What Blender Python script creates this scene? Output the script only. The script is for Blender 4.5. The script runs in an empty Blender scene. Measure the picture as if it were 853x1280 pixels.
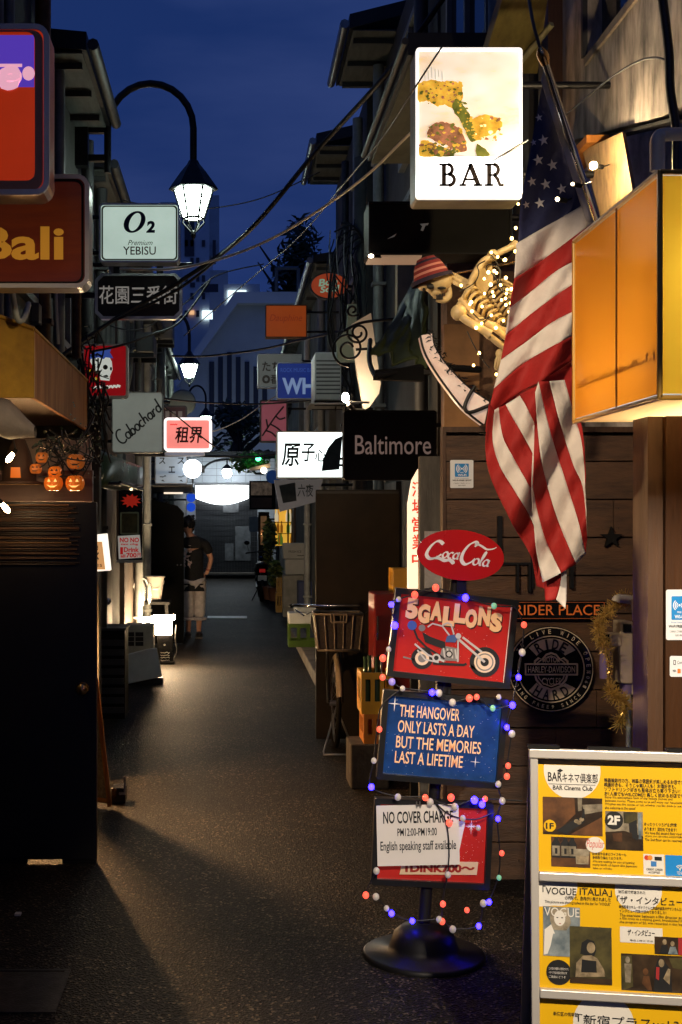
import bpy, math, random
from mathutils import Vector, Matrix, noise as mnoise
random.seed(7)
sc = bpy.context.scene
COL = sc.collection
R = math.radians

# ------------------------------------------------------------------ camera, world, exposure
F, HC, VX, VY = 1600.0, 1.68, 290.0, 650.0     # focal length in photo pixels, eye height, vanishing point of the alley
cd = bpy.data.cameras.new('camera'); cam = bpy.data.objects.new('camera', cd); COL.objects.link(cam)
cam.location = (0, 0, HC); cam.rotation_euler = (R(90), 0, 0)
cd.sensor_fit = 'VERTICAL'; cd.sensor_height = 36.0; cd.lens = F / 1280 * 36.0
cd.shift_x = (426.5 - VX) / 1280; cd.shift_y = (VY - 640) / 1280
cd.clip_start = 0.05; cd.clip_end = 600
sc.camera = cam
sc.view_settings.view_transform = 'Standard'; sc.view_settings.look = 'None'
sc.view_settings.exposure = 0.0; sc.view_settings.gamma = 1.0
sc.cycles.max_bounces = 6; sc.cycles.sample_clamp_indirect = 4.0
sc.cycles.caustics_reflective = False; sc.cycles.caustics_refractive = False

w = bpy.data.worlds.new('World'); sc.world = w; w.use_nodes = True
N, L = w.node_tree.nodes, w.node_tree.links
bg = N['Background']
sky = N.new('ShaderNodeTexSky'); sky.sky_type = 'NISHITA'; sky.sun_disc = False
sky.sun_elevation = R(-3.0); sky.sun_rotation = R(150)
tc = N.new('ShaderNodeTexCoord')
mp = N.new('ShaderNodeMapping'); mp.inputs['Scale'].default_value = (1.2, 1.2, 5.0)
nz = N.new('ShaderNodeTexNoise'); nz.inputs['Scale'].default_value = 2.6; nz.inputs['Detail'].default_value = 5
rp = N.new('ShaderNodeValToRGB')
rp.color_ramp.elements[0].position = 0.38; rp.color_ramp.elements[0].color = (0.0070, 0.0255, 0.122, 1)
rp.color_ramp.elements[1].position = 0.70; rp.color_ramp.elements[1].color = (0.025, 0.048, 0.168, 1)
L.new(tc.outputs['Generated'], mp.inputs['Vector']); L.new(mp.outputs['Vector'], nz.inputs['Vector'])
L.new(nz.outputs['Fac'], rp.inputs['Fac'])
mxs = N.new('ShaderNodeMix'); mxs.data_type = 'RGBA'; mxs.blend_type = 'ADD'; mxs.inputs[0].default_value = 1.0
skm = N.new('ShaderNodeMix'); skm.data_type = 'RGBA'; skm.blend_type = 'MULTIPLY'; skm.inputs[0].default_value = 1.0
skm.inputs[7].default_value = (0.05, 0.05, 0.05, 1)
L.new(sky.outputs['Color'], skm.inputs[6])
L.new(skm.outputs[2], mxs.inputs[6]); L.new(rp.outputs['Color'], mxs.inputs[7])
L.new(mxs.outputs[2], bg.inputs['Color']); bg.inputs['Strength'].default_value = 1.0

# ------------------------------------------------------------------ helpers
def X(px, Y): return (px - VX) * Y / F
def Z(py, Y): return HC - (py - VY) * Y / F
def P(px, py, Y): return Vector((X(px, Y), Y, Z(py, Y)))
def lin(c): c /= 255.0; return c / 12.92 if c <= 0.04045 else ((c + 0.055) / 1.055) ** 2.4
def rgb(r, g, b): return (lin(r), lin(g), lin(b))

_mats = {}
def mat(name, col, rough=0.6, metal=0.0, vary=0.0, scale=6.0, bump=0.0, bscale=None, col2=None, emit=0.0, ecol=None, spec=0.5,
        coat=0.0, stretch=None, trans=0.0, alpha=None, sheen=0.0):
    if name in _mats: return _mats[name]
    m = bpy.data.materials.new(name); m.use_nodes = True
    n, l = m.node_tree.nodes, m.node_tree.links
    b = n['Principled BSDF']
    b.inputs['Base Color'].default_value = (*col, 1)
    b.inputs['Roughness'].default_value = rough; b.inputs['Metallic'].default_value = metal
    b.inputs['Specular IOR Level'].default_value = spec
    if coat: b.inputs['Coat Weight'].default_value = coat; b.inputs['Coat Roughness'].default_value = 0.08
    if trans: b.inputs['Transmission Weight'].default_value = trans
    if sheen: b.inputs['Sheen Weight'].default_value = sheen
    if vary or bump:
        t = n.new('ShaderNodeTexCoord'); mpn = n.new('ShaderNodeMapping')
        if stretch: mpn.inputs['Scale'].default_value = stretch
        l.new(t.outputs['Object'], mpn.inputs['Vector'])
    if vary:
        z = n.new('ShaderNodeTexNoise'); z.inputs['Scale'].default_value = scale; z.inputs['Detail'].default_value = 8; z.inputs['Roughness'].default_value = 0.62
        l.new(mpn.outputs['Vector'], z.inputs['Vector'])
        r = n.new('ShaderNodeValToRGB'); r.color_ramp.elements[0].position = 0.32; r.color_ramp.elements[1].position = 0.68
        d = col2 if col2 else tuple(c * (1 - vary) for c in col)
        r.color_ramp.elements[0].color = (*d, 1); r.color_ramp.elements[1].color = (*col, 1)
        l.new(z.outputs['Fac'], r.inputs['Fac']); l.new(r.outputs['Color'], b.inputs['Base Color'])
        rr = n.new('ShaderNodeMapRange'); rr.inputs[3].default_value = min(1, rough + .15); rr.inputs[4].default_value = max(.05, rough - .1)
        l.new(z.outputs['Fac'], rr.inputs[0]); l.new(rr.outputs[0], b.inputs['Roughness'])
        if emit and ecol is None: l.new(r.outputs['Color'], b.inputs['Emission Color'])
    if bump:
        z2 = n.new('ShaderNodeTexNoise'); z2.inputs['Scale'].default_value = bscale or scale * 6; z2.inputs['Detail'].default_value = 6
        l.new(mpn.outputs['Vector'], z2.inputs['Vector'])
        bp = n.new('ShaderNodeBump'); bp.inputs['Strength'].default_value = bump; bp.inputs['Distance'].default_value = 0.01
        l.new(z2.outputs['Fac'], bp.inputs['Height']); l.new(bp.outputs['Normal'], b.inputs['Normal'])
    if emit:
        if not (vary and ecol is None): b.inputs['Emission Color'].default_value = (*(ecol or col), 1)
        b.inputs['Emission Strength'].default_value = emit
    _mats[name] = m
    return m
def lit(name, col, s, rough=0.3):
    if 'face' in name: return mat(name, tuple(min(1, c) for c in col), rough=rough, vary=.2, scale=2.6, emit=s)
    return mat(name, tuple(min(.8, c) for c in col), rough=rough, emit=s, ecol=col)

def cr(pts, n=6, closed=False):
    pts = [Vector(p) for p in pts]; out = []
    k = len(pts)
    for i in range(k if closed else k - 1):
        if closed: a, b, c, d = pts[(i-1) % k], pts[i], pts[(i+1) % k], pts[(i+2) % k]
        else: a, b, c, d = pts[max(i-1, 0)], pts[i], pts[i+1], pts[min(i+2, k-1)]
        for j in range(n):
            t = j / n
            out.append(0.5 * ((2*b) + (c-a)*t + (2*a-5*b+4*c-d)*t*t + (3*b-a-3*c+d)*t*t*t))
    if not closed: out.append(pts[-1])
    return out
def rrect(x0, z0, x1, z1, r, n=5):
    o = []
    for cx, cz, a in ((x1-r, z0+r, -90), (x1-r, z1-r, 0), (x0+r, z1-r, 90), (x0+r, z0+r, 180)):
        for i in range(n+1): t = R(a + 90*i/n); o.append((cx + r*math.cos(t), cz + r*math.sin(t)))
    return o
def ell(cx, cz, rx, rz, n=32, rot=0.0, a0=0, a1=360):
    o = []
    full = abs(a1-a0) >= 360
    for i in range(n if full else n+1):
        t = R(a0 + (a1-a0)*i/n); x, z = rx*math.cos(t), rz*math.sin(t)
        o.append((cx + x*math.cos(rot) - z*math.sin(rot), cz + x*math.sin(rot) + z*math.cos(rot)))
    return o
def star(cx, cz, r, rot=0.0, k=5, inner=0.4):
    return [(cx + (r if i % 2 == 0 else r*inner)*math.cos(R(90)+rot+math.pi*i/k), cz + (r if i % 2 == 0 else r*inner)*math.sin(R(90)+rot+math.pi*i/k)) for i in range(2*k)]
_font = {}
def font_mesh(s, bold=0.0, shear=0.0):
    k = (s, bold, shear)
    if k not in _font:
        c = bpy.data.curves.new('lettering_curve', 'FONT'); c.body = s; c.offset = bold; c.shear = shear; c.resolution_u = 3
        o = bpy.data.objects.new('lettering_source', c); COL.objects.link(o)
        dg = bpy.context.evaluated_depsgraph_get()
        m = bpy.data.meshes.new_from_object(o.evaluated_get(dg))
        vs = [(v.co.x, v.co.y) for v in m.vertices]; fs = [tuple(p.vertices) for p in m.polygons]
        bpy.data.objects.remove(o); bpy.data.curves.remove(c); bpy.data.meshes.remove(m)
        _font[k] = (vs, fs)
    return _font[k]
# handwriting: unit-height stroke letters (x advance, strokes)
def _arc(cx, cz, rx, rz, a0, a1, n=10): return [(cx + rx*math.cos(R(a0+(a1-a0)*i/n)), cz + rz*math.sin(R(a0+(a1-a0)*i/n))) for i in range(n+1)]
GLY = {
 'C': (0.62, [_arc(.36, .5, .34, .5, 50, 310, 16)]),
 'a': (0.44, [_arc(.2, .24, .17, .22, 40, 400, 14), [(.37, .46), (.36, .2), (.4, .03), (.48, .06)]]),
 'b': (0.42, [[(.06, .95), (.05, .5), (.05, .03)], _arc(.2, .22, .15, .21, 170, -170, 14)]),
 'o': (0.42, [_arc(.2, .24, .17, .22, 90, 450, 14)]),
 'c': (0.38, [_arc(.2, .24, .17, .22, 50, 310, 12)]),
 'h': (0.42, [[(.06, .95), (.05, .03)], [(.05, .25), (.15, .44), (.28, .4), (.3, .2), (.33, .03)]]),
 'r': (0.34, [[(.07, .46), (.06, .03)], [(.06, .25), (.15, .42), (.28, .44)]]),
 'd': (0.46, [_arc(.19, .24, .16, .22, 20, 380, 14), [(.36, .98), (.35, .4), (.36, .06), (.44, .05)]]),
 'l': (0.26, [[(.02, .1), (.16, .6), (.17, .98), (.08, .9), (.08, .3), (.13, .03), (.22, .06)]]),
}
class MB:
    def __init__(s): s.v, s.f, s.mi, s.sm, s.m, s.M = [], [], [], [], 0, None
    def add(s, vs, fs, smooth=False):
        o = len(s.v)
        s.v += [tuple(s.M @ Vector(v)) for v in vs] if s.M else [tuple(v) for v in vs]
        s.f += [tuple(i+o for i in f) for f in fs]; s.mi += [s.m]*len(fs); s.sm += [smooth]*len(fs)
        return s
    def box(s, x0, x1, y0, y1, z0, z1):
        v = [(x0,y0,z0),(x1,y0,z0),(x1,y1,z0),(x0,y1,z0),(x0,y0,z1),(x1,y0,z1),(x1,y1,z1),(x0,y1,z1)]
        return s.add(v, [(0,3,2,1),(4,5,6,7),(0,1,5,4),(1,2,6,5),(2,3,7,6),(3,0,4,7)])
    def cbox(s, c, d): return s.box(c[0]-d[0]/2, c[0]+d[0]/2, c[1]-d[1]/2, c[1]+d[1]/2, c[2]-d[2]/2, c[2]+d[2]/2)
    def flat(s, poly, y): n = len(poly); return s.add([(x, y, z) for x, z in poly], [tuple(range(n))])
    def prism(s, poly, y0, y1):
        n = len(poly)
        v = [(x, y0, z) for x, z in poly] + [(x, y1, z) for x, z in poly]
        return s.add(v, [tuple(range(n)), tuple(range(2*n-1, n-1, -1))] + [(i, i+n, (i+1) % n + n, (i+1) % n) for i in range(n)])
    def ring(s, outer, inner, y0, y1):
        n = len(outer)
        v = [(x, y0, z) for x, z in outer] + [(x, y0, z) for x, z in inner] + [(x, y1, z) for x, z in outer] + [(x, y1, z) for x, z in inner]
        f = []
        for i in range(n):
            j = (i+1) % n
            f += [(i, j, j+n, i+n), (i+2*n, i+3*n, j+3*n, j+2*n), (i, i+2*n, j+2*n, j), (i+n, j+n, j+3*n, i+3*n)]
        return s.add(v, f)
    def tube(s, pts, r, n=8, closed=False, flat=1.0):
        pts = [Vector(p) for p in pts]; k = len(pts)
        rs = r if isinstance(r, (list, tuple)) else [r]*k
        T0 = (pts[1]-pts[0]).normalized()
        u = T0.orthogonal().normalized(); vs = []
        for i, p in enumerate(pts):
            a = pts[(i-1) % k] if (i or closed) else p; b = pts[(i+1) % k] if (i < k-1 or closed) else p
            T = (b-a).normalized() if (b-a).length > 1e-9 else T0
            u = (u - T*u.dot(T)); u = u.normalized() if u.length > 1e-6 else T.orthogonal().normalized()
            w_ = T.cross(u)
            for j in range(n):
                t = 2*math.pi*j/n; vs.append(p + u*(rs[i]*math.cos(t)) + w_*(rs[i]*flat*math.sin(t)))
        f = []
        for i in range(k if closed else k-1):
            for j in range(n):
                a, b = i*n+j, i*n+(j+1) % n; c, d = ((i+1) % k)*n+(j+1) % n, ((i+1) % k)*n+j
                f.append((a, b, c, d))
        s.add(vs, f, True)
        if not closed:
            s.add(vs[:n], [tuple(range(n-1, -1, -1))]); s.add(vs[-n:], [tuple(range(n))])
        return s
    def lathe(s, prof, c=(0,0,0), n=20, smooth=True, cap=True):
        vs, f = [], []
        for r, z in prof:
            for j in range(n): t = 2*math.pi*j/n; vs.append((c[0]+r*math.cos(t), c[1]+r*math.sin(t), c[2]+z))
        for i in range(len(prof)-1):
            for j in range(n): f.append((i*n+j, i*n+(j+1) % n, (i+1)*n+(j+1) % n, (i+1)*n+j))
        s.add(vs, f, smooth)
        if cap:
            if prof[0][0] > 1e-5: s.add(vs[:n], [tuple(range(n-1, -1, -1))])
            if prof[-1][0] > 1e-5: s.add(vs[-n:], [tuple(range(n))])
        return s
    def sph(s, c, r, n=12, k=8):
        r = r if isinstance(r, (tuple, list)) else (r, r, r)
        vs = [(c[0], c[1], c[2]-r[2])]; f = []
        for i in range(1, k):
            a = -math.pi/2 + math.pi*i/k
            for j in range(n): t = 2*math.pi*j/n; vs.append((c[0]+r[0]*math.cos(a)*math.cos(t), c[1]+r[1]*math.cos(a)*math.sin(t), c[2]+r[2]*math.sin(a)))
        vs.append((c[0], c[1], c[2]+r[2])); e = len(vs)-1
        for j in range(n): f += [(0, 1+(j+1) % n, 1+j), (e, e-n+j, e-n+(j+1) % n)]
        for i in range(k-2):
            for j in range(n): a = 1+i*n; f.append((a+j, a+(j+1) % n, a+n+(j+1) % n, a+n+j))
        return s.add(vs, f, True)
    def loft(s, rows, smooth=True):
        k, n = len(rows), len(rows[0]); vs = [p for r in rows for p in r]
        return s.add(vs, [(i*n+j, i*n+j+1, (i+1)*n+j+1, (i+1)*n+j) for i in range(k-1) for j in range(n-1)], smooth)
    def stroke(s, pts, w_, y, pen=None, thin=0.35):
        pts = [Vector((p[0], p[1])) for p in pts]; n = len(pts); a, b = [], []
        for i in range(n):
            d = (pts[min(i+1, n-1)] - pts[max(i-1, 0)])
            d = d.normalized() if d.length > 1e-9 else Vector((1, 0))
            ww = w_
            if pen is not None: ww = w_*(thin + (1-thin)*abs(math.sin(math.atan2(d.y, d.x)-pen)))
            nn = Vector((-d.y, d.x))*ww/2
            a.append(pts[i]+nn); b.append(pts[i]-nn)
        vs = [(p.x, y, p.y) for p in b] + [(p.x, y, p.y) for p in a]
        return s.add(vs, [(i, i+1, n+i+1, n+i) for i in range(n-1)])
    def hand(s, text, x, z, h, w_, y, rot=0.0, slant=0.25, pen=None):
        cx = 0.0
        for ch in text:
            adv, st = GLY[ch]
            for q in st:
                pts = cr([((cx+px+slant*pz)*h, pz*h, 0) for px, pz in q], 3)
                pts = [(x + p.x*math.cos(rot) - p.y*math.sin(rot), z + p.x*math.sin(rot) + p.y*math.cos(rot)) for p in pts]
                s.stroke(pts, w_, y, pen)
            cx += adv
        return s
    def text(s, t, x0, x1, z0, z1, y, bold=0.0, shear=0.0, rot=0.0, keep=False):
        vs, fs = font_mesh(t, bold, shear)
        if not vs: return s
        ax, bx = min(v[0] for v in vs), max(v[0] for v in vs); az, bz = min(v[1] for v in vs), max(v[1] for v in vs)
        sx, sz = (x1-x0)/(bx-ax), (z1-z0)/(bz-az)
        if keep: sx = sz = min(sx, sz)
        cx, cz = (x0+x1)/2, (z0+z1)/2; o = []
        for vx, vz in vs:
            px, pz = (vx-(ax+bx)/2)*sx, (vz-(az+bz)/2)*sz
            o.append((cx + px*math.cos(rot) - pz*math.sin(rot), y, cz + px*math.sin(rot) + pz*math.cos(rot)))
        return s.add(o, fs)
    def leaves(s, c, rad, n, size, mats=1, seed=0, flatz=1.0):
        rg = random.Random(seed)
        for i in range(n):
            while True:
                p = Vector((rg.uniform(-1, 1), rg.uniform(-1, 1), rg.uniform(-1, 1)))
                if p.length < 1: break
            p = Vector((c[0]+p.x*rad[0], c[1]+p.y*rad[1], c[2]+p.z*rad[2]))
            d = Vector((rg.gauss(0, 1), rg.gauss(0, 1), rg.gauss(0, .6))).normalized(); u = d.orthogonal().normalized()
            L_, W_ = size*rg.uniform(.6, 1.3), size*rg.uniform(.25, .45)
            s.m = rg.randrange(mats)
            nn = d.cross(u)*L_*.15
            s.add([p - d*L_*.5, p + u*W_*.5 + nn, p + d*L_*.5, p - u*W_*.5 + nn], [(0, 1, 2, 3)])
        return s
    def build(s, name, mats, parent=None, local=False, bev=0.0, mods=()):
        me = bpy.data.meshes.new(name)
        off = Vector((0, 0, 0))
        if parent is not None and not local:
            q = parent
            while q is not None: off += q.location; q = q.parent
        me.from_pydata([tuple(Vector(v)-off) for v in s.v], [], s.f)
        for m in (mats if isinstance(mats, (list, tuple)) else [mats]): me.materials.append(m)
        me.polygons.foreach_set('material_index', s.mi); me.polygons.foreach_set('use_smooth', s.sm)
        me.update()
        o = bpy.data.objects.new(name, me); COL.objects.link(o)
        if parent is not None: o.parent = parent
        if bev:
            b = o.modifiers.new('edge', 'BEVEL'); b.width = bev; b.segments = 2; b.limit_method = 'ANGLE'; b.angle_limit = R(40)
        return o
def tag(o, label, cat, group=None):
    o['label'] = label; o['category'] = cat
    if group: o['group'] = group
    return o
def thing(name, label, cat, loc=(0, 0, 0), rot=(0, 0, 0), group=None):
    o = bpy.data.objects.new(name, None); COL.objects.link(o); o.location = loc; o.rotation_euler = rot; o.empty_display_size = 0.1
    return tag(o, label, cat, group)
def structure(o): o['kind'] = 'structure'; return o
def copy_tree(o, loc=None, label=None, parent=None):
    c = o.copy(); COL.objects.link(c); c.parent = parent
    if loc is not None: c.location = loc
    if label: c['label'] = label
    for ch in list(o.children): copy_tree(ch, parent=c)
    return c

# ------------------------------------------------------------------ materials
M_white = mat('white_enamel', (.72, .74, .72), .35, vary=.25, scale=5)
M_dirtywhite = mat('dirty_white_paint', (.42, .44, .42), .5, vary=.5, scale=4)
M_black = mat('black_paint', (.010, .0095, .009), .55, vary=.3, scale=8, spec=.15)
M_blackg = mat('gloss_black', (.008, .008, .009), .22, vary=.2, scale=12, spec=.3)
M_fw = mat('polished_sign_frame', (.60, .57, .54), .3, .35, vary=.15, scale=9)
M_iron = mat('black_iron', (.02, .02, .022), .45, .6, vary=.4, scale=20)
M_chrome = mat('chrome', (.72, .72, .74), .16, 1.0, vary=.2, scale=14)
M_steel = mat('brushed_steel', (.5, .5, .5), .32, 1.0, vary=.3, scale=10)
M_alu = mat('satin_aluminium', (.55, .52, .47), .38, .55, vary=.15, scale=9)
M_grey = mat('grey_paint', (.16, .17, .17), .55, vary=.4, scale=5)
M_dgrey = mat('dark_grey_paint', (.045, .047, .05), .55, vary=.45, scale=5)
M_cable = mat('cable_rubber', (.010, .010, .011), .45)
M_cabl2 = mat('grey_cable', (.35, .36, .34), .4)
M_rust = mat('rusty_pipe', (.16, .075, .03), .6, .3, vary=.6, scale=14)
M_pipe = mat('grey_pvc_pipe', (.22, .23, .22), .4, vary=.4, scale=8)
M_glass = mat('dark_window_glass', (.01, .012, .018), .06, spec=.8)
M_wood_d = mat('dark_brown_board', (.075, .034, .014), .5, vary=.45, scale=5, stretch=(14, 14, 1.2), bump=.15, bscale=20)
M_ink = mat('black_ink', (.006, .006, .006), .6)
M_red = mat('red_print', (.42, .012, .010), .4)
M_cream = mat('cream_print', (.85, .50, .22), .45)
M_bulbglass = lit('warm_bulb_glow', (1.0, .72, .38), 26)

# ------------------------------------------------------------------ ground
def ground():
    m = bpy.data.materials.new('asphalt'); m.use_nodes = True
    n, l = m.node_tree.nodes, m.node_tree.links; b = n['Principled BSDF']
    t = n.new('ShaderNodeTexCoord')
    big = n.new('ShaderNodeTexNoise'); big.inputs['Scale'].default_value = 1.1; big.inputs['Detail'].default_value = 6
    fine = n.new('ShaderNodeTexNoise'); fine.inputs['Scale'].default_value = 70; fine.inputs['Detail'].default_value = 4
    vor = n.new('ShaderNodeTexVoronoi'); vor.inputs['Scale'].default_value = 110
    for q in (big, fine, vor): l.new(t.outputs['Object'], q.inputs['Vector'])
    r1 = n.new('ShaderNodeValToRGB'); e = r1.color_ramp.elements
    e[0].position = .3; e[0].color = (.0035, .003, .0027, 1); e[1].position = .72; e[1].color = (.019, .0155, .012, 1)
    l.new(big.outputs['Fac'], r1.inputs['Fac'])
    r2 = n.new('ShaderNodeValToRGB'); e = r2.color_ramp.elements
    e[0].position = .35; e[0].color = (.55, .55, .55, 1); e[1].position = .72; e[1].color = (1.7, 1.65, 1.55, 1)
    for p_, c_ in ((.80, (1.8, 1.75, 1.65, 1)), (.84, (11, 10.2, 9, 1))): q_ = r2.color_ramp.elements.new(p_); q_.color = c_  # rare bright grains: glints painted into the asphalt colour
    crk = n.new('ShaderNodeTexVoronoi'); crk.feature = 'DISTANCE_TO_EDGE'; crk.inputs['Scale'].default_value = .55; dst = n.new('ShaderNodeTexNoise'); dst.inputs['Scale'].default_value = 3; dst.inputs['Detail'].default_value = 6
    l.new(t.outputs['Object'], dst.inputs['Vector']); vm = n.new('ShaderNodeVectorMath'); vm.operation = 'MULTIPLY_ADD'; vm.inputs[1].default_value = (.35, .35, .35); l.new(dst.outputs['Color'], vm.inputs[0]); l.new(t.outputs['Object'], vm.inputs[2]); l.new(vm.outputs[0], crk.inputs['Vector'])
    cmr = n.new('ShaderNodeMapRange'); cmr.inputs[1].default_value = 0; cmr.inputs[2].default_value = .012; cmr.inputs[3].default_value = .35; cmr.inputs[4].default_value = 1; l.new(crk.outputs['Distance'], cmr.inputs[0])
    l.new(vor.outputs['Color'], r2.inputs['Fac'])
    mx = n.new('ShaderNodeMix'); mx.data_type = 'RGBA'; mx.blend_type = 'MULTIPLY'; mx.inputs[0].default_value = 1
    l.new(r1.outputs['Color'], mx.inputs[6]); l.new(r2.outputs['Color'], mx.inputs[7])
    mx2 = n.new('ShaderNodeMix'); mx2.data_type = 'RGBA'; mx2.blend_type = 'MULTIPLY'; mx2.inputs[0].default_value = 1; l.new(mx.outputs[2], mx2.inputs[6]); l.new(cmr.outputs[0], mx2.inputs[7]); l.new(mx2.outputs[2], b.inputs['Base Color'])
    rr = n.new('ShaderNodeMapRange'); b.inputs['Specular IOR Level'].default_value = .16; rr.inputs[3].default_value = .4; rr.inputs[4].default_value = .85
    l.new(fine.outputs['Fac'], rr.inputs[0]); l.new(rr.outputs[0], b.inputs['Roughness'])
    bp = n.new('ShaderNodeBump'); bp.inputs['Strength'].default_value = 1.0; bp.inputs['Distance'].default_value = .010
    ad = n.new('ShaderNodeMath'); ad.operation = 'ADD'
    l.new(vor.outputs['Distance'], ad.inputs[0]); l.new(fine.outputs['Fac'], ad.inputs[1])
    l.new(ad.outputs[0], bp.inputs['Height']); l.new(bp.outputs['Normal'], b.inputs['Normal'])
    g = MB(); g.add([(-150, -30, 0), (150, -30, 0), (150, 400, 0), (-150, 400, 0)], [(0, 1, 2, 3)])
    structure(g.build('ground', m))
ground()
M_conc = mat('kerb_concrete', (.20, .17, .14), .75, vary=.5, scale=5, bump=.4)
k = MB()
for i in range(14):
    y = 10.4 + i*.62; k.box(.84, 1.02, y, y+.61, .0, .13)
structure(k.build('kerb', M_conc, bev=.012))
structure(MB().box(1.021, 3.2, 10.2, 37, 0, .125).build('pavement', mat('pavement_slabs', (.10, .09, .08), .8, vary=.4, scale=3, bump=.3)))
structure(MB().box(-.42, .26, 21.8, 22.25, .002, .012).build('glare_strip', mat('glare_strip_white', (.82, .84, .82), .5, vary=.15, scale=9)))  # pale strip: glare of light on the ground put into colour
M_patch = mat('asphalt_repair', (.017, .016, .015), .75, vary=.7, scale=5, bump=.5, bscale=90)
k = MB(); k.box(-.95, -.6, 4.35, 4.37, .002, .008); k.box(-.95, -.6, 4.75, 4.77, .002, .008); k.box(-.95, -.93, 4.371, 4.749, .002, .008); k.box(-.62, -.6, 4.371, 4.749, .002, .008)
k.box(-.929, -.621, 4.372, 4.748, .001, .005)
o = k.build('drain_cover', mat('dull_iron_cover', (.035, .03, .026), .55, .4, vary=.5, scale=20, bump=.3)); tag(o, 'square iron drain cover set in the asphalt near the black door', 'drain cover')

# ------------------------------------------------------------------ buildings
M_plaster = mat('sooty_plaster', (.10, .10, .09), .8, vary=.6, scale=2.5, bump=.3, bscale=30)
M_wallD = mat('dark_stained_wall', (.040, .038, .036), .75, vary=.55, scale=2.2, bump=.3, bscale=24)
M_wallB = mat('brown_mortar_wall', (.075, .055, .04), .8, vary=.5, scale=3, bump=.3, bscale=24)
M_soffit = mat('grey_soffit_board', (.085, .092, .088), .7, vary=.4, scale=3, stretch=(8, 1, 1))
M_roof = mat('dark_metal_roofing', (.018, .018, .02), .5, .3, vary=.4, scale=8)
M_gut = mat('aged_gutter_metal', (.30, .31, .31), .3, .8, vary=.4, scale=8)
def building(name, label, sd, xf, y0, y1, h, depth=3.5, eave=None, wall=None, wins=(), pipes=(), doors=(), holes=None):
    o = thing(name, label, 'building', (xf, (y0+y1)/2, 0))
    a, b = (xf, xf+depth) if sd > 0 else (xf-depth, xf)
    W = MB()
    if holes is None: W.box(a, b, y0, y1, 0, h)
    else: holes(W)
    wm = wall or M_wallD
    W.build('wall', wm, o)
    if eave:
        out, ez, rise, t, ya, yb = eave
        e = xf - sd*out; back = b if sd > 0 else a
        q = MB(); q.M = None
        for yy in ((ya, yb),):
            v = [(e, yy[0], ez), (back, yy[0], ez+rise), (back, yy[0], ez+rise+t), (e, yy[0], ez+t)]
            v += [(x, yy[1], z) for x, _, z in v]
            f = [(0, 1, 2, 3), (7, 6, 5, 4), (0, 4, 5, 1), (1, 5, 6, 2), (2, 6, 7, 3), (3, 7, 4, 0)]
            if sd < 0: f = [tuple(reversed(p)) for p in f]
            q.add(v, f)
        rf = q.build('roof', M_roof, o)
        s2 = MB()
        v = [(e+sd*.03, ya+.03, ez-.012), (xf+sd*.02, ya+.03, ez-.012), (xf+sd*.02, yb-.03, ez-.012), (e+sd*.03, yb-.03, ez-.012)]
        v += [(x, y, z+.01) for x, y, z in v]
        s2.add(v, [(0, 3, 2, 1), (4, 5, 6, 7), (0, 1, 5, 4), (1, 2, 6, 5), (2, 3, 7, 6), (3, 0, 4, 7)])
        s2.build('soffit', M_soffit, rf)
        yy_ = ya+.2
        while yy_ < yb-.1: MB().box(min(e+sd*.05, xf), max(e+sd*.05, xf), yy_, yy_+.05, ez-.055, ez-.0125).build('rafter', M_dgrey, rf); yy_ += .55 if yb-ya < 5 else 1.1
        g = MB(); g.tube([(e-sd*.045, ya-.02, ez+.03), (e-sd*.045, yb+.02, ez+.03)], .04, 8)
        g.build('gutter', M_gut if sd > 0 else M_dgrey, rf)
    for (wy0, wy1, z0, z1) in wins:
        f = MB(); p = MB()
        xa, xb = (xf-.05, xf) if sd > 0 else (xf, xf+.05)
        t = .05
        f.box(xa, xb, wy0, wy1, z0, z0+t); f.box(xa, xb, wy0, wy1, z1-t, z1); f.box(xa, xb, wy0, wy0+t, z0+t, z1-t); f.box(xa, xb, wy1-t, wy1, z0+t, z1-t)
        f.box(xa, xb, (wy0+wy1)/2-.02, (wy0+wy1)/2+.02, z0+t, z1-t)
        fo = f.build('window', M_grey, o)
        p.box(xf-.02, xf-.003, wy0+t, wy1-t, z0+t, z1-t) if sd > 0 else p.box(xf+.003, xf+.02, wy0+t, wy1-t, z0+t, z1-t)
        p.build('pane', M_glass, fo)
    for (py, z0, z1, r, mm) in pipes:
        xx = xf - sd*(r+.02); p = MB(); p.tube([(xx, py, z0), (xx, py, z1)], r, 8)
        zz = z0+.5
        while zz < z1: p.box(xx-r*1.25, xx+r*1.25, py-r*1.25, py+r*1.25, zz, zz+.03); zz += 1.1
        p.build('downpipe', mm, o)
    for (dy0, dy1, dz, mm) in doors:
        d = MB(); d.box(*((xf-.04, xf) if sd > 0 else (xf, xf+.04)), dy0, dy1, .02, dz); do = d.build('door', mm, o)
        kx = xf - sd*.07; MB().sph((kx, dy0+.08, .95), .03).build('handle', M_chrome, do)
    return o
def holes_l1(W):
    W.box(-4.6, -1.25, 2.0, 6.3, 0, 5.25); W.box(-4.6, -1.25, 6.301, 8.15, 2.35, 5.25); W.box(-4.6, -2.4, 6.301, 8.15, 0, 2.349); W.box(-4.6, -1.25, 8.151, 8.34, 0, 5.25)
building('bar_building', 'sooty two-storey bar building behind the mustard awning and the dark amber sign', -1, -1.25, 2.0, 8.34, 5.25, wall=M_plaster, holes=holes_l1,
         eave=(.18, 5.25, .5, .1, 2.0, 8.34), wins=[(4.6, 5.7, 3.1, 4.3), (7.0, 8.0, 3.0, 4.2)], pipes=[(6.4, 2.4, 5.2, .045, M_pipe), (6.9, 2.5, 5.2, .03, M_pipe), (8.0, 2.4, 5.2, .05, M_rust)])
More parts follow.
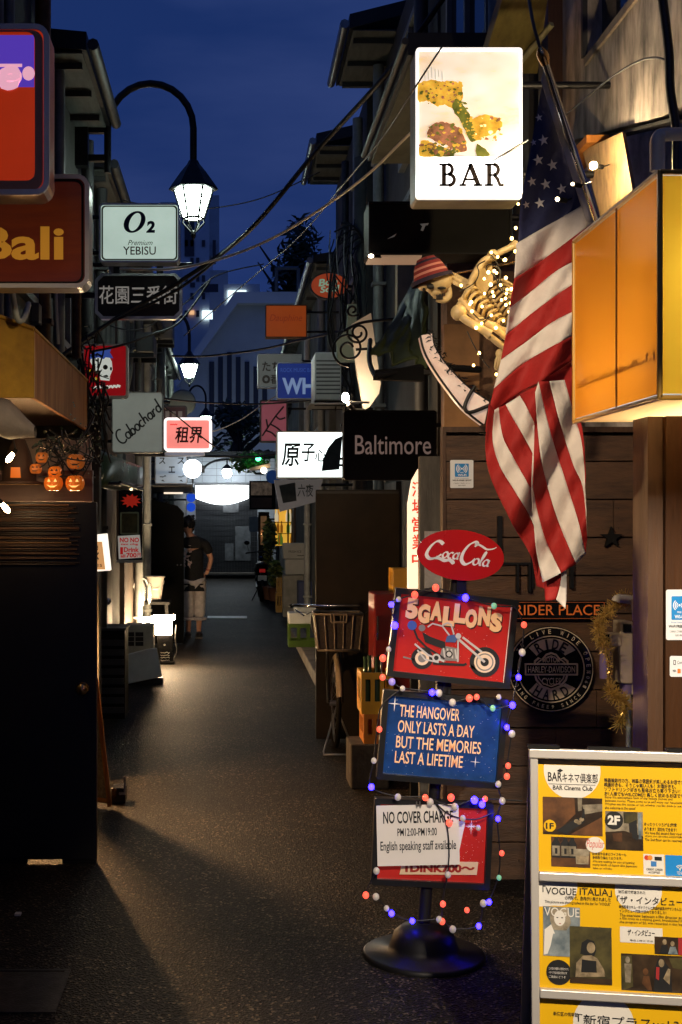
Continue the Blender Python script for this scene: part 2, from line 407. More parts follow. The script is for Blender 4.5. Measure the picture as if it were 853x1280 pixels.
building('bar_building', 'dark narrow building with a wide overhanging flat roof beside the gooseneck street lamp', -1, -1.22, 8.35, 10.6, 4.75,
         eave=(.27, 4.75, .35, .12, 8.36, 10.0), wins=[(8.8, 9.8, 2.9, 3.9)], pipes=[(8.6, 0, 4.7, .04, M_pipe), (10.2, 0, 4.7, .05, M_dgrey)], doors=[(9.0, 9.8, 2.0, M_black)])
building('bar_building', 'dark building behind the white square handwritten sign and red skull sign', -1, -1.18, 10.61, 16.0, 4.6, wall=M_wallB,
         eave=(.16, 4.6, .4, .1, 10.62, 15.9), wins=[(11.2, 12.4, 2.9, 4.0), (13.5, 14.8, 2.9, 4.0)], pipes=[(10.9, 0, 4.5, .05, M_dgrey), (12.9, 2.2, 4.5, .03, M_dirtywhite), (13.1, 2.2, 4.4, .04, M_pipe), (15.3, 0, 4.5, .05, M_pipe)], doors=[(11.4, 12.2, 2.0, M_wood_d)])
building('bar_building', 'grimy grey building behind the second street lamp and pink lit sign', -1, -1.16, 16.01, 24.0, 4.3, wall=M_plaster,
         eave=(.14, 4.3, .4, .1, 16.02, 23.9), wins=[(17, 18.4, 2.9, 3.8), (20.5, 22, 2.9, 3.8)], pipes=[(16.5, 0, 4.2, .05, M_dirtywhite), (19.4, 0, 4.2, .05, M_pipe), (23, 0, 4.2, .05, M_pipe)], doors=[(18.8, 19.6, 2.0, M_black), (22.2, 23, 2.0, M_wood_d)])
building('bar_building', 'low dark building beside the tiled shutter shop at the alley end', -1, -1.3, 24.01, 36.8, 4.0, eave=(.14, 4.0, .4, .1, 24.02, 36.6), wins=[(27, 28.5, 2.7, 3.5), (31, 32.5, 2.7, 3.5)], doors=[(26, 26.8, 2, M_black), (30, 30.8, 2, M_black)])

building('bar_building', 'black shopfront house behind the skeleton and the black metal sign', 1, 1.42, 6.12, 8.7, 6.6, depth=4,
         eave=(.25, 6.6, .3, .12, 6.2, 8.7), wins=[(6.9, 8.2, 4.3, 5.6)], pipes=[(6.5, 2.8, 6.5, .05, M_pipe)])
building('bar_building', 'tall dark building with a shallow overhanging roof and bright gutter against the sky', 1, 1.40, 8.71, 12.3, 5.85, depth=4,
         eave=(.40, 5.85, 1.1, .12, 10.85, 12.3), wins=[(9.2, 10.4, 3.0, 4.2), (9.2, 10.4, 4.5, 5.5)], pipes=[(9.0, 0, 5.8, .05, M_dgrey), (11.6, 0, 5.8, .05, M_pipe)], doors=[(10.6, 11.4, 2.0, M_black)])
building('bar_building', 'dark building with a lower overhanging roof behind the orange oval sign', 1, 1.30, 12.31, 16.0, 5.8, depth=4,
         eave=(.36, 5.85, 1.0, .12, 14.2, 15.9), wins=[(12.6, 13.8, 3.0, 4.2)], pipes=[(12.5, 0, 5.6, .05, M_pipe), (14.0, 0, 5.6, .04, M_dgrey)], doors=[(12.8, 13.6, 2.0, M_wood_d)])
building('bar_building', 'grimy building beside the blue and orange hanging signs', 1, 1.22, 16.01, 26, 4.9, wall=M_plaster,
         eave=(.2, 4.9, .6, .1, 16.02, 25.8), wins=[(17, 18.4, 2.9, 3.9), (21, 22.4, 2.9, 3.9)], pipes=[(16.4, 0, 4.8, .05, M_pipe), (19.5, 0, 4.8, .05, M_dirtywhite)], doors=[(19.8, 20.6, 2.0, M_black), (24.4, 25.2, 2, M_wood_d)])
building('bar_building', 'low dark building with a lit bottle window beside the alley end', 1, 1.25, 26.01, 36.5, 4.0, eave=(.15, 4.0, .4, .1, 26.02, 36.3), pipes=[(33, 0, 3.9, .05, M_pipe)], doors=[(34, 34.8, 2, M_black)])
# ------------------------------------------------------------------ alley end and far background
M_tile = mat('white_wall_tile', (.50, .53, .58), .5, vary=.2, scale=3)
M_blind = mat('black_shutter_tile', (.028, .030, .034), .35, vary=.4, scale=8)
t = thing('shutter_shop', 'pale tiled shop closing the alley end with a dark tiled shutter front', 'shop', (0, 37, 0))
a = MB(); a.box(-6, -1.1, 37, 43, 0, 3.5); a.box(-1.0999, .75, 37.002, 43, 2.75, 3.498); a.box(.7501, 6, 37, 43, 0, 3.5); a.box(-1.0999, .75, 37.5, 42.9, 0, 2.7499)
a.build('wall', M_tile, t)
a = MB()
for i in range(4): a.box(-1.7, 1.3, 36.985, 36.998, 2.76+i*.2, 2.77+i*.2)
for i in range(8): a.box(-1.7+i*.42, -1.69+i*.42, 36.987, 36.997, 2.78, 3.48)
a.build('tile_joint', M_grey, t)
a = MB()
for i in range(22):
    for j in range(16):
        a.box(-1.085+i*.083, -1.085+i*.083+.077, 37.2, 37.22, .16+j*.15, .16+j*.15+.14)
a.build('shutter', M_blind, t)
MB().box(-1.09, .74, 37.23, 37.25, 0, 2.74).build('shutter_backing', mat('grout_grey', (.10, .105, .11), .6), t)
MB().box(-1.3, 1.0, 36.6, 37.19, .126, .16).build('step', M_conc, t)
a = MB()
a.box(-.25, .2, 37.18, 37.196, 1.9, 2.3); a.box(.1, .55, 37.18, 37.197, .5, 1.5); a.box(-.2, .05, 37.181, 37.195, .5, 1.0)
a.build('poster', mat('pale_faded_poster', (.16, .17, .18), .5, vary=.6, scale=5), t)
MB().box(-2.0, 2.0, 36.7, 43, 3.5001, 3.65).build('roof', M_roof, t)
pl = [(X(245, 36.8), Z(607, 36.8)), (X(311, 36.8), Z(607, 36.8)), (X(311, 36.8), Z(621, 36.8))][::-1]
pl = [(X(311, 36.8), Z(607, 36.8)), (X(245, 36.8), Z(607, 36.8)), (X(245, 36.8), Z(623, 36.8))] + [(X(245+66*i/10, 36.8), Z(623+8*math.sin(math.pi*i/10)**1.0, 36.8)) for i in range(1, 10)] + [(X(311, 36.8), Z(623, 36.8))]
o = thing('lit_awning', 'blown-out white lit awning with a curved lower edge over the dark shutter', 'awning', (0, 36.8, 2.3))
MB().prism(pl, 36.8, 36.95).build('panel', lit('white_awning_glow', (.9, .96, 1.0), 5.0), o)
MB().box(X(244, 36.8), X(312, 36.8), 36.79, 36.97, Z(607, 36.8), Z(606, 36.8)).build('frame', M_alu, o)
# arch over the alley end with its lamp
o = thing('lamp_arch', 'thin black iron arch with one small round lamp before the shutter shop', 'arch lamp', (0, 35.8, 0))
a = MB(); a.tube([(X(252, 35.8), 35.8, Z(588, 35.8))] + [(X(284-30*math.cos(R(i*15)), 35.8), 35.8, Z(590-16*math.sin(R(i*15)), 35.8)) for i in range(1, 12)] + [(X(320, 35.8), 35.8, Z(592, 35.8)), (X(330, 35.8), 35.8, Z(592, 35.8))], .035, 6)
a.tube([(X(284, 35.8), 35.8, Z(574, 35.8)), (X(284, 35.8), 35.8, Z(582, 35.8))], .02, 6); a.build('arch', M_iron, o)
MB().lathe([(.02, .22), (.16, .1), (.17, .08)], (X(284, 35.8), 35.8, Z(590, 35.8))).build('lamp_shade', M_iron, o)
MB().sph((X(284, 35.8), 35.8, Z(591, 35.8)), (.13, .13, .15)).build('lamp_globe', lit('white_globe_glow', (.85, .95, 1.0), 120), o)

M_far = mat('dusk_concrete', (.84, .85, .86), .8, vary=.12, scale=.4)
M_farD = mat('dusk_concrete_dark', (.62, .66, .68), .8, vary=.25, scale=.5)
M_farw = mat('far_dark_glass', (.03, .035, .05), .2)
M_farlit = lit('far_lit_window', (.75, .95, 1.0), 1.6); M_farlit2 = lit('far_warm_window', (1, .55, .25), .8)
def fb(a, x0, y0, x1, y1, Y, d): a.box(X(x0, Y), X(x1, Y), Y, Y+d, Z(y1, Y), Z(y0, Y))
t = thing('tower_block', 'blue-grey tower block with a few lit windows rising behind the street lamps', 'tower', (X(250, 80), 80, 0))
a = MB(); a.box(X(228, 80), X(262, 80), 80, 95, 0, Z(236, 80)); a.box(X(262.02, 80), X(285, 80), 82, 95, 0, Z(330, 80)); a.box(X(200, 80), X(227.9, 80), 80.5, 95, 0, Z(250, 80)); a.build('wall', M_far, t)
a = MB(); fb(a, 262.1, 244, 274, 320, 80.2, 1.7); a.build('stair_shaft', M_farD, t)
for (x0, y0, x1, y1) in ((231, 270, 243, 320), (252, 355, 273, 365), (238, 353, 244, 359), (266, 300, 270, 330)):
    a = MB(); fb(a, x0, y0, x1, y1, 79.9, .09); a.build('window', M_farw, t)
for (x0, y0, x1, y1, m_) in ((253, 388, 266, 399, M_farlit), (237, 388, 243, 393, M_farlit2), (285, 363, 308, 370, M_farlit), (285, 371, 299, 382, M_farlit)):
    a = MB(); fb(a, x0, y0, x1, y1, 79.85 if x0 < 280 else 68, .05); a.build('window', m_, t)
a = MB(); fb(a, 280, 355, 325, 420, 68.1, 8); a.build('annex', M_far, t)
for i in range(4):
    for j in range(5):
        if (i*7+j*3) % 5 < 3: q_ = MB(); fb(q_, 231+i*7.2, 300+j*22, 235+i*7.2, 308+j*22, 79.9, .09); q_.build('window', M_farw, t)
q_ = MB(); fb(q_, 234, 228, 246, 236, 83, 5); q_.build('roof_tank', M_farD, t)
q_ = MB(); q_.tube([(X(257, 80), 84, Z(236, 80)), (X(257, 80), 84, Z(206, 80))], .12, 5); q_.build('antenna', M_grey, t)
t = thing('low_hall', 'low blue-grey hall with a sloping roof edge behind the alley end', 'hall', (X(330, 52), 52, 0))
Y = 52
a = MB(); a.prism([(X(225, Y), 0), (X(420, Y), 0), (X(420, Y), Z(372, Y)), (X(298, Y), Z(372, Y)), (X(225, Y), Z(480, Y))], Y, Y+10); a.build('wall', M_farD, t)
a = MB(); a.prism([(X(222, Y), Z(486, Y)), (X(297, Y), Z(382, Y)), (X(420, Y), Z(382, Y)), (X(420, Y), Z(368, Y)), (X(294, Y), Z(368, Y)), (X(218, Y), Z(478, Y))], Y-.6, Y-.02); a.build('roof_edge', M_far, t)
a = MB()
for i in range(7): fb(a, 262+i*11, 440+6*abs(i-2), 268+i*11, 520, Y-.1, .06)
a.build('window', M_farw, t)
a = MB(); a.tube([(X(345, Y), Y-.8, Z(340, Y)), (X(372, Y), Y-.8, Z(340, Y))], .07, 6); a.tube([(X(372, Y), Y-.8, Z(340, Y)), (X(372, Y), Y-.8, Z(368, Y))], .07, 6); a.tube([(X(345, Y), Y-.8, Z(340, Y)), (X(345, Y), Y-.8, Z(368, Y))], .07, 6); a.build('rooftop_rail', M_grey, t)
M_lf = [mat('dark_leaf', (.018, .035, .018), .6), mat('mid_leaf', (.035, .06, .025), .55), mat('deep_leaf', (.010, .020, .014), .6)]
M_bark = mat('bark', (.05, .04, .03), .85, vary=.4, scale=12)
def tree(label, px, Y, top, wpx, seed, n=900, size=.34, group=None):
    x = X(px, Y); zt = Z(top, Y); wd = wpx*Y/F
    t = thing('broadleaf_tree', label, 'tree', (x, Y, 0), group=group)
    a = MB(); a.tube(cr([(x, Y, 0), (x+.15, Y, zt*.35), (x-.1, Y, zt*.65), (x, Y, zt*.85)], 4), [.28-.012*i for i in range(13)], 8)
    rg = random.Random(seed)
    for i in range(7):
        z0 = zt*rg.uniform(.4, .75); an = rg.uniform(0, 6.28); a.tube([(x, Y, z0), (x+math.cos(an)*wd*.3, Y+math.sin(an)*wd*.3, z0+zt*.12), (x+math.cos(an)*wd*.45, Y+math.sin(an)*wd*.45, z0+zt*.17)], [.1, .06, .03], 6)
    a.build('trunk', M_bark, t)
    c = MB()
    for i in range(11):
        an = rg.uniform(0, 6.28); rr = wd*.5*rg.uniform(.15, .8); zz = zt*rg.uniform(.52, .93)
        k_ = 1-abs(zz/zt-.65)
        c.leaves((x+rr*math.cos(an)*k_, Y+rr*math.sin(an)*k_, zz), (wd*.27*k_, wd*.27*k_, zt*.09), n//11, size, 3, seed*31+i)
    c.build('crown', M_lf, t)
tree('dark broadleaf tree rising over the low hall beside the roof gutters', 365, 60, 268, 95, 3, 1500, .55)
tree('low dark tree crown in the gap above the alley end', 300, 45, 500, 110, 5, 1000, .4)
o = thing('unseen_fill_lamp', 'added unseen lamp behind the shutter shop that brightens the hall', 'street lamp', (.5, 46, 0))  # unseen lamp added to brighten the hall and tower
MB().tube([(.5, 46, 0), (.5, 46, 3.7)], .05, 8).build('pole', M_iron, o)
MB().sph((.5, 46, 3.8), .16, 14, 10).build('lamp_globe', lit('fill_lamp_glow', (.75, .9, 1.0), 130), o)
# ------------------------------------------------------------------ street lamps
M_lampglow = lit('lamp_glass_glow', (.80, 1.0, .86), 55)
def street_lamp(Y, lx, wallx, zc, label, glow=M_lampglow):
    t = thing('street_lamp', label, 'street lamp', (wallx, Y, zc-.2), group='gooseneck street lamps along the alley')
    px_ = lx - .67 if lx-.67 > wallx+.05 else wallx+.12
    rx = (lx-px_)/2; cx = (lx+px_)/2
    a = MB()
    pts = [(px_, Y, zc+.15), (px_, Y, zc+.5)] + [(cx - rx*math.cos(R(i*15)), Y, zc+.5+.35*math.sin(R(i*15))) for i in range(1, 12)] + [(lx, Y, zc+.5), (lx, Y, zc+.22)]
    a.tube(pts, .028, 10)
    a.build('arm', M_iron, t)
    b = MB(); b.box(wallx-.02, wallx+.10, Y-.05, Y+.05, zc+.2, zc+.68)
    for z in (.24, .46): b.box(wallx+.101, px_-.02, Y-.025, Y+.025, zc+z, zc+z+.05)
    b.build('bracket', M_iron, t)
    c = MB(); c.lathe([(.035, .25), (.05, .22), (.10, .16), (.185, .04), (.195, .02), (.18, .015)], (lx, Y, zc), 6, False); rf = c.build('lamp_roof', M_iron, t)
    g = MB(); g.lathe([(.078, -.2), (.145, .012)], (lx, Y, zc), 6, False); g.build('lamp_glass', glow, t)
    d = MB()
    for j in range(6):
        an = R(60*j); d.tube([(lx+.15*math.cos(an), Y+.15*math.sin(an), zc+.015), (lx+.082*math.cos(an), Y+.082*math.sin(an), zc-.205)], .010, 5)
        a2 = R(60*j); d.tube([(lx+.08*math.cos(a2), Y+.08*math.sin(a2), zc-.205), (lx+.085*math.cos(a2), Y+.085*math.sin(a2), zc-.24), (lx+.02*math.cos(a2), Y+.02*math.sin(a2), zc-.31)], .007, 5)
    d.tube([(lx+.08*math.cos(R(60*j)), Y+.08*math.sin(R(60*j)), zc-.205) for j in range(6)], .010, 5, closed=True)
    d.sph((lx, Y, zc-.33), (.02, .02, .035), 8, 6)
    d.build('lamp_cage', M_iron, t)
street_lamp(10.0, -.30, -1.22, 4.24, 'large black gooseneck street lamp lit white above the white beer sign')
street_lamp(22.0, -.73, -1.16, 4.33, 'smaller gooseneck street lamp glowing above the pink lit sign')
street_lamp(34.5, -.70, -1.3, 4.45, 'distant small street lamp directly above the corner of the pink lit sign')
street_lamp(-2.0, -.30, -1.25, 4.24, 'gooseneck street lamp further up the alley', lit('warm_lamp_glass_glow', (1.0, .80, .56), 26))

# ------------------------------------------------------------------ sign builder
def sign(name, label, box, Y, depth, face, frame=M_chrome, rim=.018, r=.03, wall=None, cat='sign', casing=None, back=0.0):
    px0, py0, px1, py1 = box
    x0, x1, z0, z1 = X(px0, Y), X(px1, Y), Z(py1, Y), Z(py0, Y)
    t = thing(name, label, cat, ((x0+x1)/2, Y, z0))
    MB().prism(rrect(x0, z0, x1, z1, r), Y+.012, Y+depth).build('casing', casing or frame, t)
    MB().ring(rrect(x0, z0, x1, z1, r), rrect(x0+rim, z0+rim, x1-rim, z1-rim, max(.004, r-rim)), Y-.006, Y+.0118).build('frame', frame, t)
    fo = MB().flat(rrect(x0+rim*.9, z0+rim*.9, x1-rim*.9, z1-rim*.9, max(.004, r-rim)), Y+.002).build('face', face, t)
    if wall is not None:
        b = MB(); xs = x0 if wall < x0 else x1; yy = Y+depth*.5
        for zz in (z0+(z1-z0)*.2, z0+(z1-z0)*.8): b.tube([(wall, yy, zz), (xs, yy, zz)], .014, 6)
        b.build('bracket', M_iron, t)
    return t, fo
def tx(mb, s, x0, y0, x1, y1, Y, **k): return mb.text(s, X(x0, Y), X(x1, Y), Z(y1, Y), Z(y0, Y), Y, **k)
def pp(pts, Y): return [(X(x, Y), Z(y, Y)) for x, y in pts]

# ---- red lightbox sign, upper corner
M_peach = mat('peach_enamel_case', (.42, .20, .12), .35, vary=.25, scale=6)
Y = 4.5
t, f = sign('lightbox_sign', 'red glowing lightbox sign with a chrome rounded frame above the amber sign', (-60, 30, 62, 244), Y, .13, lit('red_sign_face', rgb(170, 44, 8), .75), M_fw, .02, .05, wall=-1.25, casing=M_peach)
MB().ring(rrect(X(-53, Y), Z(238, Y), X(54, Y), Z(38, Y), .04), rrect(X(-45, Y), Z(226, Y), X(44, Y), Z(40, Y), .03), Y-.004, Y+.001).build('inner_frame', M_peach, t)
a = MB(); a.flat(pp([(-45, 109), (43, 109), (43, 44), (-45, 44)], Y), Y-.001); ph = a.build('picture', lit('violet_picture', rgb(92, 62, 190), .7), t)
a = MB(); a.flat([(X(12, Y)+u, Z(96, Y)+v) for u, v in ell(0, 0, .045, .035, 20)], Y-.002); a.flat([(X(36, Y)+u, Z(92, Y)+v) for u, v in ell(0, 0, .022, .025, 16)], Y-.0021)
tx(a, 'e', -2, 82, 26, 113, Y-.003, bold=.05, shear=.25); a.flat(pp([(0, 84), (28, 84), (28, 80), (0, 80)], Y), Y-.0022)
a.build('lettering', lit('pale_pink_print', rgb(235, 170, 190), .9), ph)
# ---- amber Bali sign
Y = 5.2
t, f = sign('lightbox_sign', 'dark amber lightbox sign reading Bali in a chrome frame', (-70, 218, 112, 360), Y, .12, mat('amber_sign_face', rgb(110, 44, 10), .18, vary=.7, scale=1.4, stretch=(.3, 1, 2.4), col2=rgb(46, 10, 16), emit=.36), M_fw, .018, .05, wall=-1.25)
MB().ring(rrect(X(-64, Y), Z(354, Y), X(105, Y), Z(224, Y), .035), rrect(X(-62, Y), Z(352, Y), X(102, Y), Z(227, Y), .03), Y-.003, Y+.001).build('inner_frame', M_black, t)
a = MB(); tx(a, 'Bali', -26, 283, 80, 325, Y, bold=.028); a.build('lettering', lit('mustard_print', rgb(150, 100, 28), .8), t)
# ---- O2 / YEBISU
Y = 8.0
t, f = sign('beer_sign', 'white lit beer sign reading O2 Premium YEBISU beside the big street lamp', (124, 254, 225, 328), Y, .12, lit('pale_green_white_face', rgb(192, 214, 200), .85), M_steel, .012, .03, wall=-1.25)
a = MB(); a.ring(rrect(X(127, Y), Z(325, Y), X(222, Y), Z(257, Y), .024), rrect(X(129, Y), Z(323.5, Y), X(220, Y), Z(258.5, Y), .02), Y-.001, Y+.0015); a.build('border_line', mat('dull_gold_line', (.16, .16, .08), .5), t)
a = MB(); O1 = [(x+.28*z, z) for x, z in ell(0, 0, .066, .068, 32)]; O2_ = [(x+.3*z+.002, z) for x, z in ell(0, 0, .034, .056, 32)]
cx, cz = X(168.5, Y), Z(277.5, Y); a.ring([(cx+x, cz+z) for x, z in O1], [(cx+x, cz+z) for x, z in O2_], Y-.003, Y)
tx(a, '2', 183, 276, 194, 291, Y-.001, bold=.05, shear=.1)
a.build('lettering', mat('navy_print', (.008, .012, .06), .5), t)
a = MB(); tx(a, 'Premium', 160, 300, 191, 306.5, Y-.001, shear=.35); a.m = 1; tx(a, 'YEBISU', 154, 308, 195, 318.5, Y-.001, bold=.008); a.build('small_lettering', [M_ink, mat('maroon_print', (.12, .01, .02), .5)], t)
# ---- name board of the alley
Y = 8.6
o = thing('name_board', 'dark name board with clipped corners reading 花園三番街 in silver characters', 'name board', (X(172, Y), Y, Z(397, Y)))
def oct_(x0, y0, x1, y1, c): return pp([(x0+c, y1), (x1-c, y1), (x1, y1-c), (x1, y0+c), (x1-c, y0), (x0+c, y0), (x0, y0+c), (x0, y1-c)], Y)
MB().prism(oct_(121, 344, 226, 397, 7), Y+.003, Y+.05).build('board', mat('charcoal_board', (.030, .024, .018), .5, vary=.3), o)
MB().ring(oct_(119, 342, 228, 399, 8), oct_(122.5, 345, 224.5, 395.5, 7), Y-.01, Y+.0525).build('border', M_steel, o)
a = MB(); tx(a, '花園三番街', 124, 357, 222, 380, Y, bold=.006); a.build('lettering', lit('silver_lettering', rgb(150, 145, 138), .55), o)
a = MB(); a.tube([(X(112, Y), Y+.02, Z(330, Y)), (X(240, Y), Y+.02, Z(330, Y))], .014, 8)
for px in (146, 200): a.box(X(px-4, Y), X(px+4, Y), Y+.01, Y+.03, Z(342, Y), Z(331.5, Y))
a.tube([(-1.22, Y+.02, Z(330, Y)), (X(112, Y), Y+.02, Z(330, Y))], .014, 8); a.box(-1.22, X(119.5, Y), Y+.01, Y+.03, Z(372, Y), Z(365, Y)); a.build('bracket', M_iron, o)
# ---- mustard awning
M_must = mat('mustard_painted_steel', (.72, .40, .025), .5, vary=.5, scale=4, bump=.15, col2=(.30, .15, .012))
M_ply = mat('varnished_plywood', (.50, .20, .04), .6, vary=.5, scale=2.5, stretch=(5, 5, 1), spec=.2, col2=(.26, .095, .018), bump=.1)
ya, yb = 5.83, 7.96; xr = -.9; zb = Z(497, ya); zt = Z(413, ya)
o = thing('box_awning', 'mustard box awning with a plywood side above the black door', 'awning', (-1.1, 6.9, zb))
a = MB(); a.prism([(-1.25, zb), (xr, zb), (xr, zt), (-1.25, zt+.13)], ya, ya+.02); a.build('front_panel', M_must, o)
a = MB(); v = [(xr, ya+.021, zb), (xr, yb, zb), (xr, yb, zt), (xr, ya+.021, zt)]; v += [(x-.02, y, z) for x, y, z in v]; a.add(v, [(0, 1, 2, 3), (7, 6, 5, 4), (0, 3, 7, 4), (1, 5, 6, 2), (3, 2, 6, 7), (0, 4, 5, 1)]); a.build('side_panel', M_ply, o)
a = MB(); v = [(xr-.021, ya+.021, zt), (xr-.021, yb, zt), (-1.25, yb, zt+.13), (-1.25, ya+.021, zt+.13)]; v += [(x, y, z-.02) for x, y, z in v]; a.add(v, [(0, 1, 2, 3), (7, 6, 5, 4), (0, 3, 7, 4), (1, 5, 6, 2), (3, 2, 6, 7), (0, 4, 5, 1)]); a.build('roof_panel', M_grey, o)
a = MB(); a.box(-1.25, xr-.021, ya+.021, yb, zb+.03, zb+.045); a.build('underside', M_wood_d, o)
a = MB(); a.tube([(xr, ya-.004, zt+.006), (xr, yb, zt+.006)], .008, 6); a.tube([(xr, ya-.006, zt+.006), (-1.25, ya-.006, zt+.136)], .01, 6); a.build('edge_trim', M_must, o)
# folded pale canopy cloth
o = thing('rolled_canopy_cloth', 'rolled pale canopy cloth sagging under the mustard awning', 'canopy cloth', (-1.15, 5.8, 2.05))
rows = []
for i in range(15):
    x = -1.42 + i*.033*1.16
    s_ = min(1, (14-i)/4+.15)**.6
    rows.append([(x, 5.76+.13*s_*math.cos(t_), 2.13-.035*math.sin(i*.5)-.03*i/14+.085*s_*(1+.12*math.sin(i*1.3))*math.sin(t_)) for t_ in [2*math.pi*j/16 for j in range(17)]])
a = MB(); a.loft(rows); a.build('cloth', mat('pale_canvas', (.34, .29, .25), .8, vary=.3, scale=9, bump=.4), o)
a = MB(); a.tube([(-1.5, 5.76, 2.13), (-.96, 5.76, 2.1)], .014, 6); a.build('roller_rod', M_iron, o)
# ---- cream window panel behind door
o = thing('door_transom', 'brown painted display ledge above the black door lined with lanterns', 'ledge', (-1.1, 6.28, 1.6))
Y = 6.32
a = MB(); a.box(-1.6, X(116, Y), Y, Y+.04, Z(627, Y), Z(588, Y)); a.build('board', mat('brown_ledge_paint', (.17, .085, .06), .45, vary=.3), o)
a = MB(); a.box(-1.6, X(52, Y), Y-.05, Y-.002, Z(606, Y), Z(605, Y)); a.build('lip', M_cream, o)
# panel behind it (lit)
o = thing('shop_side_panel', 'pale pink side panel glowing behind the pumpkin lanterns', 'panel', (-.9, 7.3, 1.7))
Y = 7.5
a = MB(); a.box(-1.24, X(114, Y), Y, Y+.03, Z(640, Y), Z(548, Y)); a.build('board', mat('pale_pink_paint', (.5, .36, .28), .5, vary=.2), o)
# ---- witch hat figure on the ledge
Y = 6.29; cx = X(24, Y)
o = thing('witch_hat_ornament', 'dark brown cone-shaped hat ornament with an orange label on the ledge', 'ornament', (cx, Y, Z(605, Y)))
a = MB(); a.lathe([(.12, 0), (.125, .008), (.085, .015), (.075, .08), (.055, .16), (.03, .22)], (cx, Y, Z(605, Y)), 20); a.build('hat', mat('brown_felt', (.05, .02, .01), .7, vary=.3), o)
MB().flat(pp([(17, 598), (30, 598), (29, 585), (18, 585)], Y), Y-.09).build('label', lit('orange_label_glow', rgb(190, 95, 20), .5), o)
# ---- bare bulbs
Mbf = lit('bare_bulb_glow', (1.0, .66, .32), 110)
for px, py, ex, ey, lb in ((12, 573, 20, 562, 'bare warm bulb hanging just below the rolled canopy cloth'), (8, 636, -4, 622, 'bare warm bulb hanging before the bamboo screen of the black door')):
    Y = 5.9; p = P(px, py, Y); e = P(ex, ey, Y)
    o = thing('bare_bulb', lb, 'light bulb', p)
    d = (e-p).normalized()
    a = MB(); a.tube([p-d*.022, p-d*.014, p, p+d*.016, p+d*.03], [.003, .010, .013, .011, .008], 10); a.build('bulb', Mbf, o)
    a = MB(); a.tube([p+d*.03, p+d*.055], .011, 8); a.build('socket', M_black, o)
    a = MB(); a.tube(cr([p+d*.05, e, e+Vector((-.05, .02, .12)), e+Vector((-.2, .05, .16))], 4), .004, 5); a.build('cord', M_cable, o)
# ---- pumpkin lanterns
M_pump = lit('orange_pumpkin_glow', (.80, .17, .015), .26); M_pface = lit('pumpkin_face_glow', (1.0, .55, .15), 1.2)
for (px, py, r_, g_, lb) in ((67, 604, .046, 1, 'brightest grinning pumpkin lantern, lowest in the middle of the string'), (94, 604, .046, 1, 'glowing pumpkin lantern at the lower end of the string near the pillar'),
                         (69, 590, .034, 1, 'small half-hidden pumpkin lantern just above the grinning one'), (95, 577, .044, 0, 'dim pumpkin lantern hanging highest at the pillar end'), (45, 586, .03, 0, 'tiny dim pumpkin lantern beside the hat ornament'), (53, 572, .032, 0, 'tiny dim pumpkin lantern high among the twigs')):
    Y = 6.22; p = P(px, py, Y)
    o = thing('pumpkin_lantern', lb, 'lantern', p, group='pumpkin lanterns over the black door')
    a = MB()
    for j in range(9):
        an = 2*math.pi*j/9; a.sph((p.x+math.cos(an)*r_*.45, p.y+math.sin(an)*r_*.45, p.z), (r_*.58, r_*.58, r_*.82), 8, 6)
    a.build('shell', M_pump if g_ else mat('dim_pumpkin', (.5, .13, .02), .4, emit=.22), o)
    a = MB(); q = r_*1.04
    a.add([(p.x+u*q, p.y-q*1.0, p.z+v*q) for u, v in ((-.5, .12), (-.15, .12), (-.32, .45))], [(0, 1, 2)]); a.add([(p.x+u*q, p.y-q*1.0, p.z+v*q) for u, v in ((.15, .12), (.5, .12), (.32, .45))], [(0, 1, 2)])
    a.add([(p.x+u*q, p.y-q*1.0, p.z+v*q) for u, v in ((-.6, -.15), (-.2, -.45), (.2, -.45), (.6, -.15), (.25, -.28), (-.25, -.28))], [(0, 1, 2, 3, 4, 5)])
    a.build('face', M_pface if r_ > .045 else M_ink, o)
    MB().tube([(p.x, p.y, p.z+r_*.7), (p.x+.01, p.y, p.z+r_*1.2)], .006, 5).build('stem', M_ink, o)
o = thing('twig_garland', 'tangled twig garland with small clear beads hung between ledge and awning', 'garland', P(85, 560, 6.25))
a = MB(); rg = random.Random(4)
for i in range(26):
    p0 = P(rg.uniform(45, 118), rg.uniform(535, 560), 6.25+rg.uniform(-.1, .1)); p1 = P(rg.uniform(45, 120), rg.uniform(560, 600), 6.25+rg.uniform(-.1, .1))
    md = (p0+p1)/2 + Vector((rg.uniform(-.06, .06), rg.uniform(-.05, .05), rg.uniform(-.06, .03))); a.tube(cr([p0, md, p1], 4), .0035, 5)
a.tube(cr([P(40, 560, 6.25), P(70, 545, 6.25), P(100, 548, 6.2), P(118, 520, 6.3)], 6), .006, 5)
a.build('twigs', M_cable, o)
a = MB()
for i in range(45):
    p = P(rg.uniform(88, 128), rg.uniform(500, 598), 6.2+rg.uniform(-.12, .12)); a.sph(p, .0045, 6, 4)
a.build('beads', mat('clear_bead', (.22, .24, .2), .05, spec=1.0), o)
a = MB(); a.leaves(P(80, 556, 6.25), (.18, .08, .1), 40, .05, 1, 5); a.build('leaves', M_lf, o)
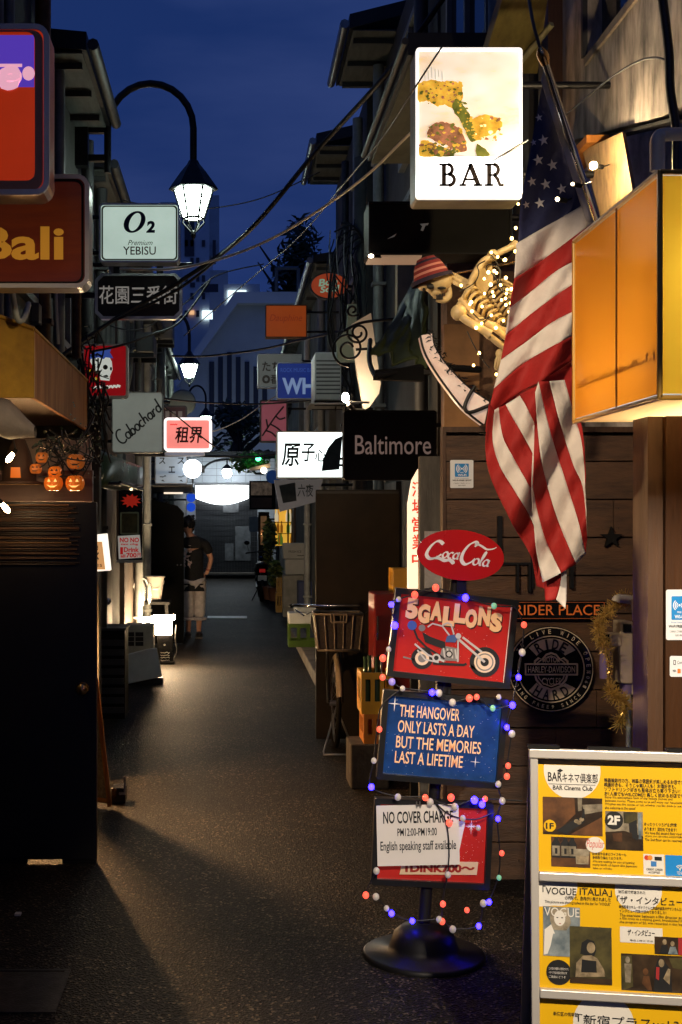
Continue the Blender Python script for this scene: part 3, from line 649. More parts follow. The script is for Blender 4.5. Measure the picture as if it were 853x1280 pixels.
# ---- black door with bamboo screen
Y = 6.25; dx1 = X(121, Y)
o = thing('open_black_door', 'open black door with a bamboo reed screen and brass knob', 'door', (-1.24, Y, 0))
a = MB(); a.box(-1.42, dx1, Y, Y+.04, .022, Z(628, Y)); a.build('panel', mat('black_door_paint', (.014, .0125, .011), .36, vary=.6, scale=3, bump=.08), o, bev=.004)
a = MB(); rg = random.Random(9)
M_reed = [mat('bamboo_reed_%s' % c, col, .45, vary=.4, scale=9, stretch=(.4, 6, 6)) for c, col in (('brown', (.10, .045, .018)), ('tan', (.22, .11, .04)), ('dark', (.03, .014, .007)))]
z = Z(706, Y)
while z < Z(630, Y):
    a.m = rg.choice((0, 0, 1, 2, 2)); xe = X(rg.uniform(84, 101), Y); a.tube([(-1.4, Y-.008+rg.uniform(-.003, .003), z), (xe, Y-.008+rg.uniform(-.003, .003), z+rg.uniform(-.006, .006))], rg.uniform(.003, .0048), 5); z += rg.uniform(.0065, .0095)
a.build('reed_screen', M_reed, o)
M_brass = mat('brass', (.65, .42, .18), .2, 1.0)
kz = Z(860, Y); kx = X(104, Y)
kn = MB(); kn.M = Matrix.Translation((kx, Y, kz)) @ Matrix.Rotation(R(90), 4, 'X'); kn.lathe([(.030, 0), (.030, .006), (.013, .010), (.012, .03), (.026, .036), (.031, .052), (.024, .066), (.0, .072)], n=18)
kn.build('knob', M_brass, o); kn = MB(); kn.M = Matrix.Translation((kx, Y+.04, kz)) @ Matrix.Rotation(R(-90), 4, 'X'); kn.lathe([(.03, 0), (.012, .01), (.012, .03), (.028, .045), (.02, .066), (0, .07)], n=14); kn.build('knob', M_brass, o)
a = MB()
for zz in (.3, 1.5): a.tube([(-1.43, Y+.02, zz), (-1.43, Y+.02, zz+.1)], .012, 6)
a.build('hinge', M_iron, o)
a = MB(); a.box(-1.42, X(34, Y), Y+.005, Y+.035, .001, .0215); a.box(X(78, Y), dx1-.004, Y+.005, Y+.035, .001, .0215); a.build('gap_light_blocker', M_black, o)  # strips added to block the light under both door ends
# floor lantern behind the door (lights the pavement through the gaps)
o = thing('floor_lantern', 'warm floor lantern standing behind the open black door', 'floor lantern', (-1.09, 7.95, 0))
a = MB(); a.lathe([(.1, 0), (.1, .03), (.02, .04), (.02, .78)], (-1.09, 7.95, 0), 14); a.build('stand', M_iron, o)
a = MB(); a.lathe([(.045, .80), (.055, .86), (.045, .92)], (-1.09, 7.95, 0), 12); a.build('bulb', lit('lantern_bulb_glow', (1.0, .54, .22), 1500), o)
a = MB(); a.lathe([(.02, .99), (.10, .955), (.11, .95)], (-1.09, 7.95, 0), 14); a.build('cap', M_iron, o)
a = MB(); a.loft([[(-1.09+.085*math.cos(R(t_)), 7.95+.085*math.sin(R(t_)), z_) for t_ in range(36, 190, 11)] for z_ in (.74, .96)]); a.build('light_shield', M_iron, o)  # shield added to keep lantern light off the pillar
o = tag(MB().box(-1.25, X(125, 8.2), 8.17, 8.3, 0, 2.3).build('shop_pillar', mat('grey_pillar_paint', (.07, .065, .055), .6, vary=.5, scale=6, spec=.2), bev=.006), 'slim grey pillar between the black door and the poster board', 'pillar')
# A-frame seen edge on behind the door
o = thing('folding_sign_board', 'wood-edged folding board with metal mesh leaning beside the black door', 'sandwich board', (-.85, 7.45, 0))
a = MB()
Y = 7.4
for (p, q) in (((X(120, Y), Y, Z(850, Y)), (X(137, Y), Y+.02, .02)), ((-.965, Y+.16, .98), (-.96, Y+.18, .02)), ((X(120, Y), Y, Z(850, Y)), (-.965, Y+.16, .98)), ((X(137, Y), Y+.02, .05), (-.96, Y+.18, .05))):
    a.tube([p, q], .018, 4)
a.build('wood_frame', M_ply, o)
a = MB(); a.add([(X(121, Y), Y, Z(856, Y)), (X(136, Y), Y+.02, .04), (-.962, Y+.18, .04), (-.962, Y+.16, .96)], [(0, 1, 2, 3)]); a.add([(X(121, Y), Y+.008, Z(856, Y)), (X(136, Y), Y+.028, .04), (-.962, Y+.188, .04), (-.962, Y+.168, .96)], [(3, 2, 1, 0)])
a.build('mesh_panel', mat('perforated_metal', (.25, .23, .2), .3, .8, vary=.6, scale=60), o)
o = thing('power_adapter_box', 'small black box with a bright upright metal bracket on the ground', 'box', (X(155, 7.6), 7.6, 0))
a = MB(); a.box(X(140, 7.6), X(158, 7.6), 7.55, 7.68, .005, .10); a.build('case', M_blackg, o, bev=.008)
a = MB(); a.box(X(156, 7.6), X(158.5, 7.6), 7.54, 7.549, .06, .17); a.box(X(150, 7.6), X(156, 7.6), 7.541, 7.549, .06, .075); a.build('bracket', M_chrome, o)
# ------------------------------------------------------------------ middle distance, skull-sign side of the alley
def tube_px(a, pts, Y, r, n=6, sm=5):
    a.tube(cr([P(x, y, Y if not isinstance(Y, (list, tuple)) else Y[i]) for i, (x, y) in enumerate(pts)], sm), r, n)
# red skull sign
Y = 9.4
t, f = sign('skull_sign', 'red sign with a white skull in a blue bandana and chrome edge', (103, 430, 160, 497), Y, .12, lit('crimson_sign_face', rgb(150, 14, 20), .62), M_white, .014, .03, wall=-1.22)
a = MB(); a.flat(pp([(113, 452), (114, 446), (119, 443), (128, 442), (137, 446), (140, 452), (141, 462), (137, 472), (128, 470), (122, 466), (116, 458)], Y), Y-.001)
a.flat(pp([(124, 467), (138, 472), (137, 476), (126, 475)], Y), Y-.0012)
a.m = 1; a.flat(pp([(112, 449), (113, 443), (122, 439), (130, 438), (138, 441), (142, 448), (128, 446)], Y), Y-.002); a.flat(pp([(124, 447), (132, 436), (140, 434), (137, 442), (130, 449)], Y), Y-.0022)
a.m = 2; a.flat([(X(132, Y)+u, Z(459, Y)+v) for u, v in ell(0, 0, .018, .018, 14)], Y-.002); a.flat([(X(139, Y)+u, Z(461, Y)+v) for u, v in ell(0, 0, .008, .014, 10)], Y-.002); a.flat(pp([(125, 469), (137, 473.2), (137, 474.2), (125, 470.4)], Y), Y-.002)
a.m = 3; a.flat([(X(119, Y)+u, Z(474, Y)+v) for u, v in ell(0, 0, .018, .015, 14)], Y-.0025); a.flat([(X(113.5, Y)+u, Z(464, Y)+v) for u, v in ell(0, 0, .014, .012, 12)], Y-.0025)
a.build('skull_emblem', [lit('bone_print', rgb(200, 205, 195), .7), lit('blue_print', rgb(50, 75, 150), .7), M_ink, lit('yellow_print', rgb(200, 170, 20), .6)], t)
a = MB(); a.stroke([(X(117+i*1.6, Y), Z(485-.12*i+1.1*math.sin(i*2.2), Y)) for i in range(22)], .018, Y-.002); a.build('lettering', lit('bone_print2', rgb(205, 205, 195), .7), t)
# Cabochard
Y = 10.5
t, f = sign('square_sign', 'large square off-white sign handwritten Cabochard', (140, 490, 204, 566), Y, .14, lit('offwhite_glow_face', rgb(122, 126, 118), .66), M_dirtywhite, .008, .03, wall=-1.18)  # lamplight on this unlit sign is put in as emission
a = MB(); a.hand('Cabochard', X(152, Y), Z(557, Y), .115, .013, Y-.002, rot=R(41), slant=.15); a.build('lettering', M_ink, t)
# pink sign
Y = 15.0
t, f = sign('pink_sign', 'bright pink lit sign reading 租界 in brushed red characters', (205, 522, 265, 564), Y, .16, lit('pink_sign_face', rgb(245, 135, 125), 1.15), lit('pink_white_rim', (1, .86, .84), 1.5), .03, .05, wall=-1.16)
a = MB(); tx(a, '租界', 219, 533, 254, 554, Y-.003, bold=.022, shear=.12); a.m = 1; a.stroke([(X(213+i*1.1, Y), Z(530+1.2*(i % 2), Y)) for i in range(9)], .012, Y-.003)
a.build('lettering', [mat('dark_red_ink', (.12, .004, .004), .5), lit('red_ink_small', rgb(225, 50, 50), .8)], t)
# others
Y = 15.6
t, f = sign('maroon_sign', 'small maroon sign with pale writing tucked behind the white square sign', (196, 507, 234, 535), Y, .12, mat('maroon_face', (.055, .018, .02), .5, vary=.3), M_dgrey, .02, .03, wall=-1.16)
a = MB()
for i in range(4): a.box(X(199+i*8, Y), X(204+i*8, Y), Y-.004, Y-.001, Z(523, Y), Z(514, Y))
a.build('lettering', mat('faded_print', (.22, .2, .19), .6), t)
Y = 16.4
o = thing('round_sign', 'round grey-white disc sign above the pink lit sign', 'round sign', (X(229, Y), Y, Z(520, Y)))
a = MB(); a.M = Matrix.Translation((X(229, Y), Y, Z(503, Y))) @ Matrix.Rotation(R(90), 4, 'X'); a.lathe([(.0, .05), (.15, .048), (.165, .03), (.165, -.03), (0, -.04)], n=30); a.build('disc', mat('dull_grey_white', (.20, .27, .29), .5, vary=.2), o)
a = MB(); a.tube([(-1.16, Y, Z(503, Y)), (X(218, Y), Y, Z(503, Y))], .02, 6); a.build('bracket', M_iron, o)
Y = 17.0
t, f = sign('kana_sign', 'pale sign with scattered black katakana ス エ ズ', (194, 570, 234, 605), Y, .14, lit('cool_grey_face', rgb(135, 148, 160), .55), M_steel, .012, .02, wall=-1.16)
a = MB()
for s_, x0, y0, x1, y1 in (('ス', 199, 572, 207, 580), ('ス', 222, 572, 231, 580), ('エ', 211, 583, 219, 591), ('ズ', 199, 594, 208, 602), ('ズ', 222, 594, 231, 602)): tx(a, s_, x0, y0, x1, y1, Y-.002, bold=.02)
a.build('lettering', M_ink, t)
Y = 16.8
o = thing('globe_lamp', 'round white globe lamp glowing beside the katakana sign', 'globe lamp', (X(241, Y), Y, Z(587, Y)))
MB().sph((X(241, Y), Y, Z(586, Y)), .125, 20, 12).build('globe', lit('bluish_globe_glow', (.86, .92, 1.0), 6.0), o)
a = MB(); a.tube([(-1.16, Y, Z(607, Y)), (X(241, Y), Y, Z(607, Y)), (X(241, Y), Y, Z(597, Y))], .02, 6); a.box(X(249, Y), X(256, Y), Y-.04, Y+.04, Z(591, Y), Z(582, Y)); a.build('bracket', M_dgrey, o)
Y = 15.2
t, f = sign('drink_sign', 'low white sign strip with a maroon end directly below the pink lit sign', (206, 565, 256, 570), Y, .1, lit('strip_face', rgb(110, 115, 130), .5), M_steel, .01, .015, wall=-1.16)
Y = 19.5
t, f = sign('blue_dot_sign', 'white sign with two blue discs above the person', (233, 617, 245, 655), Y, .05, lit('pale_face', rgb(140, 150, 165), .5), M_steel, .008, .01, wall=-1.16)
a = MB()
for zz in (622, 634): a.flat([(X(239, Y)+u, Z(zz, Y)+v) for u, v in ell(0, 0, .07, .07, 18)], Y-.003)
a.m = 1
for i in range(2):
    for j in range(2): a.flat([(X(236+i*6, Y)+u, Z(645+j*6, Y)+v) for u, v in ell(0, 0, .022, .022, 10)], Y-.003)
a.build('print', [lit('royal_blue_print', rgb(25, 75, 205), .8), M_ink], t)
Y = 18.6
o = thing('shop_canopy', 'thin dark canopy with a bright edge over the black panel door', 'canopy', (X(215, Y), Y, Z(612, Y)))
a = MB(); a.box(-1.16, X(242, Y), Y-.6, Y+.4, Z(616, Y), Z(609, Y)); a.build('slab', M_dgrey, o)
a = MB(); a.box(X(208, Y), X(231, Y), Y-.64, Y-.602, Z(618.5, Y), Z(616.5, Y)); a.build('light_strip', lit('cream_strip_glow', (1, .8, .6), 1.2), o)
# green tarpaulin awning
def tarp(name, label, mats, A, B, C, D, wob=.03, nu=14, nv=10, seed=1, cat='awning', thick=.006):
    A, B, C, D = map(Vector, (A, B, C, D)); rows = []
    for i in range(nv+1):
        v = i/nv; row = []
        for j in range(nu+1):
            u = j/nu; p = (A*(1-u)+B*u)*(1-v)+(D*(1-u)+C*u)*v
            n_ = mnoise.noise(Vector((u*5+seed, v*3, seed))) + .5*mnoise.noise(Vector((u*13, v*5+seed, seed)))
            row.append(p + Vector((n_*wob, 0, n_*wob-.03*math.sin(math.pi*v))))
        rows.append(row)
    o = thing(name, label, cat, tuple((A+B+C+D)/4)); q = MB(); q.loft(rows); c = q.build('sheet', mats, o)
    s = c.modifiers.new('thickness', 'SOLIDIFY'); s.thickness = thick
    return o
M_gtarp = mat('green_tarpaulin', (.022, .05, .025), .28, vary=.4, scale=6)
o = tarp('tarpaulin_awning', 'dark green tarpaulin awning hanging over the poster board', M_gtarp, (-1.22, 8.9, Z(560, 8.9)), (-1.22, 11.0, Z(585, 11)), (X(178, 11), 11.0, Z(612, 11)), (X(152, 8.9), 8.9, Z(603, 8.9)), .06)
a = MB(); a.tube([(X(152, 8.9)-.005, 8.85, Z(603, 8.9)), (X(178, 11), 11.05, Z(612, 11))], .012, 6); a.tube([(-1.22, 8.9, Z(604, 8.9)), (X(152, 8.9), 8.9, Z(604, 8.9))], .012, 6); a.build('rod', M_iron, o)
rows = []
for i in range(9):
    v = i/8; row = []
    for j in range(15):
        u = j/14; px_ = 116+u*62; top_ = 560+u*24; bot_ = 606+8*math.sin(u*3.1)-u*2; yy = 8.75+u*u*2.2+.06*math.sin(u*9+v*4)
        row.append(tuple(P(px_+4*math.sin(v*3)*(1-u), top_+(bot_-top_)*v, yy)))
    rows.append(row)
q_ = MB(); q_.loft(rows); c_ = q_.build('front_drape', M_gtarp, o); s_ = c_.modifiers.new('thickness', 'SOLIDIFY'); s_.thickness = .006
# paper lantern sign
Y = 8.08
o = thing('paper_sign', 'small glowing paper sign with cream front beside the grey pillar', 'paper sign', (X(127, Y), Y, Z(713, Y)))
a = MB(); a.prism(pp([(112, 715), (138, 713), (133, 667), (112, 669)], Y), Y, Y+.09); a.build('box', lit('white_paper_glow', (1.0, .88, .74), 1.3), o)
a = MB(); a.flat(pp([(112, 712), (132, 712), (128, 677), (112, 677)], Y), Y-.002); a.build('poster', lit('cream_paper_glow', rgb(205, 150, 95), .9), o)
a = MB(); tx(a, 'e', 118, 681, 123, 688, Y-.004, bold=.02); tx(a, '×', 117, 690, 124, 700, Y-.004); tx(a, 'yes', 114, 705, 128, 710, Y-.004); a.build('lettering', mat('brown_ink', (.06, .02, .01), .6), o)
a = MB(); a.box(-1.2, X(113, Y), Y+.03, Y+.06, Z(700, Y), Z(696, Y)); a.build('bracket', M_iron, o)
# poster board
Y = 11.5
o = thing('poster_board', 'tall black poster board with a white price notice on a timber post', 'poster board', (X(163, Y), Y, 0))
a = MB(); a.box(X(148, Y), X(178, Y), Y, Y+.05, Z(702, Y), Z(612, Y)); a.build('board', M_blackg, o)
a = MB(); a.box(X(146, Y), X(148.5, Y), Y-.01, Y+.055, Z(702, Y), Z(612, Y)); a.build('edge', M_wood_d, o)
a = MB(); a.box(X(146, Y), X(179, Y), Y-.02, Y+.06, Z(703.5, Y), Z(700, Y)); a.build('ledge', M_alu, o)
a = MB(); a.box(X(149.5, Y), X(155.5, Y), Y+.005, Y+.045, 0, Z(703.6, Y)); a.build('post', mat('pale_timber', (.42, .27, .15), .6, vary=.3, scale=4), o)
a = MB(); rg = random.Random(2); pts = []
for i in range(22):
    an = 2*math.pi*i/22; rr = 1 if i % 2 else .62; pts.append((X(164+13*rr*math.cos(an), Y), Z(626-9*rr*math.sin(an), Y)))
a.flat(pts, Y-.003); a.build('flame_print', lit('red_flame_print', rgb(150, 30, 18), .6), o)
a = MB(); a.ring(rrect(X(150.5, Y), Z(668, Y), X(174, Y), Z(640, Y), .015), rrect(X(152.5, Y), Z(666, Y), X(172, Y), Z(642, Y), .008), Y-.008, Y-.0005); pf = a.build('photo_frame', mat('olive_frame', (.22, .24, .15), .4), o)
a = MB(); a.flat(pp([(152, 666.5), (172.5, 666.5), (172.5, 641.5), (152, 641.5)], Y), Y-.002); a.build('photo', mat('dark_photo', (.10, .085, .03), .3, vary=.9, scale=12), pf)
a = MB(); a.prism(pp([(149, 699), (177, 697), (175, 668.5), (147.5, 670)], Y), Y-.012, Y-.009); nt = a.build('notice', lit('notice_paper', rgb(190, 185, 175), .38), o)
a = MB()
for s_, x0, y0, x1, y1 in (('NO NO', 150, 672, 174, 678), ('tax chg', 151, 679, 173, 682), ('1', 150.5, 684, 154, 693), ('Drink', 155, 684, 174, 690), ('700', 158, 691, 171, 697), ('all', 151, 693, 157, 697), ('円', 172, 691, 176, 696.5)): tx(a, s_, x0, y0, x1, y1, Y-.0135, bold=.035)
a.build('lettering', lit('red_notice_ink', rgb(180, 22, 20), .5), nt)
# black panel door (open)
Y = 17.3
o = thing('black_panel_door', 'plain black panel door standing open in front of the person', 'door', (X(204, Y), Y, 0))
a = MB(); a.prism([(X(178, Y), .01), (X(230, Y), .01), (X(230, Y), Z(641, Y)), (X(222, Y), Z(632, Y)), (X(178, Y), Z(622, Y))], Y, Y+.05); a.build('panel', mat('flat_black_door', (.003, .003, .003), .85, spec=.06), o)
a = MB()
for px in (222, 226.5): a.sph((X(px, Y), Y-.012, Z(706, Y)), .014, 8, 6)
a.build('lock', M_chrome, o)
# white enamel bucket, dark stand, umbrellas
Y = 15.8
o = thing('dark_stand', 'low dark stand under the pale bucket and umbrellas', 'stand', (X(185, Y), Y, 0))
a = MB(); a.box(X(160, Y), X(213, Y), Y-.12, Y+.45, Z(752, Y)-.03, Z(752, Y)); a.box(X(162, Y), X(166, Y), Y-.1, Y+.4, 0, Z(752, Y)-.031); a.box(X(207, Y), X(211, Y), Y-.1, Y+.4, 0, Z(752, Y)-.031); a.build('frame', M_black, o)
o = thing('pale_bucket', 'pale plastic bucket with a wire handle on the dark stand', 'bucket', (X(194, Y), Y+.1, Z(752, Y)))
a = MB(); a.lathe([(.07, 0), (.075, .01), (.105, .29), (.122, .295), (.122, .31), (.11, .312), (.098, .27), (.07, .02)], (X(194, Y), Y+.1, Z(752, Y)), 22, cap=True); a.build('pail', mat('pale_grey_plastic', (.42, .38, .33), .4), o)
a = MB(); a.tube([(X(194, Y)+.115*math.cos(R(i*18)), Y-.02-.01*math.sin(R(i*18)), Z(752, Y)+.26-.11*math.sin(R(i*18))) for i in range(11)], .004, 5); a.build('handle', M_steel, o)
Y = 15.3
M_clear = mat('clear_vinyl', (.75, .8, .8), .15, alpha=None, trans=.7)
for i, (px, lb) in enumerate(((165, 'clear umbrella nearest the timber post, its crook hooked left'), (172, 'clear umbrella in the middle of the three crooks'), (180, 'clear umbrella with the highest crook next to the bucket'))):
    zt = Z((735, 731, 727)[i], Y); x = X(px, Y)
    o = thing('clear_umbrella', lb.replace(' hooked left', ' turned outwards'), 'umbrella', (x+.04, Y, Z(752, 15.8)), group='clear umbrellas on the dark stand')
    a = MB(); a.tube(cr([(x+.07, Y, zt-.25), (x+.045, Y, zt-.06), (x+.03, Y, zt), (x, Y, zt+.035), (x-.035, Y, zt+.01), (x-.035, Y, zt-.04)], 4), .009, 8); a.build('crook_handle', mat('pale_handle_plastic', (.6, .6, .58), .25), o)
    a = MB(); a.lathe([(.008, 0), (.03, .06), (.035, .2), (.012, .26)], (x+.065, Y, Z(752, 15.8)+.001), 10); a.build('canopy', M_clear, o)
# lit box sign with bare tube
Y = 14.9
o = thing('floor_light_box', 'black floor sign topped by a blown-out white lamp box', 'lit floor sign', (X(208, Y), Y, 0))
Mg = lit('hot_white_lamp_glow', (1.0, .70, .40), 190)
a = MB(); a.prism(rrect(X(188, Y), Z(793, Y), X(215, Y), Z(770, Y), .03), Y-.02, Y+.1); a.build('lamp_box', Mg, o)
a = MB(); a.tube([(X(178, Y), Y-.03, Z(775, Y)), (X(219, Y), Y-.03, Z(771, Y))], .03, 8); a.build('lamp_tube', Mg, o)
a = MB(); a.prism(pp([(198, 832), (217, 829), (216, 793.5), (196, 793.5)], Y), Y, Y+.06); a.build('sign_panel', M_blackg, o)
a = MB(); rg = random.Random(3)
for i in range(5): a.stroke([(X(201+j*1.4, Y), Z(816+i*3+rg.uniform(-.8, .8), Y)) for j in range(9)], .008, Y-.003)
a.flat([(X(206, Y)+u, Z(806, Y)+v) for u, v in ell(0, 0, .012, .012, 8)], Y-.003); a.build('chalk_lettering', mat('chalk', (.55, .5, .46), .7), o)
a = MB(); a.tube(cr([(X(217, Y), Y+.08, .05), (X(221, Y), Y+.1, .15), (X(219, Y), Y+.1, .3), (X(220, Y), Y+.1, .45)], 5), .008, 5); a.build('cord', M_cable, o)
a = MB(); a.box(X(196, Y), X(218, Y), Y-.03, Y+.12, 0, .03); a.build('foot', M_black, o)
# AC outdoor unit and white board
Y = 13.3
o = thing('air_conditioner_unit', 'old beige outdoor air conditioner unit standing on the pavement edge', 'air conditioner', (X(174, Y), Y, 0))
a = MB(); a.box(X(156, Y), X(192, Y), Y, Y+.3, .06, Z(781, Y)); a.build('case', mat('aged_beige_enamel', (.48, .46, .37), .5, vary=.3), o, bev=.012)
a = MB()
for i in range(3):
    for j in range(2): a.box(X(158+j*11.5, Y), X(168+j*11.5, Y), Y-.006, Y-.001, Z(805-i*6, Y)-.02, Z(801-i*6, Y)-.01)
a.build('grille', M_ink, o)
a = MB(); a.box(X(158, Y), X(162, Y), Y+.03, Y+.28, 0, .0595); a.box(X(186, Y), X(190, Y), Y+.03, Y+.28, 0, .0595); a.build('foot', M_dgrey, o)
Y = 13.0
o = thing('white_leaning_cover', 'white metal cover panel leaning tilted against the air conditioner', 'panel', (X(180, Y), Y, .06))
a = MB(); a.prism(pp([(156, 856), (203, 846), (196, 810), (182, 812), (156, 819)], Y), Y, Y+.05); a.build('panel', M_white, o, bev=.01)
a = MB(); a.box(X(157, Y), X(203, Y), Y+.06, Y+.26, .001, .07); a.build('base', M_dgrey, o)
# slatted dark cabinet
Y = 10.8
o = thing('slatted_cabinet', 'dark slatted cabinet beside the grey pillar', 'cabinet', (X(137, Y), Y, 0))
a = MB(); a.box(X(112, Y), X(156, Y), Y+.012, Y+.4, 0, Z(788, Y)); a.build('case', M_black, o)
a = MB()
for i in range(8): a.box(X(121, Y), X(155, Y), Y-.006, Y+.0115, Z(800+i*12, Y)-.05, Z(800+i*12, Y))
a.build('slats', M_dgrey, o)
a = MB(); a.box(X(111, Y), X(158, Y), Y-.03, Y+.42, Z(788, Y)+.001, Z(785, Y)); a.build('cabinet_top', M_dgrey, o)
# street clutter on facade: pipes + small AC + cables
def ac_unit(px0, py0, px1, py1, Y, label, wall, m_=None, fan=True, flip=False):
    x0, x1, z0, z1 = X(px0, Y), X(px1, Y), Z(py1, Y), Z(py0, Y)
    o = thing('air_conditioner_unit', label, 'air conditioner', ((x0+x1)/2, Y, z0))
    a = MB(); a.box(x0, x1, Y, Y+.6, z0, z1); a.build('case', m_ or M_dirtywhite, o, bev=.015)
    a = MB(); h = z1-z0
    for i in range(9): a.box(x0+.05*(x1-x0), x1-.05*(x1-x0), Y-.005, Y-.001, z0+h*(.12+.085*i), z0+h*(.15+.085*i))
    a.build('grille', M_grey, o)
    a = MB(); a.box(min(wall, x0), max(wall, x1), Y+.05, Y+.09, z0-.05, z0-.002); a.box(min(wall, x0), max(wall, x1), Y+.5, Y+.54, z0-.05, z0-.002); a.build('bracket', M_iron, o)
    a = MB(); s_ = 1 if wall > x1 else -1; xe = x1 if s_ > 0 else x0
    a.tube(cr([(xe, Y+.3, z0+h*.3), (xe+s_*.06, Y+.3, z0+h*.25), (xe+s_*.08, Y+.3, z0-.2), (wall-s_*.02, Y+.3, z0-.5)], 4), .02, 6); a.build('hose', M_cabl2, o)
    return o
ac_unit(170, 415, 192, 440, 13.5, 'small grimy air conditioner high on the wall behind the red skull sign', -1.18, M_grey)
ac_unit(200, 400, 216, 424, 18, 'dim air conditioner under the second street lamp arm', -1.16, M_grey)
M_vine = mat('dry_vine', (.03, .025, .02), .8)
def facade_run(name, label, pts, r, m_, cat):
    a = MB(); a.tube(cr(pts, 6), r, 6); return tag(a.build(name, m_), label, cat)
facade_run('wall_pipe', 'pale elbow pipe bent against the wall above the mustard awning', [P(15, 360, 5.7), P(22, 398, 5.7), P(30, 398, 5.75), P(36, 380, 5.9)], .014, M_dirtywhite, 'pipe')
o = tag(MB().box(X(38, 6.2), X(49, 6.2), 6.2, 6.3, Z(403, 6.2), Z(378, 6.2)).build('junction_box', M_dgrey, bev=.006), 'small grey junction box above the mustard awning', 'junction box')
facade_run('wall_pipe', 'slim pale pipe running down the wall under the amber sign', [P(70, 362, 6.6), P(71, 390, 6.6), P(73, 430, 6.6)], .010, M_dirtywhite, 'pipe')
facade_run('wall_pipe', 'rusty brown pipe running down behind the clipped name board', [P(96, 362, 7.6), P(96, 400, 7.6), P(96, 448, 7.6)], .03, M_rust, 'pipe')
facade_run('wall_pipe', 'bright green-white pipe behind the red skull sign', [P(174, 440, 14), P(175, 462, 14), P(175, 488, 14)], .02, M_dirtywhite, 'pipe')
facade_run('wall_pipe', 'short bent pipe right of the red skull sign', [P(188, 455, 14), P(193, 462, 14), P(190, 475, 14)], .02, M_dirtywhite, 'pipe')
o = tag(MB().box(X(203, 19), X(206.5, 19), 19, 19.1, Z(500, 19), Z(398, 19)).build('wall_conduit', M_pipe), 'grey square conduit on the wall below the second street lamp', 'conduit')
o = thing('vine_tangle', 'dark tangle of dry vines and cables on the wall between awning and red skull sign', 'vine', P(112, 500, 8.1))
a = MB(); rg = random.Random(12)
for i in range(42):
    x = rg.uniform(100, 132); y = rg.uniform(405, 560); a.tube(cr([P(x, y, 8.1+rg.uniform(-.1, .2)), P(x+rg.uniform(-10, 12), y+rg.uniform(10, 40), 8.1), P(x+rg.uniform(-14, 14), y+rg.uniform(30, 75), 8.1+rg.uniform(-.1, .2))], 4), rg.uniform(.003, .009), 5)
a.build('stems', M_vine, o)
a = MB(); a.leaves(P(115, 480, 8.1), (.1, .12, .4), 90, .06, 3, 8); a.build('leaves', M_lf, o)

# ------------------------------------------------------------------ the person
def skin_mesh(name, nodes, edges, m_, parent, sub=2, root=0):
    me = bpy.data.meshes.new(name); off = Vector((0, 0, 0)); q = parent
    while q is not None: off += q.location; q = q.parent
    me.from_pydata([tuple(Vector(n[0])-off) for n in nodes], edges, [])
    o = bpy.data.objects.new(name, me); COL.objects.link(o)
    md = o.modifiers.new('skin', 'SKIN'); md.use_smooth_shade = True
    sv = me.skin_vertices[0].data
    for i, n in enumerate(nodes):
        r_ = n[1]; sv[i].radius = r_ if isinstance(r_, tuple) else (r_, r_); sv[i].use_root = (i == root)
    sb = o.modifiers.new('smooth', 'SUBSURF'); sb.levels = sub; sb.render_levels = sub
    dg = bpy.context.evaluated_depsgraph_get(); nm = bpy.data.meshes.new_from_object(o.evaluated_get(dg))
    nm.name = name; bpy.data.objects.remove(o)
    o = bpy.data.objects.new(name, nm); COL.objects.link(o); nm.materials.clear(); nm.materials.append(m_)
    for p in nm.polygons: p.use_smooth = True
    if parent is not None: o.parent = parent
    return o
Y = 18.3; bx = X(243, Y)
M_skin = mat('skin', (.60, .30, .18), .5, vary=.1)
t = thing('person', 'person in a black printed T-shirt and rolled grey trousers, one hand on the hip', 'person', (bx, Y, 0))
def q(dx, dy, z): return (bx+dx, Y+dy, z)
nodes = [(q(0, 0, .88), (.10, .08)), (q(0, .0, 1.08), (.09, .075)), (q(-.01, 0, 1.28), (.11, .08)), (q(-.02, .01, 1.38), (.09, .07)), (q(-.06, .0, 1.46), .046), (q(-.085, -.005, 1.52), .06), (q(-.09, -.01, 1.60), (.072, .085)), (q(-.09, -.01, 1.655), .055),
         (q(.15, .01, 1.35), .058), (q(.245, .06, 1.12), .040), (q(.19, .03, .935), .028), (q(.155, .02, .90), .03),
         (q(-.19, .01, 1.35), .058), (q(-.22, -.02, 1.10), .040), (q(-.24, -.10, .93), .028), (q(-.245, -.12, .86), .03),
         (q(.075, 0, .82), .075), (q(.072, -.01, .46), .052), (q(.068, .01, .24), .043), (q(.065, .01, .08), .033), (q(.075, -.10, .035), .032),
         (q(-.085, 0, .82), .075), (q(-.08, -.015, .46), .052), (q(-.08, .01, .24), .043), (q(-.082, .01, .08), .033), (q(-.095, -.10, .035), .032)]
edges = [(0, 1), (1, 2), (2, 3), (3, 4), (4, 5), (5, 6), (6, 7), (3, 8), (8, 9), (9, 10), (10, 11), (3, 12), (12, 13), (13, 14), (14, 15), (0, 16), (16, 17), (17, 18), (18, 19), (19, 20), (0, 21), (21, 22), (22, 23), (23, 24), (24, 25)]
skin_mesh('body', nodes, edges, M_skin, t)
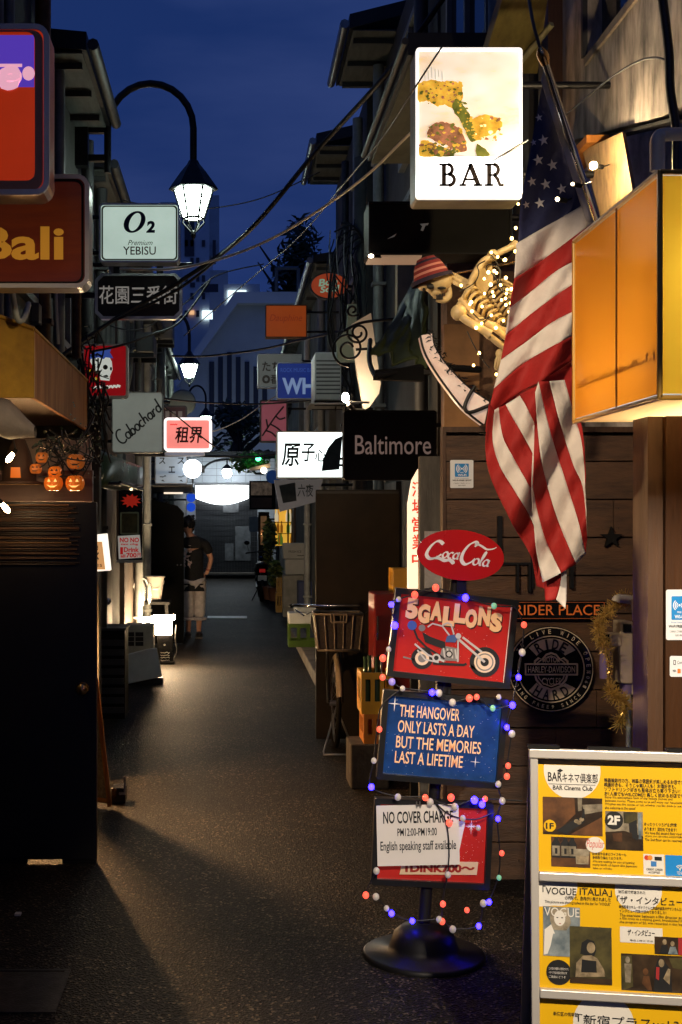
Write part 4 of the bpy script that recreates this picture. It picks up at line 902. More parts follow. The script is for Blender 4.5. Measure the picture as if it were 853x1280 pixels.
# hands: palms with separate fingers
for sgn, c0, d0 in ((1, Vector(q(.15, .015, .895)), Vector((-.75, -.35, -.55))), (-1, Vector(q(-.245, -.12, .85)), Vector((0, -.2, -1)))):
    a = MB(); d0 = d0.normalized(); sd = d0.cross(Vector((0, 1, 0))).normalized()
    for i in range(4):
        b0 = c0 + sd*(-.025+.017*i); ln = (.062, .072, .068, .052)[i]
        a.tube([b0, b0+d0*ln*.5+Vector((0, .004, 0)), b0+d0*ln+Vector((0, .016, 0))], [.009, .008, .006], 6)
    a.tube([c0+sd*-.02, c0+sd*-.05+d0*.02, c0+sd*-.055+d0*.045], [.011, .009, .007], 6)
    a.build('hand', M_skin, t)
sh = [(q(0, 0, .80), (.150, .118)), (q(0, .0, 1.04), (.142, .115)), (q(-.01, 0, 1.27), (.16, .115)), (q(-.02, .01, 1.375), (.11, .085)), (q(-.05, .0, 1.43), .06),
      (q(.16, .01, 1.34), .078), (q(.225, .045, 1.19), .07), (q(-.20, .01, 1.34), .078), (q(-.225, -.01, 1.18), .07), (q(0, 0, .775), (.148, .116))]
sho = skin_mesh('shirt', sh, [(0, 1), (1, 2), (2, 3), (3, 4), (3, 5), (5, 6), (3, 7), (7, 8), (0, 9)], mat('black_cotton', (.007, .0065, .007), .85, vary=.3, scale=20), t)
a = MB(); rg = random.Random(5)
for i in range(16):
    x0 = rg.uniform(-.14, -.05); z0 = 1.02+.3*(i/16); pts = [q(x0+rg.uniform(-.03, .035), -.135+abs(x0+.08)*.3, z0+rg.uniform(-.03, .03)) for _ in range(5)]
    cx_, cz_ = sum(p[0] for p in pts)/5, sum(p[2] for p in pts)/5; pts.sort(key=lambda p: math.atan2(p[2]-cz_, p[0]-cx_)); a.add(pts, [tuple(range(5))])
a.build('shirt_print', mat('pale_pink_shirt_print', (.6, .42, .38), .7), sho)
tr = [(q(0, 0, .86), (.135, .105)), (q(.085, 0, .78), (.105, .10)), (q(.08, -.01, .5), (.095, .09)), (q(.075, .0, .27), (.088, .085)), (q(-.09, 0, .78), (.105, .10)), (q(-.085, -.01, .5), (.095, .09)), (q(-.08, 0, .27), (.088, .085))]
tro = skin_mesh('trousers', tr, [(0, 1), (1, 2), (2, 3), (0, 4), (4, 5), (5, 6)], mat('grey_canvas_trousers', (.70, .62, .58), .85, vary=.35, scale=14, bump=.5, bscale=30), t)
a = MB()
for dx in (.075, -.08):
    a.tube([q(dx+.088*math.cos(R(i*30)), .084*math.sin(R(i*30)), .27) for i in range(12)], .022, 8, closed=True)
a.build('trouser_cuff', mat('grey_canvas_trousers', (.70, .62, .58)), tro)
a = MB()
for dx in (.072, -.088):
    a.sph(q(dx, -.055, .045), (.052, .125, .045), 12, 8); a.box(bx+dx-.05, bx+dx+.05, Y-.17, Y+.06, .001, .022)
a.build('clog', mat('black_rubber_clog', (.02, .014, .012), .5), t)
a = MB(); a.sph(q(-.085, .012, 1.632), (.102, .115, .098), 18, 12); a.sph(q(-.085, .045, 1.57), (.088, .075, .09), 14, 10); a.leaves(q(-.085, .01, 1.65), (.115, .125, .10), 260, .055, 1, 3)
a.build('hair', mat('black_hair', (.008, .007, .007), .5), t)
a = MB()
for s_ in (-1, 1): a.sph(q(-.09+s_*.027, -.088, 1.592), (.010, .006, .006), 8, 6)
a.m = 1; a.sph(q(-.09, -.098, 1.565), (.012, .014, .02), 8, 6); a.sph(q(-.09, -.09, 1.532), (.022, .006, .006), 8, 6)
for s_ in (-1, 1): a.sph(q(-.09+s_*.078, .01, 1.58), (.010, .018, .026), 8, 6)
a.build('face', [M_ink, M_skin], t)
a = MB(); a.tube([q(.197+.034*math.cos(R(i*30)), .033+.033*math.sin(R(i*30)), .965) for i in range(12)], .008, 6, closed=True); a.build('wristband', mat('red_wristband', (.2, .01, .01), .5), t)

# ------------------------------------------------------------------ middle distance, other side
Y = 9.7
o = thing('big_black_door', 'large scuffed black door panel standing open behind the bicycle', 'door', (X(447, Y), Y, 0))
a = MB(); a.box(X(395, Y), X(500, Y), Y, Y+.05, .02, Z(612, Y)); a.build('panel', mat('scuffed_black_door', (.013, .012, .011), .5, vary=.6, scale=2.4, col2=(.030, .025, .019), spec=.2), o, bev=.006)
a = MB(); a.box(X(396, Y), X(499, Y), Y-.006, Y-.001, Z(617, Y), Z(614, Y)); a.build('edge_strip', M_dgrey, o)
# Baltimore
Y = 8.0
t, f = sign('black_sign', 'black hanging sign reading Baltimore in thin pale letters', (430, 513, 546, 600), Y, .12, mat('matte_black_face', (.010, .009, .009), .6, vary=.2, spec=.15), M_black, .01, .02, wall=1.42)
a = MB(); tx(a, 'Baltimore', 444, 544, 539, 568, Y-.001, bold=.004); a.build('lettering', lit('dim_pink_grey_lettering', rgb(120, 100, 92), .6), t)
# white lit sign with brush characters
Y = 12.0
t, f = sign('white_lit_sign', 'brilliant white lit sign with brushed black characters 原子 and a dark cloth over one end', (346, 539, 431, 598), Y, .15, lit('white_sign_face', (.88, 1.0, .97), 2.4), M_alu, .012, .012, wall=1.4)
a = MB(); tx(a, '原', 352, 554, 376, 583, Y-.002, bold=.02, shear=.1); tx(a, '子', 377, 554, 394, 577, Y-.002, bold=.015, shear=.1); tx(a, '心', 394, 562, 408, 577, Y-.002, bold=.012); a.box(X(420, Y), X(430, Y), Y-.003, Y-.001, Z(575, Y), Z(572, Y)); a.box(X(416, Y), X(430, Y), Y-.003, Y-.001, Z(583, Y), Z(580, Y)); a.build('lettering', M_ink, t)
a = MB(); a.prism(pp([(402, 589), (424, 587), (428, 545), (419, 549), (410, 560), (404, 574)], Y), Y-.03, Y-.022); a.build('cloth', mat('dark_blue_cloth', (.015, .018, .025), .9, vary=.4, scale=20), t)
# tilted white sign
Y = 13.0
o = thing('tilted_sign', 'dim white sign hanging tilted with a dark picture below the brilliant white sign', 'sign', (X(370, Y), Y, Z(620, Y)))
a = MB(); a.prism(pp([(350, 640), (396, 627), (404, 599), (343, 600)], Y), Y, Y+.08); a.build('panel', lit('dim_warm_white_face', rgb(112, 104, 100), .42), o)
a = MB(); a.flat(pp([(354, 629), (371, 626), (369, 603), (349, 607)], Y), Y-.002); a.build('picture', mat('murky_picture', (.05, .045, .045), .5, vary=.7, scale=9), o)
a = MB(); tx(a, '六夜', 372, 605, 392, 621, Y-.002, bold=.005, shear=.1); a.build('lettering', M_ink, o)
a = MB(); a.tube([(X(398, Y), Y+.04, Z(606, Y)), (1.3, Y+.04, Z(606, Y))], .015, 6); a.build('bracket', M_iron, o)
# blue WHO sign and AC
Y = 14.5
t, f = sign('blue_sign', 'blue sign with pale capitals WHO half hidden by an air conditioner', (346, 453, 405, 499), Y, .14, lit('royal_blue_face', rgb(22, 42, 112), .75), M_steel, .012, .03, wall=1.3)
a = MB(); tx(a, 'WHO', 353, 472, 412, 493, Y-.002, bold=.035); a.m = 1; tx(a, 'ROCK MUSIC BAR', 351, 460, 394, 465, Y-.002); a.build('lettering', [lit('pale_blue_print', rgb(120, 140, 175), .7), lit('mid_blue_print', rgb(60, 85, 150), .6)], t)
ac_unit(394, 440, 427, 500, 12.2, 'white outdoor air conditioner mounted beside the blue sign', 1.4, M_white)
a = MB(); a.box(X(388, 12.1), X(450, 12.1), 12.15, 12.8, Z(504.5, 12.1), Z(502.8, 12.1)); tag(a.build('metal_shelf', M_steel), 'thin metal shelf under the white air conditioner', 'shelf')
Y = 16.5
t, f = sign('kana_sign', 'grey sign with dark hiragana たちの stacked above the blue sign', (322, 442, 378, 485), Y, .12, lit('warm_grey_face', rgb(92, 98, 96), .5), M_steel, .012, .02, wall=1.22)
a = MB(); tx(a, 'たち', 328, 452, 350, 464, Y-.002, bold=.02); tx(a, '◎番', 328, 468, 350, 480, Y-.002, bold=.015); a.build('lettering', mat('dim_brown_ink', (.04, .03, .025), .6), t)
Y = 16.0
t, f = sign('pink_dusk_sign', 'dim pink upright sign painted with dark branches', (325, 500, 360, 553), Y, .1, lit('dusky_pink_face', rgb(128, 66, 78), .6), M_dgrey, .02, .02, wall=1.22)
a = MB()
for st in ([(328, 545), (338, 530), (345, 520), (355, 508)], [(338, 530), (348, 536), (356, 545)], [(332, 538), (340, 541), (347, 548)], [(345, 520), (350, 524), (357, 522)], [(335, 534), (333, 524)]): a.stroke(cr([(X(x, Y), Z(y, Y), 0) for x, y in st], 4), .02, Y-.002)
a.build('branch_print', M_ink, t)
Y = 15.5
t, f = sign('orange_sign', 'flat orange sign with faint script under the oval sign', (332, 381, 384, 422), Y, .14, lit('burnt_orange_face', rgb(140, 58, 10), .7), M_rust, .012, .012, wall=1.3)
a = MB(); tx(a, 'Dauphine', 337, 393, 378, 404, Y-.002, shear=.3); a.build('lettering', lit('deep_orange_print', rgb(110, 32, 8), .6), t)
Y = 13.0
o = thing('oval_sign', 'orange oval sign with pale green slanted lettering', 'oval sign', (X(412, Y), Y, Z(375, Y)))
ex, ez = X(412, Y), Z(357, Y)
a = MB(); a.prism(ell(ex, ez, 24*Y/F, 17*Y/F, 36), Y+.004, Y+.1); a.build('casing', M_dgrey, o)
a = MB(); a.flat(ell(ex, ez, 22.5*Y/F, 15.5*Y/F, 36), Y+.002); a.build('face', lit('orange_red_face', rgb(150, 58, 28), .7), o)
a = MB(); tx(a, 'Bon', 398, 348, 422, 357, Y-.001, bold=.03, shear=.2, rot=R(6)); tx(a, "Soul", 400, 357, 425, 365, Y-.001, bold=.03, shear=.2, rot=R(6)); a.build('lettering', lit('pale_green_print', rgb(130, 165, 140), .6), o)
a = MB(); a.tube([(X(436, Y), Y+.05, ez), (1.3, Y+.05, ez)], .015, 6); a.build('bracket', M_iron, o)
# utility pole with cable clutter
Y = 12.6
o = thing('utility_pole', 'dark utility pole wrapped in coiled cables beside the oval sign', 'pole', (X(440, Y), Y, 0))
a = MB(); a.lathe([(.10, 0), (.085, 5.2)], (X(452, Y), Y-.15, 0), 14); a.build('pole', mat('dark_pole', (.06, .065, .065), .7, vary=.4, scale=5), o)
a = MB(); rg = random.Random(21)
for i in range(16):
    y0 = rg.uniform(270, 330); a.tube(cr([P(rg.uniform(410, 452), y0, Y-.25), P(rg.uniform(408, 448), y0+50, Y-.3), P(rg.uniform(410, 452), y0+110, Y-.25), P(rg.uniform(415, 452), y0+rg.uniform(150, 210), Y-.2)], 5), rg.uniform(.005, .012), 5)
for i in range(5): a.tube(cr([P(418+i*3, 290+i*8, Y-.3), P(440+i*4, 282+i*5, Y-.3), P(455, 300+i*9, Y-.25)], 5), .009, 5)
a.build('cable_bundle', M_cable, o)
a = MB()
for i in range(4): a.tube(cr([P(413+i*9, 288, Y-.3), P(412+i*9, 320, Y-.31), P(414+i*9, 345, Y-.3)], 4), .006, 5)
a.build('pale_cable', M_cabl2, o)
# white leaning lit sign with scroll bracket & spotlight
Y = 9.0
o = thing('upright_white_sign', 'tall narrow white sign lit from below by a bare spotlight', 'sign', (X(460, Y), Y, Z(513, Y)))
a = MB(); a.prism(pp([(455, 513), (462, 509), (474, 492), (476, 480), (464, 391), (440, 405), (446, 460)], Y), Y, Y+.07); a.build('panel', mat('white_sign_panel', (.72, .66, .60), .5, vary=.12, scale=5), o)
a = MB(); a.tube([(X(468, Y), Y+.03, Z(430, Y)), (1.42, Y+.03, Z(430, Y))], .015, 6); a.build('bracket', M_iron, o)
Y = 8.75
o = thing('bare_spotlight', 'bare glowing spotlight bulb at the foot of the tall white sign', 'spotlight', P(432, 497, Y))
p = P(432, 497, Y); a = MB(); a.sph(p, (.024, .024, .034), 14, 10); a.build('bulb', lit('spot_bulb_glow', (1.0, .74, .46), 420), o)
a = MB(); a.tube([p+Vector((.02, .03, -.04)), p+Vector((.07, .1, -.08)), p+Vector((.14, .25, -.07)), (1.42, 9.4, p.z-.08)], .018, 6); a.build('arm', M_iron, o)
a = MB(); a.tube([P(437, 503, Y), P(462, 503, Y)], .008, 6); a.build('cross_bar', M_steel, o)
o = thing('scroll_bracket', 'black wrought iron scroll bracket curling in front of the tall white sign', 'bracket', P(445, 445, 8.6))
a = MB(); Y = 8.6
tube_px(a, [(430, 414), (445, 406), (460, 402), (500, 398)], Y, .010)
tube_px(a, [(500, 440), (470, 436), (445, 437)], Y, .009)
for (cx, cy, r0, turns, a0, s_) in ((436, 436, 22, 1.7, 90, 1), (448, 416, 14, 1.6, 200, -1), (441, 388, 8, 1.2, 30, 1)):
    tube_px(a, [(cx + r0*(1-.75*i/30)*math.cos(R(a0+s_*360*turns*i/30)), cy + r0*(1-.75*i/30)*math.sin(R(a0+s_*360*turns*i/30))) for i in range(31)], Y, .008, 6, 2)
a.build('scrollwork', M_iron, o)
o = thing('pale_screen_panel', 'pale green corrugated panel behind the wrought iron scroll', 'panel', P(430, 450, 9.8))
a = MB(); a.prism(pp([(422, 452), (446, 452), (446, 380), (435, 380), (434, 410), (421, 425)], 9.8), 9.8, 9.86); a.build('panel', mat('pale_green_panel', (.22, .32, .29), .6, vary=.3), o)
# vertical cloth banner lit
Y = 7.2
o = thing('paper_banner_lamp', 'tall glowing paper banner lamp with red characters behind the grey board', 'banner lamp', (X(525, Y), Y, 0))
a = MB(); a.prism(pp([(511, 736), (545, 736), (545, 590), (524, 586), (516, 600), (511, 630)], Y), Y, Y+.06); a.build('paper', lit('peach_paper_glow', (1.0, .70, .48), 1.25), o)
a = MB()
for i, s_ in enumerate('酒場営業中'): tx(a, s_, 515, 602+i*22, 533, 621+i*22, Y-.002, bold=.02)
a.build('lettering', lit('red_banner_ink', rgb(225, 70, 50), .8), o)
a = MB(); a.box(X(514, Y), X(542, Y), Y+.005, Y+.055, 0, Z(736.5, Y)); a.build('base', M_black, o)
Y = 6.35
o = tag(MB().box(X(525, Y), X(553, Y), Y, Y+.06, 0, Z(570, Y)).build('weathered_board', mat('weathered_grey_board', (.12, .105, .085), .5, vary=.6, scale=4, stretch=(5, 5, 1), bump=.2), bev=.004), 'weathered grey upright board next to the glowing paper banner', 'board')
# red cabinet, yellow crates, bricks
Y = 8.25
o = thing('red_cabinet', 'tall dark red metal cabinet behind the stand of framed signs', 'cabinet', (X(480, Y), Y, 0))
a = MB(); a.box(X(468, Y), X(530, Y), Y, Y+.35, 0, Z(742, Y)); a.build('case', mat('dark_red_enamel', (.16, .008, .006), .3, vary=.3), o, bev=.01)
a = MB(); a.box(X(471, Y), X(473, Y), Y-.015, Y-.001, Z(800, Y), Z(770, Y)); a.build('handle', M_chrome, o)
def crate(px0, py0, px1, py1, Y, d, col, label, group, n=3, base=None):
    x0, x1, z1 = X(px0, Y), X(px1, Y), Z(py0, Y); z0 = Z(py1, Y) if base is None else base
    o = thing('plastic_crate', label, 'crate', ((x0+x1)/2, Y+d/2, z0), group=group)
    m_ = col; t_ = .02; a = MB(); h = z1-z0
    for (xa, xb, ya_, yb_) in ((x0, x1, Y, Y+t_), (x0, x1, Y+d-t_, Y+d), (x0, x0+t_, Y+t_, Y+d-t_), (x1-t_, x1, Y+t_, Y+d-t_)):
        a.box(xa, xb, ya_, yb_, z0, z0+h*.3); a.box(xa, xb, ya_, yb_, z1-h*.16, z1); 
        if xb-xa > yb_-ya_:
            for i in range(n+1): xx = xa+(xb-xa-.025)*i/n; a.box(xx, xx+.025, ya_, yb_, z0+h*.3, z1-h*.16)
        else:
            for i in range(n+1): yy = ya_+(yb_-ya_-.025)*i/n; a.box(xa, xb, yy, yy+.025, z0+h*.3, z1-h*.16)
    a.box(x0+t_, x1-t_, Y+t_, Y+d-t_, z0+.005, z0+.02); a.build('shell', m_, o)
    return o
M_yc = mat('yellow_crate_plastic', (.55, .30, .02), .4, vary=.3); M_oc = mat('orange_crate_plastic', (.5, .17, .01), .4, vary=.3); M_gc = mat('green_crate_plastic', (.08, .14, .02), .4, vary=.3)
Y = 8.0
o = tag(MB().box(X(438, Y), X(486, Y), Y-.02, Y+.3, 0, Z(930, Y)).build('concrete_block', mat('sooty_concrete_block', (.055, .045, .036), .85, vary=.6, scale=8, bump=.4), bev=.01), 'grey concrete block under the orange crate', 'block')
crate(455, 893, 492, 930, Y, .28, M_oc, 'orange crate on the concrete block, lower of its stack', 'crates beside the bicycle', base=Z(930, Y)+.001)
crate(452, 841, 492, 893, Y, .28, M_yc, 'yellow crate on top of the orange crate', 'crates beside the bicycle', base=Z(893, Y)+.001)
crate(492, 711, 516, 741, 8.3, .25, M_yc, 'small yellow crate on top of the red cabinet', 'crates beside the bicycle', n=4, base=Z(742, 8.25)+.001)
M_bot = mat('green_bottle_glass', (.03, .06, .035), .1, spec=.8)
bt = None
for i, (px, dy) in enumerate(((458, .06), (465, .14), (472, .06), (479, .15))):
    x = X(px, Y); zb_ = Z(893, Y)+.025
    if bt is None:
        bt = thing('glass_bottle', 'empty green glass bottle standing in the yellow crate beside the bicycle', 'bottle', (x, Y+dy, zb_), group='bottles in the yellow crate')
        MB().lathe([(.03, 0), (.032, .01), (.032, .17), (.013, .24), (.012, .31), (.014, .315), (.014, .33)], (x, Y+dy, zb_), 12).build('glass', M_bot, bt)
    else: copy_tree(bt, (x, Y+dy, zb_))
# green crates with polystyrene, by kerb
Y = 15.6
crate(361, 780, 400, 808, Y, .35, M_gc, 'green crate on the kerb with white polystyrene boxes on it', 'crates along the kerb', base=.13)
M_poly = mat('white_polystyrene', (.66, .66, .62), .8, vary=.15)
o = tag(MB().box(X(361, Y), X(398, Y), Y-.02, Y+.33, Z(780, Y)+.002, Z(766, Y)).build('polystyrene_box', M_poly, bev=.01), 'white polystyrene box lying on the green crate', 'box')
o = tag(MB().box(X(369, Y), X(395, Y), Y+.02, Y+.3, Z(766, Y)+.002, Z(759, Y)).build('polystyrene_box', mat('clear_wrapped_polystyrene', (.5, .54, .54), .2, vary=.3, scale=20), bev=.01), 'flat plastic-wrapped tray on top of the polystyrene box', 'tray')
Y = 19.5
o = tag(MB().box(X(373, Y), X(399, Y), Y, Y+.4, .126, Z(727, Y)).build('blue_bin', mat('dark_blue_plastic', (.012, .03, .12), .45, vary=.3), bev=.015), 'dark blue plastic bin beside the big black door', 'bin')
Y = 20.5
o = tag(MB().box(X(354, Y), X(380, Y), Y, Y+.3, .126, Z(719, Y)).build('grey_locker', mat('pale_grey_locker', (.30, .30, .26), .5, vary=.4), bev=.01), 'pale grey locker under the white boxes', 'locker')
for (y0, y1, lb, b_) in ((699, 718, 'plain white carton, lower of the two on the grey locker', 718.6), (679, 698.5, 'white carton with faint printing on top of the stack', 698.9)):
    t = thing('white_carton', lb, 'carton', (X(371, Y), Y, Z(y1, Y)), group='white cartons on the grey locker')
    x0 = 354 if y0 < 690 else 357
    MB().box(X(x0, Y), X(388, Y), Y-.02, Y+.3, Z(y1, Y), Z(y0, Y)).build('carton', mat('white_card', (.50, .51, .47), .6, vary=.2), t, bev=.01)
    if y0 < 690:
        a = MB(); tx(a, 'FRESH ICE', 361, 688, 377, 691, Y-.022); a.stroke([(X(372+i, Y), Z(694+(i % 2)*.8, Y)) for i in range(9)], .01, Y-.022); a.build('lettering', M_ink, t)
Y = 21.5
crate(345, 741, 357, 760, Y, .3, M_yc, 'yellow crate at the kerb, lower of the pair by the grey locker', 'crates along the kerb', base=.126)
crate(346, 722, 357, 740.5, Y, .3, M_yc, 'yellow crate at the kerb, upper of the pair by the grey locker', 'crates along the kerb', base=Z(740.6, Y))
# lit bottle window + plants
Y = 27
t = thing('lit_shop_window', 'yellow-lit shop window crowded with bottles behind the plants', 'shop window', (1.3, Y, 1.0))
a = MB(); a.box(X(344, Y), X(376, Y), Y, Y+.05, Z(682, Y), Z(636, Y)); a.build('backlight', lit('yellow_window_glow', rgb(225, 170, 60), .8), t)
a = MB(); rg = random.Random(6)
for i in range(26):
    x = X(rg.uniform(345, 374), Y); z0 = Z(rg.choice((652, 666, 681)), Y); a.m = rg.randrange(4); r_ = rg.uniform(.02, .045); a.lathe([(r_, 0), (r_, .14), (r_*.4, .2), (r_*.4, .25)], (x, Y-.06, z0), 8)
a.build('bottles', [lit('red_bottle', rgb(190, 50, 40), .6), lit('green_bottle', rgb(90, 120, 40), .5), lit('amber_bottle', rgb(150, 90, 20), .5), lit('white_bottle', rgb(220, 200, 160), .7)], t)
a = MB()
for y in (636, 652.5, 666.5, 682): a.box(X(343, Y), X(377, Y), Y-.12, Y-.001, Z(y+.8, Y), Z(y, Y))
a.box(X(359, Y), X(361, Y), Y-.13, Y-.121, Z(682, Y), Z(636, Y)); a.box(X(374, Y), X(378, Y), Y-.13, Y+.05, Z(684, Y), Z(634, Y)); a.build('frame', M_black, t)
M_lg = [mat('lit_leaf', (.10, .16, .03), .5), mat('yellow_leaf', (.22, .22, .04), .5), M_lf[1]]
for (px, Y, y0, y1, wd, lb, s_) in ((337, 25, 648, 692, 9, 'tall leafy potted plant before the yellow-lit window', 41), (334, 27.5, 690, 738, 9, 'dark leafy shrub behind the parked motorbike', 42), (344, 24.5, 700, 735, 8, 'low potted plant with broad leaves beside the white cartons', 43)):
    x = X(px, Y); t = thing('potted_plant', lb, 'plant', (x, Y, .126))
    MB().lathe([(.10, 0), (.14, .25), (.15, .26)], (x, Y, .126), 14).build('pot', mat('terracotta', (.25, .10, .05), .7), t)
    a = MB(); zt = Z(y0, Y); zb_ = max(.36, Z(y1, Y))
    a.tube([(x, Y, .36), (x+.04, Y, (zb_+zt)/2), (x, Y, zt-.1)], .015, 6); a.build('stem', M_bark, t)
    a = MB(); a.leaves((x, Y, (zt+zb_)/2), (wd*Y/F, .25, max(.25, (zt-zb_)/2)), 260, .16, 3, s_); a.build('foliage', M_lg, t)
Y = 34
t = thing('hanging_plant', 'leafy plant lit vivid green under the eave at the alley end', 'plant', P(318, 580, Y))
a = MB(); a.leaves(P(312, 578, Y), (.55, .3, .28), 420, .18, 3, 77); a.build('foliage', M_lg, t)
a = MB(); a.tube([P(300, 572, Y), P(345, 572, Y)], .03, 6); a.build('rail', M_iron, t)
o = tag(MB().sph(P(323, 573, Y-.45), .07).build('green_floodlight', lit('green_lamp_glow', (.05, 1.0, .25), 14)), 'small green floodlight shining on the leafy plant at the alley end', 'lamp')
Y = 33
o = thing('lit_eave', 'small eave board lit warm by a lamp above the dark box sign', 'eave', P(325, 590, Y))
a = MB(); a.prism(pp([(312, 588), (338, 584), (338, 579), (312, 585)], Y), Y, Y+.8); a.build('board', mat('warm_board', (.6, .45, .3), .6), o)
MB().sph(P(330, 588, Y-.1), .08).build('lamp', lit('eave_lamp_glow', (1, .85, .62), 9), o)
Y = 30
o = thing('dark_box_sign', 'dark two-tier box sign with a tiny lit picture at the alley end', 'sign', P(325, 640, Y))
a = MB(); a.box(X(312, Y), X(345, Y), Y, Y+.3, Z(637, Y), Z(601, Y)); a.build('casing', M_black, o)
a = MB(); a.flat(pp([(314, 619), (340, 619), (340, 603), (314, 603)], Y), Y-.002); a.build('picture', mat('dim_picture', (.14, .10, .07), .4, vary=.9, scale=9, emit=.5), o)
a = MB(); a.flat(pp([(314, 635), (340, 635), (340, 622), (314, 622)], Y), Y-.002); a.build('lower_face', mat('maroon_panel', (.05, .012, .012), .5), o)
a = MB(); a.box(X(345, Y), 1.25, Y+.1, Y+.2, Z(612, Y), Z(608, Y)); a.build('bracket', M_iron, o)
o = thing('blue_round_sign', 'blue half-hidden round sign above the dark box sign', 'round sign', P(342, 597, 29))
a = MB(); a.M = Matrix.Translation(P(341, 596, 29)) @ Matrix.Rotation(R(90), 4, 'X'); a.lathe([(0, .03), (.15, .03), (.15, -.03), (0, -.03)], n=20); a.build('disc', mat('mid_blue_disc', (.03, .10, .35), .4, emit=.15), o)
MB().box(X(341, 29), 1.25, 29, 29.04, Z(597, 29), Z(595.5, 29)).build('bracket', M_iron, o)
Y = 28.5
o = thing('shop_glass_door', 'narrow shop door with a small glowing orange lamp inside', 'door', (X(329, Y), Y, 0))
a = MB(); a.box(X(323, Y), X(337, Y), Y, Y+.05, .126, Z(640, Y)); a.build('door_frame', M_black, o)
a = MB(); a.flat(pp([(326, 681), (333.5, 681), (333.5, 645), (326, 645)], Y), Y-.003); a.build('glass', mat('warm_door_glass', (.30, .16, .07), .3, vary=.5, scale=5, emit=.25), o)
MB().sph(P(329.5, 668, Y-.05), .05).build('lamp', lit('orange_lamp_glow', (1, .5, .2), 4), o)
o = thing('notice_board', 'small pale notice hung beside the narrow shop door', 'notice', P(318, 655, 29.5))
MB().prism(rrect(X(312, 29.5), Z(665, 29.5), X(323, 29.5), Z(646, 29.5), .03), 29.5, 29.55).build('notice', mat('pale_notice', (.34, .38, .38), .5, vary=.3), o); MB().box(X(322, 29.5), 1.25, 29.51, 29.54, Z(650, 29.5), Z(648, 29.5)).build('bracket', M_iron, o)
# parked motorbike
Y = 26.0; x = X(328, Y)
t = thing('parked_motorbike', 'black motorbike parked tail towards the viewer at the kerb', 'motorbike', (x, Y, 0))
for yy in (Y+.1, Y+1.4):
    w_ = MB(); w_.M = Matrix.Translation((x, yy, .3)) @ Matrix.Rotation(R(90), 4, 'Y'); w_.tube([(.24*math.cos(R(i*18)), .24*math.sin(R(i*18)), 0) for i in range(20)], .06, 8, closed=True); wo = w_.build('wheel', M_black, t)
    w_ = MB(); w_.M = Matrix.Translation((x, yy, .3)) @ Matrix.Rotation(R(90), 4, 'Y'); w_.lathe([(.19, -.03), (.19, .03), (.05, .05), (.05, -.05)], n=16); w_.build('rim', M_steel, wo)
a = MB(); a.sph((x, Y+.85, .62), (.15, .32, .2), 12, 8); a.sph((x, Y+.75, .42), (.14, .25, .14), 10, 7); a.tube([(x, Y+1.4, .3), (x, Y+1.15, .9)], .04, 6); a.tube([(x-.1, Y+.1, .3), (x-.1, Y+.7, .4)], .03, 6); a.build('body', M_blackg, t)
a = MB(); a.sph((x, Y+.25, .76), (.13, .38, .07), 12, 8); a.build('seat', M_black, t)
a = MB(); a.tube(cr([(x-.32, Y+.95, .98), (x-.15, Y+1.1, 1.0), (x+.15, Y+1.1, 1.0), (x+.32, Y+.95, .98)], 4), .015, 6)
for s_ in (-1, 1): a.tube([(x+s_*.25, Y+1.0, 1.0), (x+s_*.3, Y+1.0, 1.16)], .006, 5); a.sph((x+s_*.3, Y+1.0, 1.2), (.06, .02, .045), 8, 6)
a.build('handlebar', M_iron, t)
MB().box(x-.06, x+.06, Y-.13, Y-.08, .62, .69).build('tail_light', mat('red_lens', (.4, .01, .01), .2, emit=.3), t); MB().box(x-.09, x+.09, Y-.14, Y-.13, .45, .56).build('number_plate', M_white, t)
a = MB(); a.tube([(x-.05, Y+.6, .3), (x-.2, Y+.6, .01)], .015, 6); a.build('side_stand', M_iron, t)
# bicycle
Y = 9.12; x = X(424, Y)
t = thing('bicycle', 'old bicycle with a front basket parked facing the viewer by the big black door', 'bicycle', (x, Y, 0))
def bike_wheel(yc, name='wheel'):
    w_ = MB(); w_.M = Matrix.Translation((x, yc, .33)) @ Matrix.Rotation(R(90), 4, 'Y'); w_.tube([(.31*math.cos(R(i*10)), .31*math.sin(R(i*10)), 0) for i in range(36)], .019, 8, closed=True); wo = w_.build(name, M_black, t)
    w_ = MB(); w_.M = Matrix.Translation((x, yc, .33)) @ Matrix.Rotation(R(90), 4, 'Y'); w_.tube([(.285*math.cos(R(i*10)), .285*math.sin(R(i*10)), 0) for i in range(36)], .010, 6, closed=True); w_.lathe([(.02, -.04), (.02, .04)], n=10)
    for i in range(28): an = R(i*360/28); w_.tube([(.02*math.cos(an+.6*(-1)**i), .02*math.sin(an+.6*(-1)**i), .03*(-1)**i), (.285*math.cos(an), .285*math.sin(an), 0)], .0013, 4)
    w_.build('rim', M_steel, wo)
bike_wheel(Y+.33); bike_wheel(Y+1.42)
a = MB(); a.tube([(x+.001+.0, Y+.33+.345*math.cos(R(an)), .33+.345*math.sin(R(an))) for an in range(35, 175, 10)], .028, 6, flat=.4); a.build('mudguard', mat('cream_mudguard', (.36, .29, .20), .3, vary=.3), t)
a = MB(); a.tube([(x, Y+1.42+.345*math.cos(R(an)), .33+.345*math.sin(R(an))) for an in range(0, 150, 10)], .028, 6, flat=.4); a.build('mudguard', M_steel, t)
a = MB()
for s_ in (-1, 1): a.tube([(x+s_*.05, Y+.33, .33), (x+s_*.05, Y+.45, .70), (x, Y+.5, .76)], .012, 6)
a.tube([(x, Y+.5, .76), (x, Y+.57, 1.0)], .016, 8); a.build('fork', M_iron, t)
a = MB(); a.tube(cr([(x, Y+.53, .82), (x, Y+.75, .5), (x, Y+.95, .36)], 5), .018, 8); a.tube([(x, Y+.95, .30), (x, Y+1.12, .86)], .016, 8)
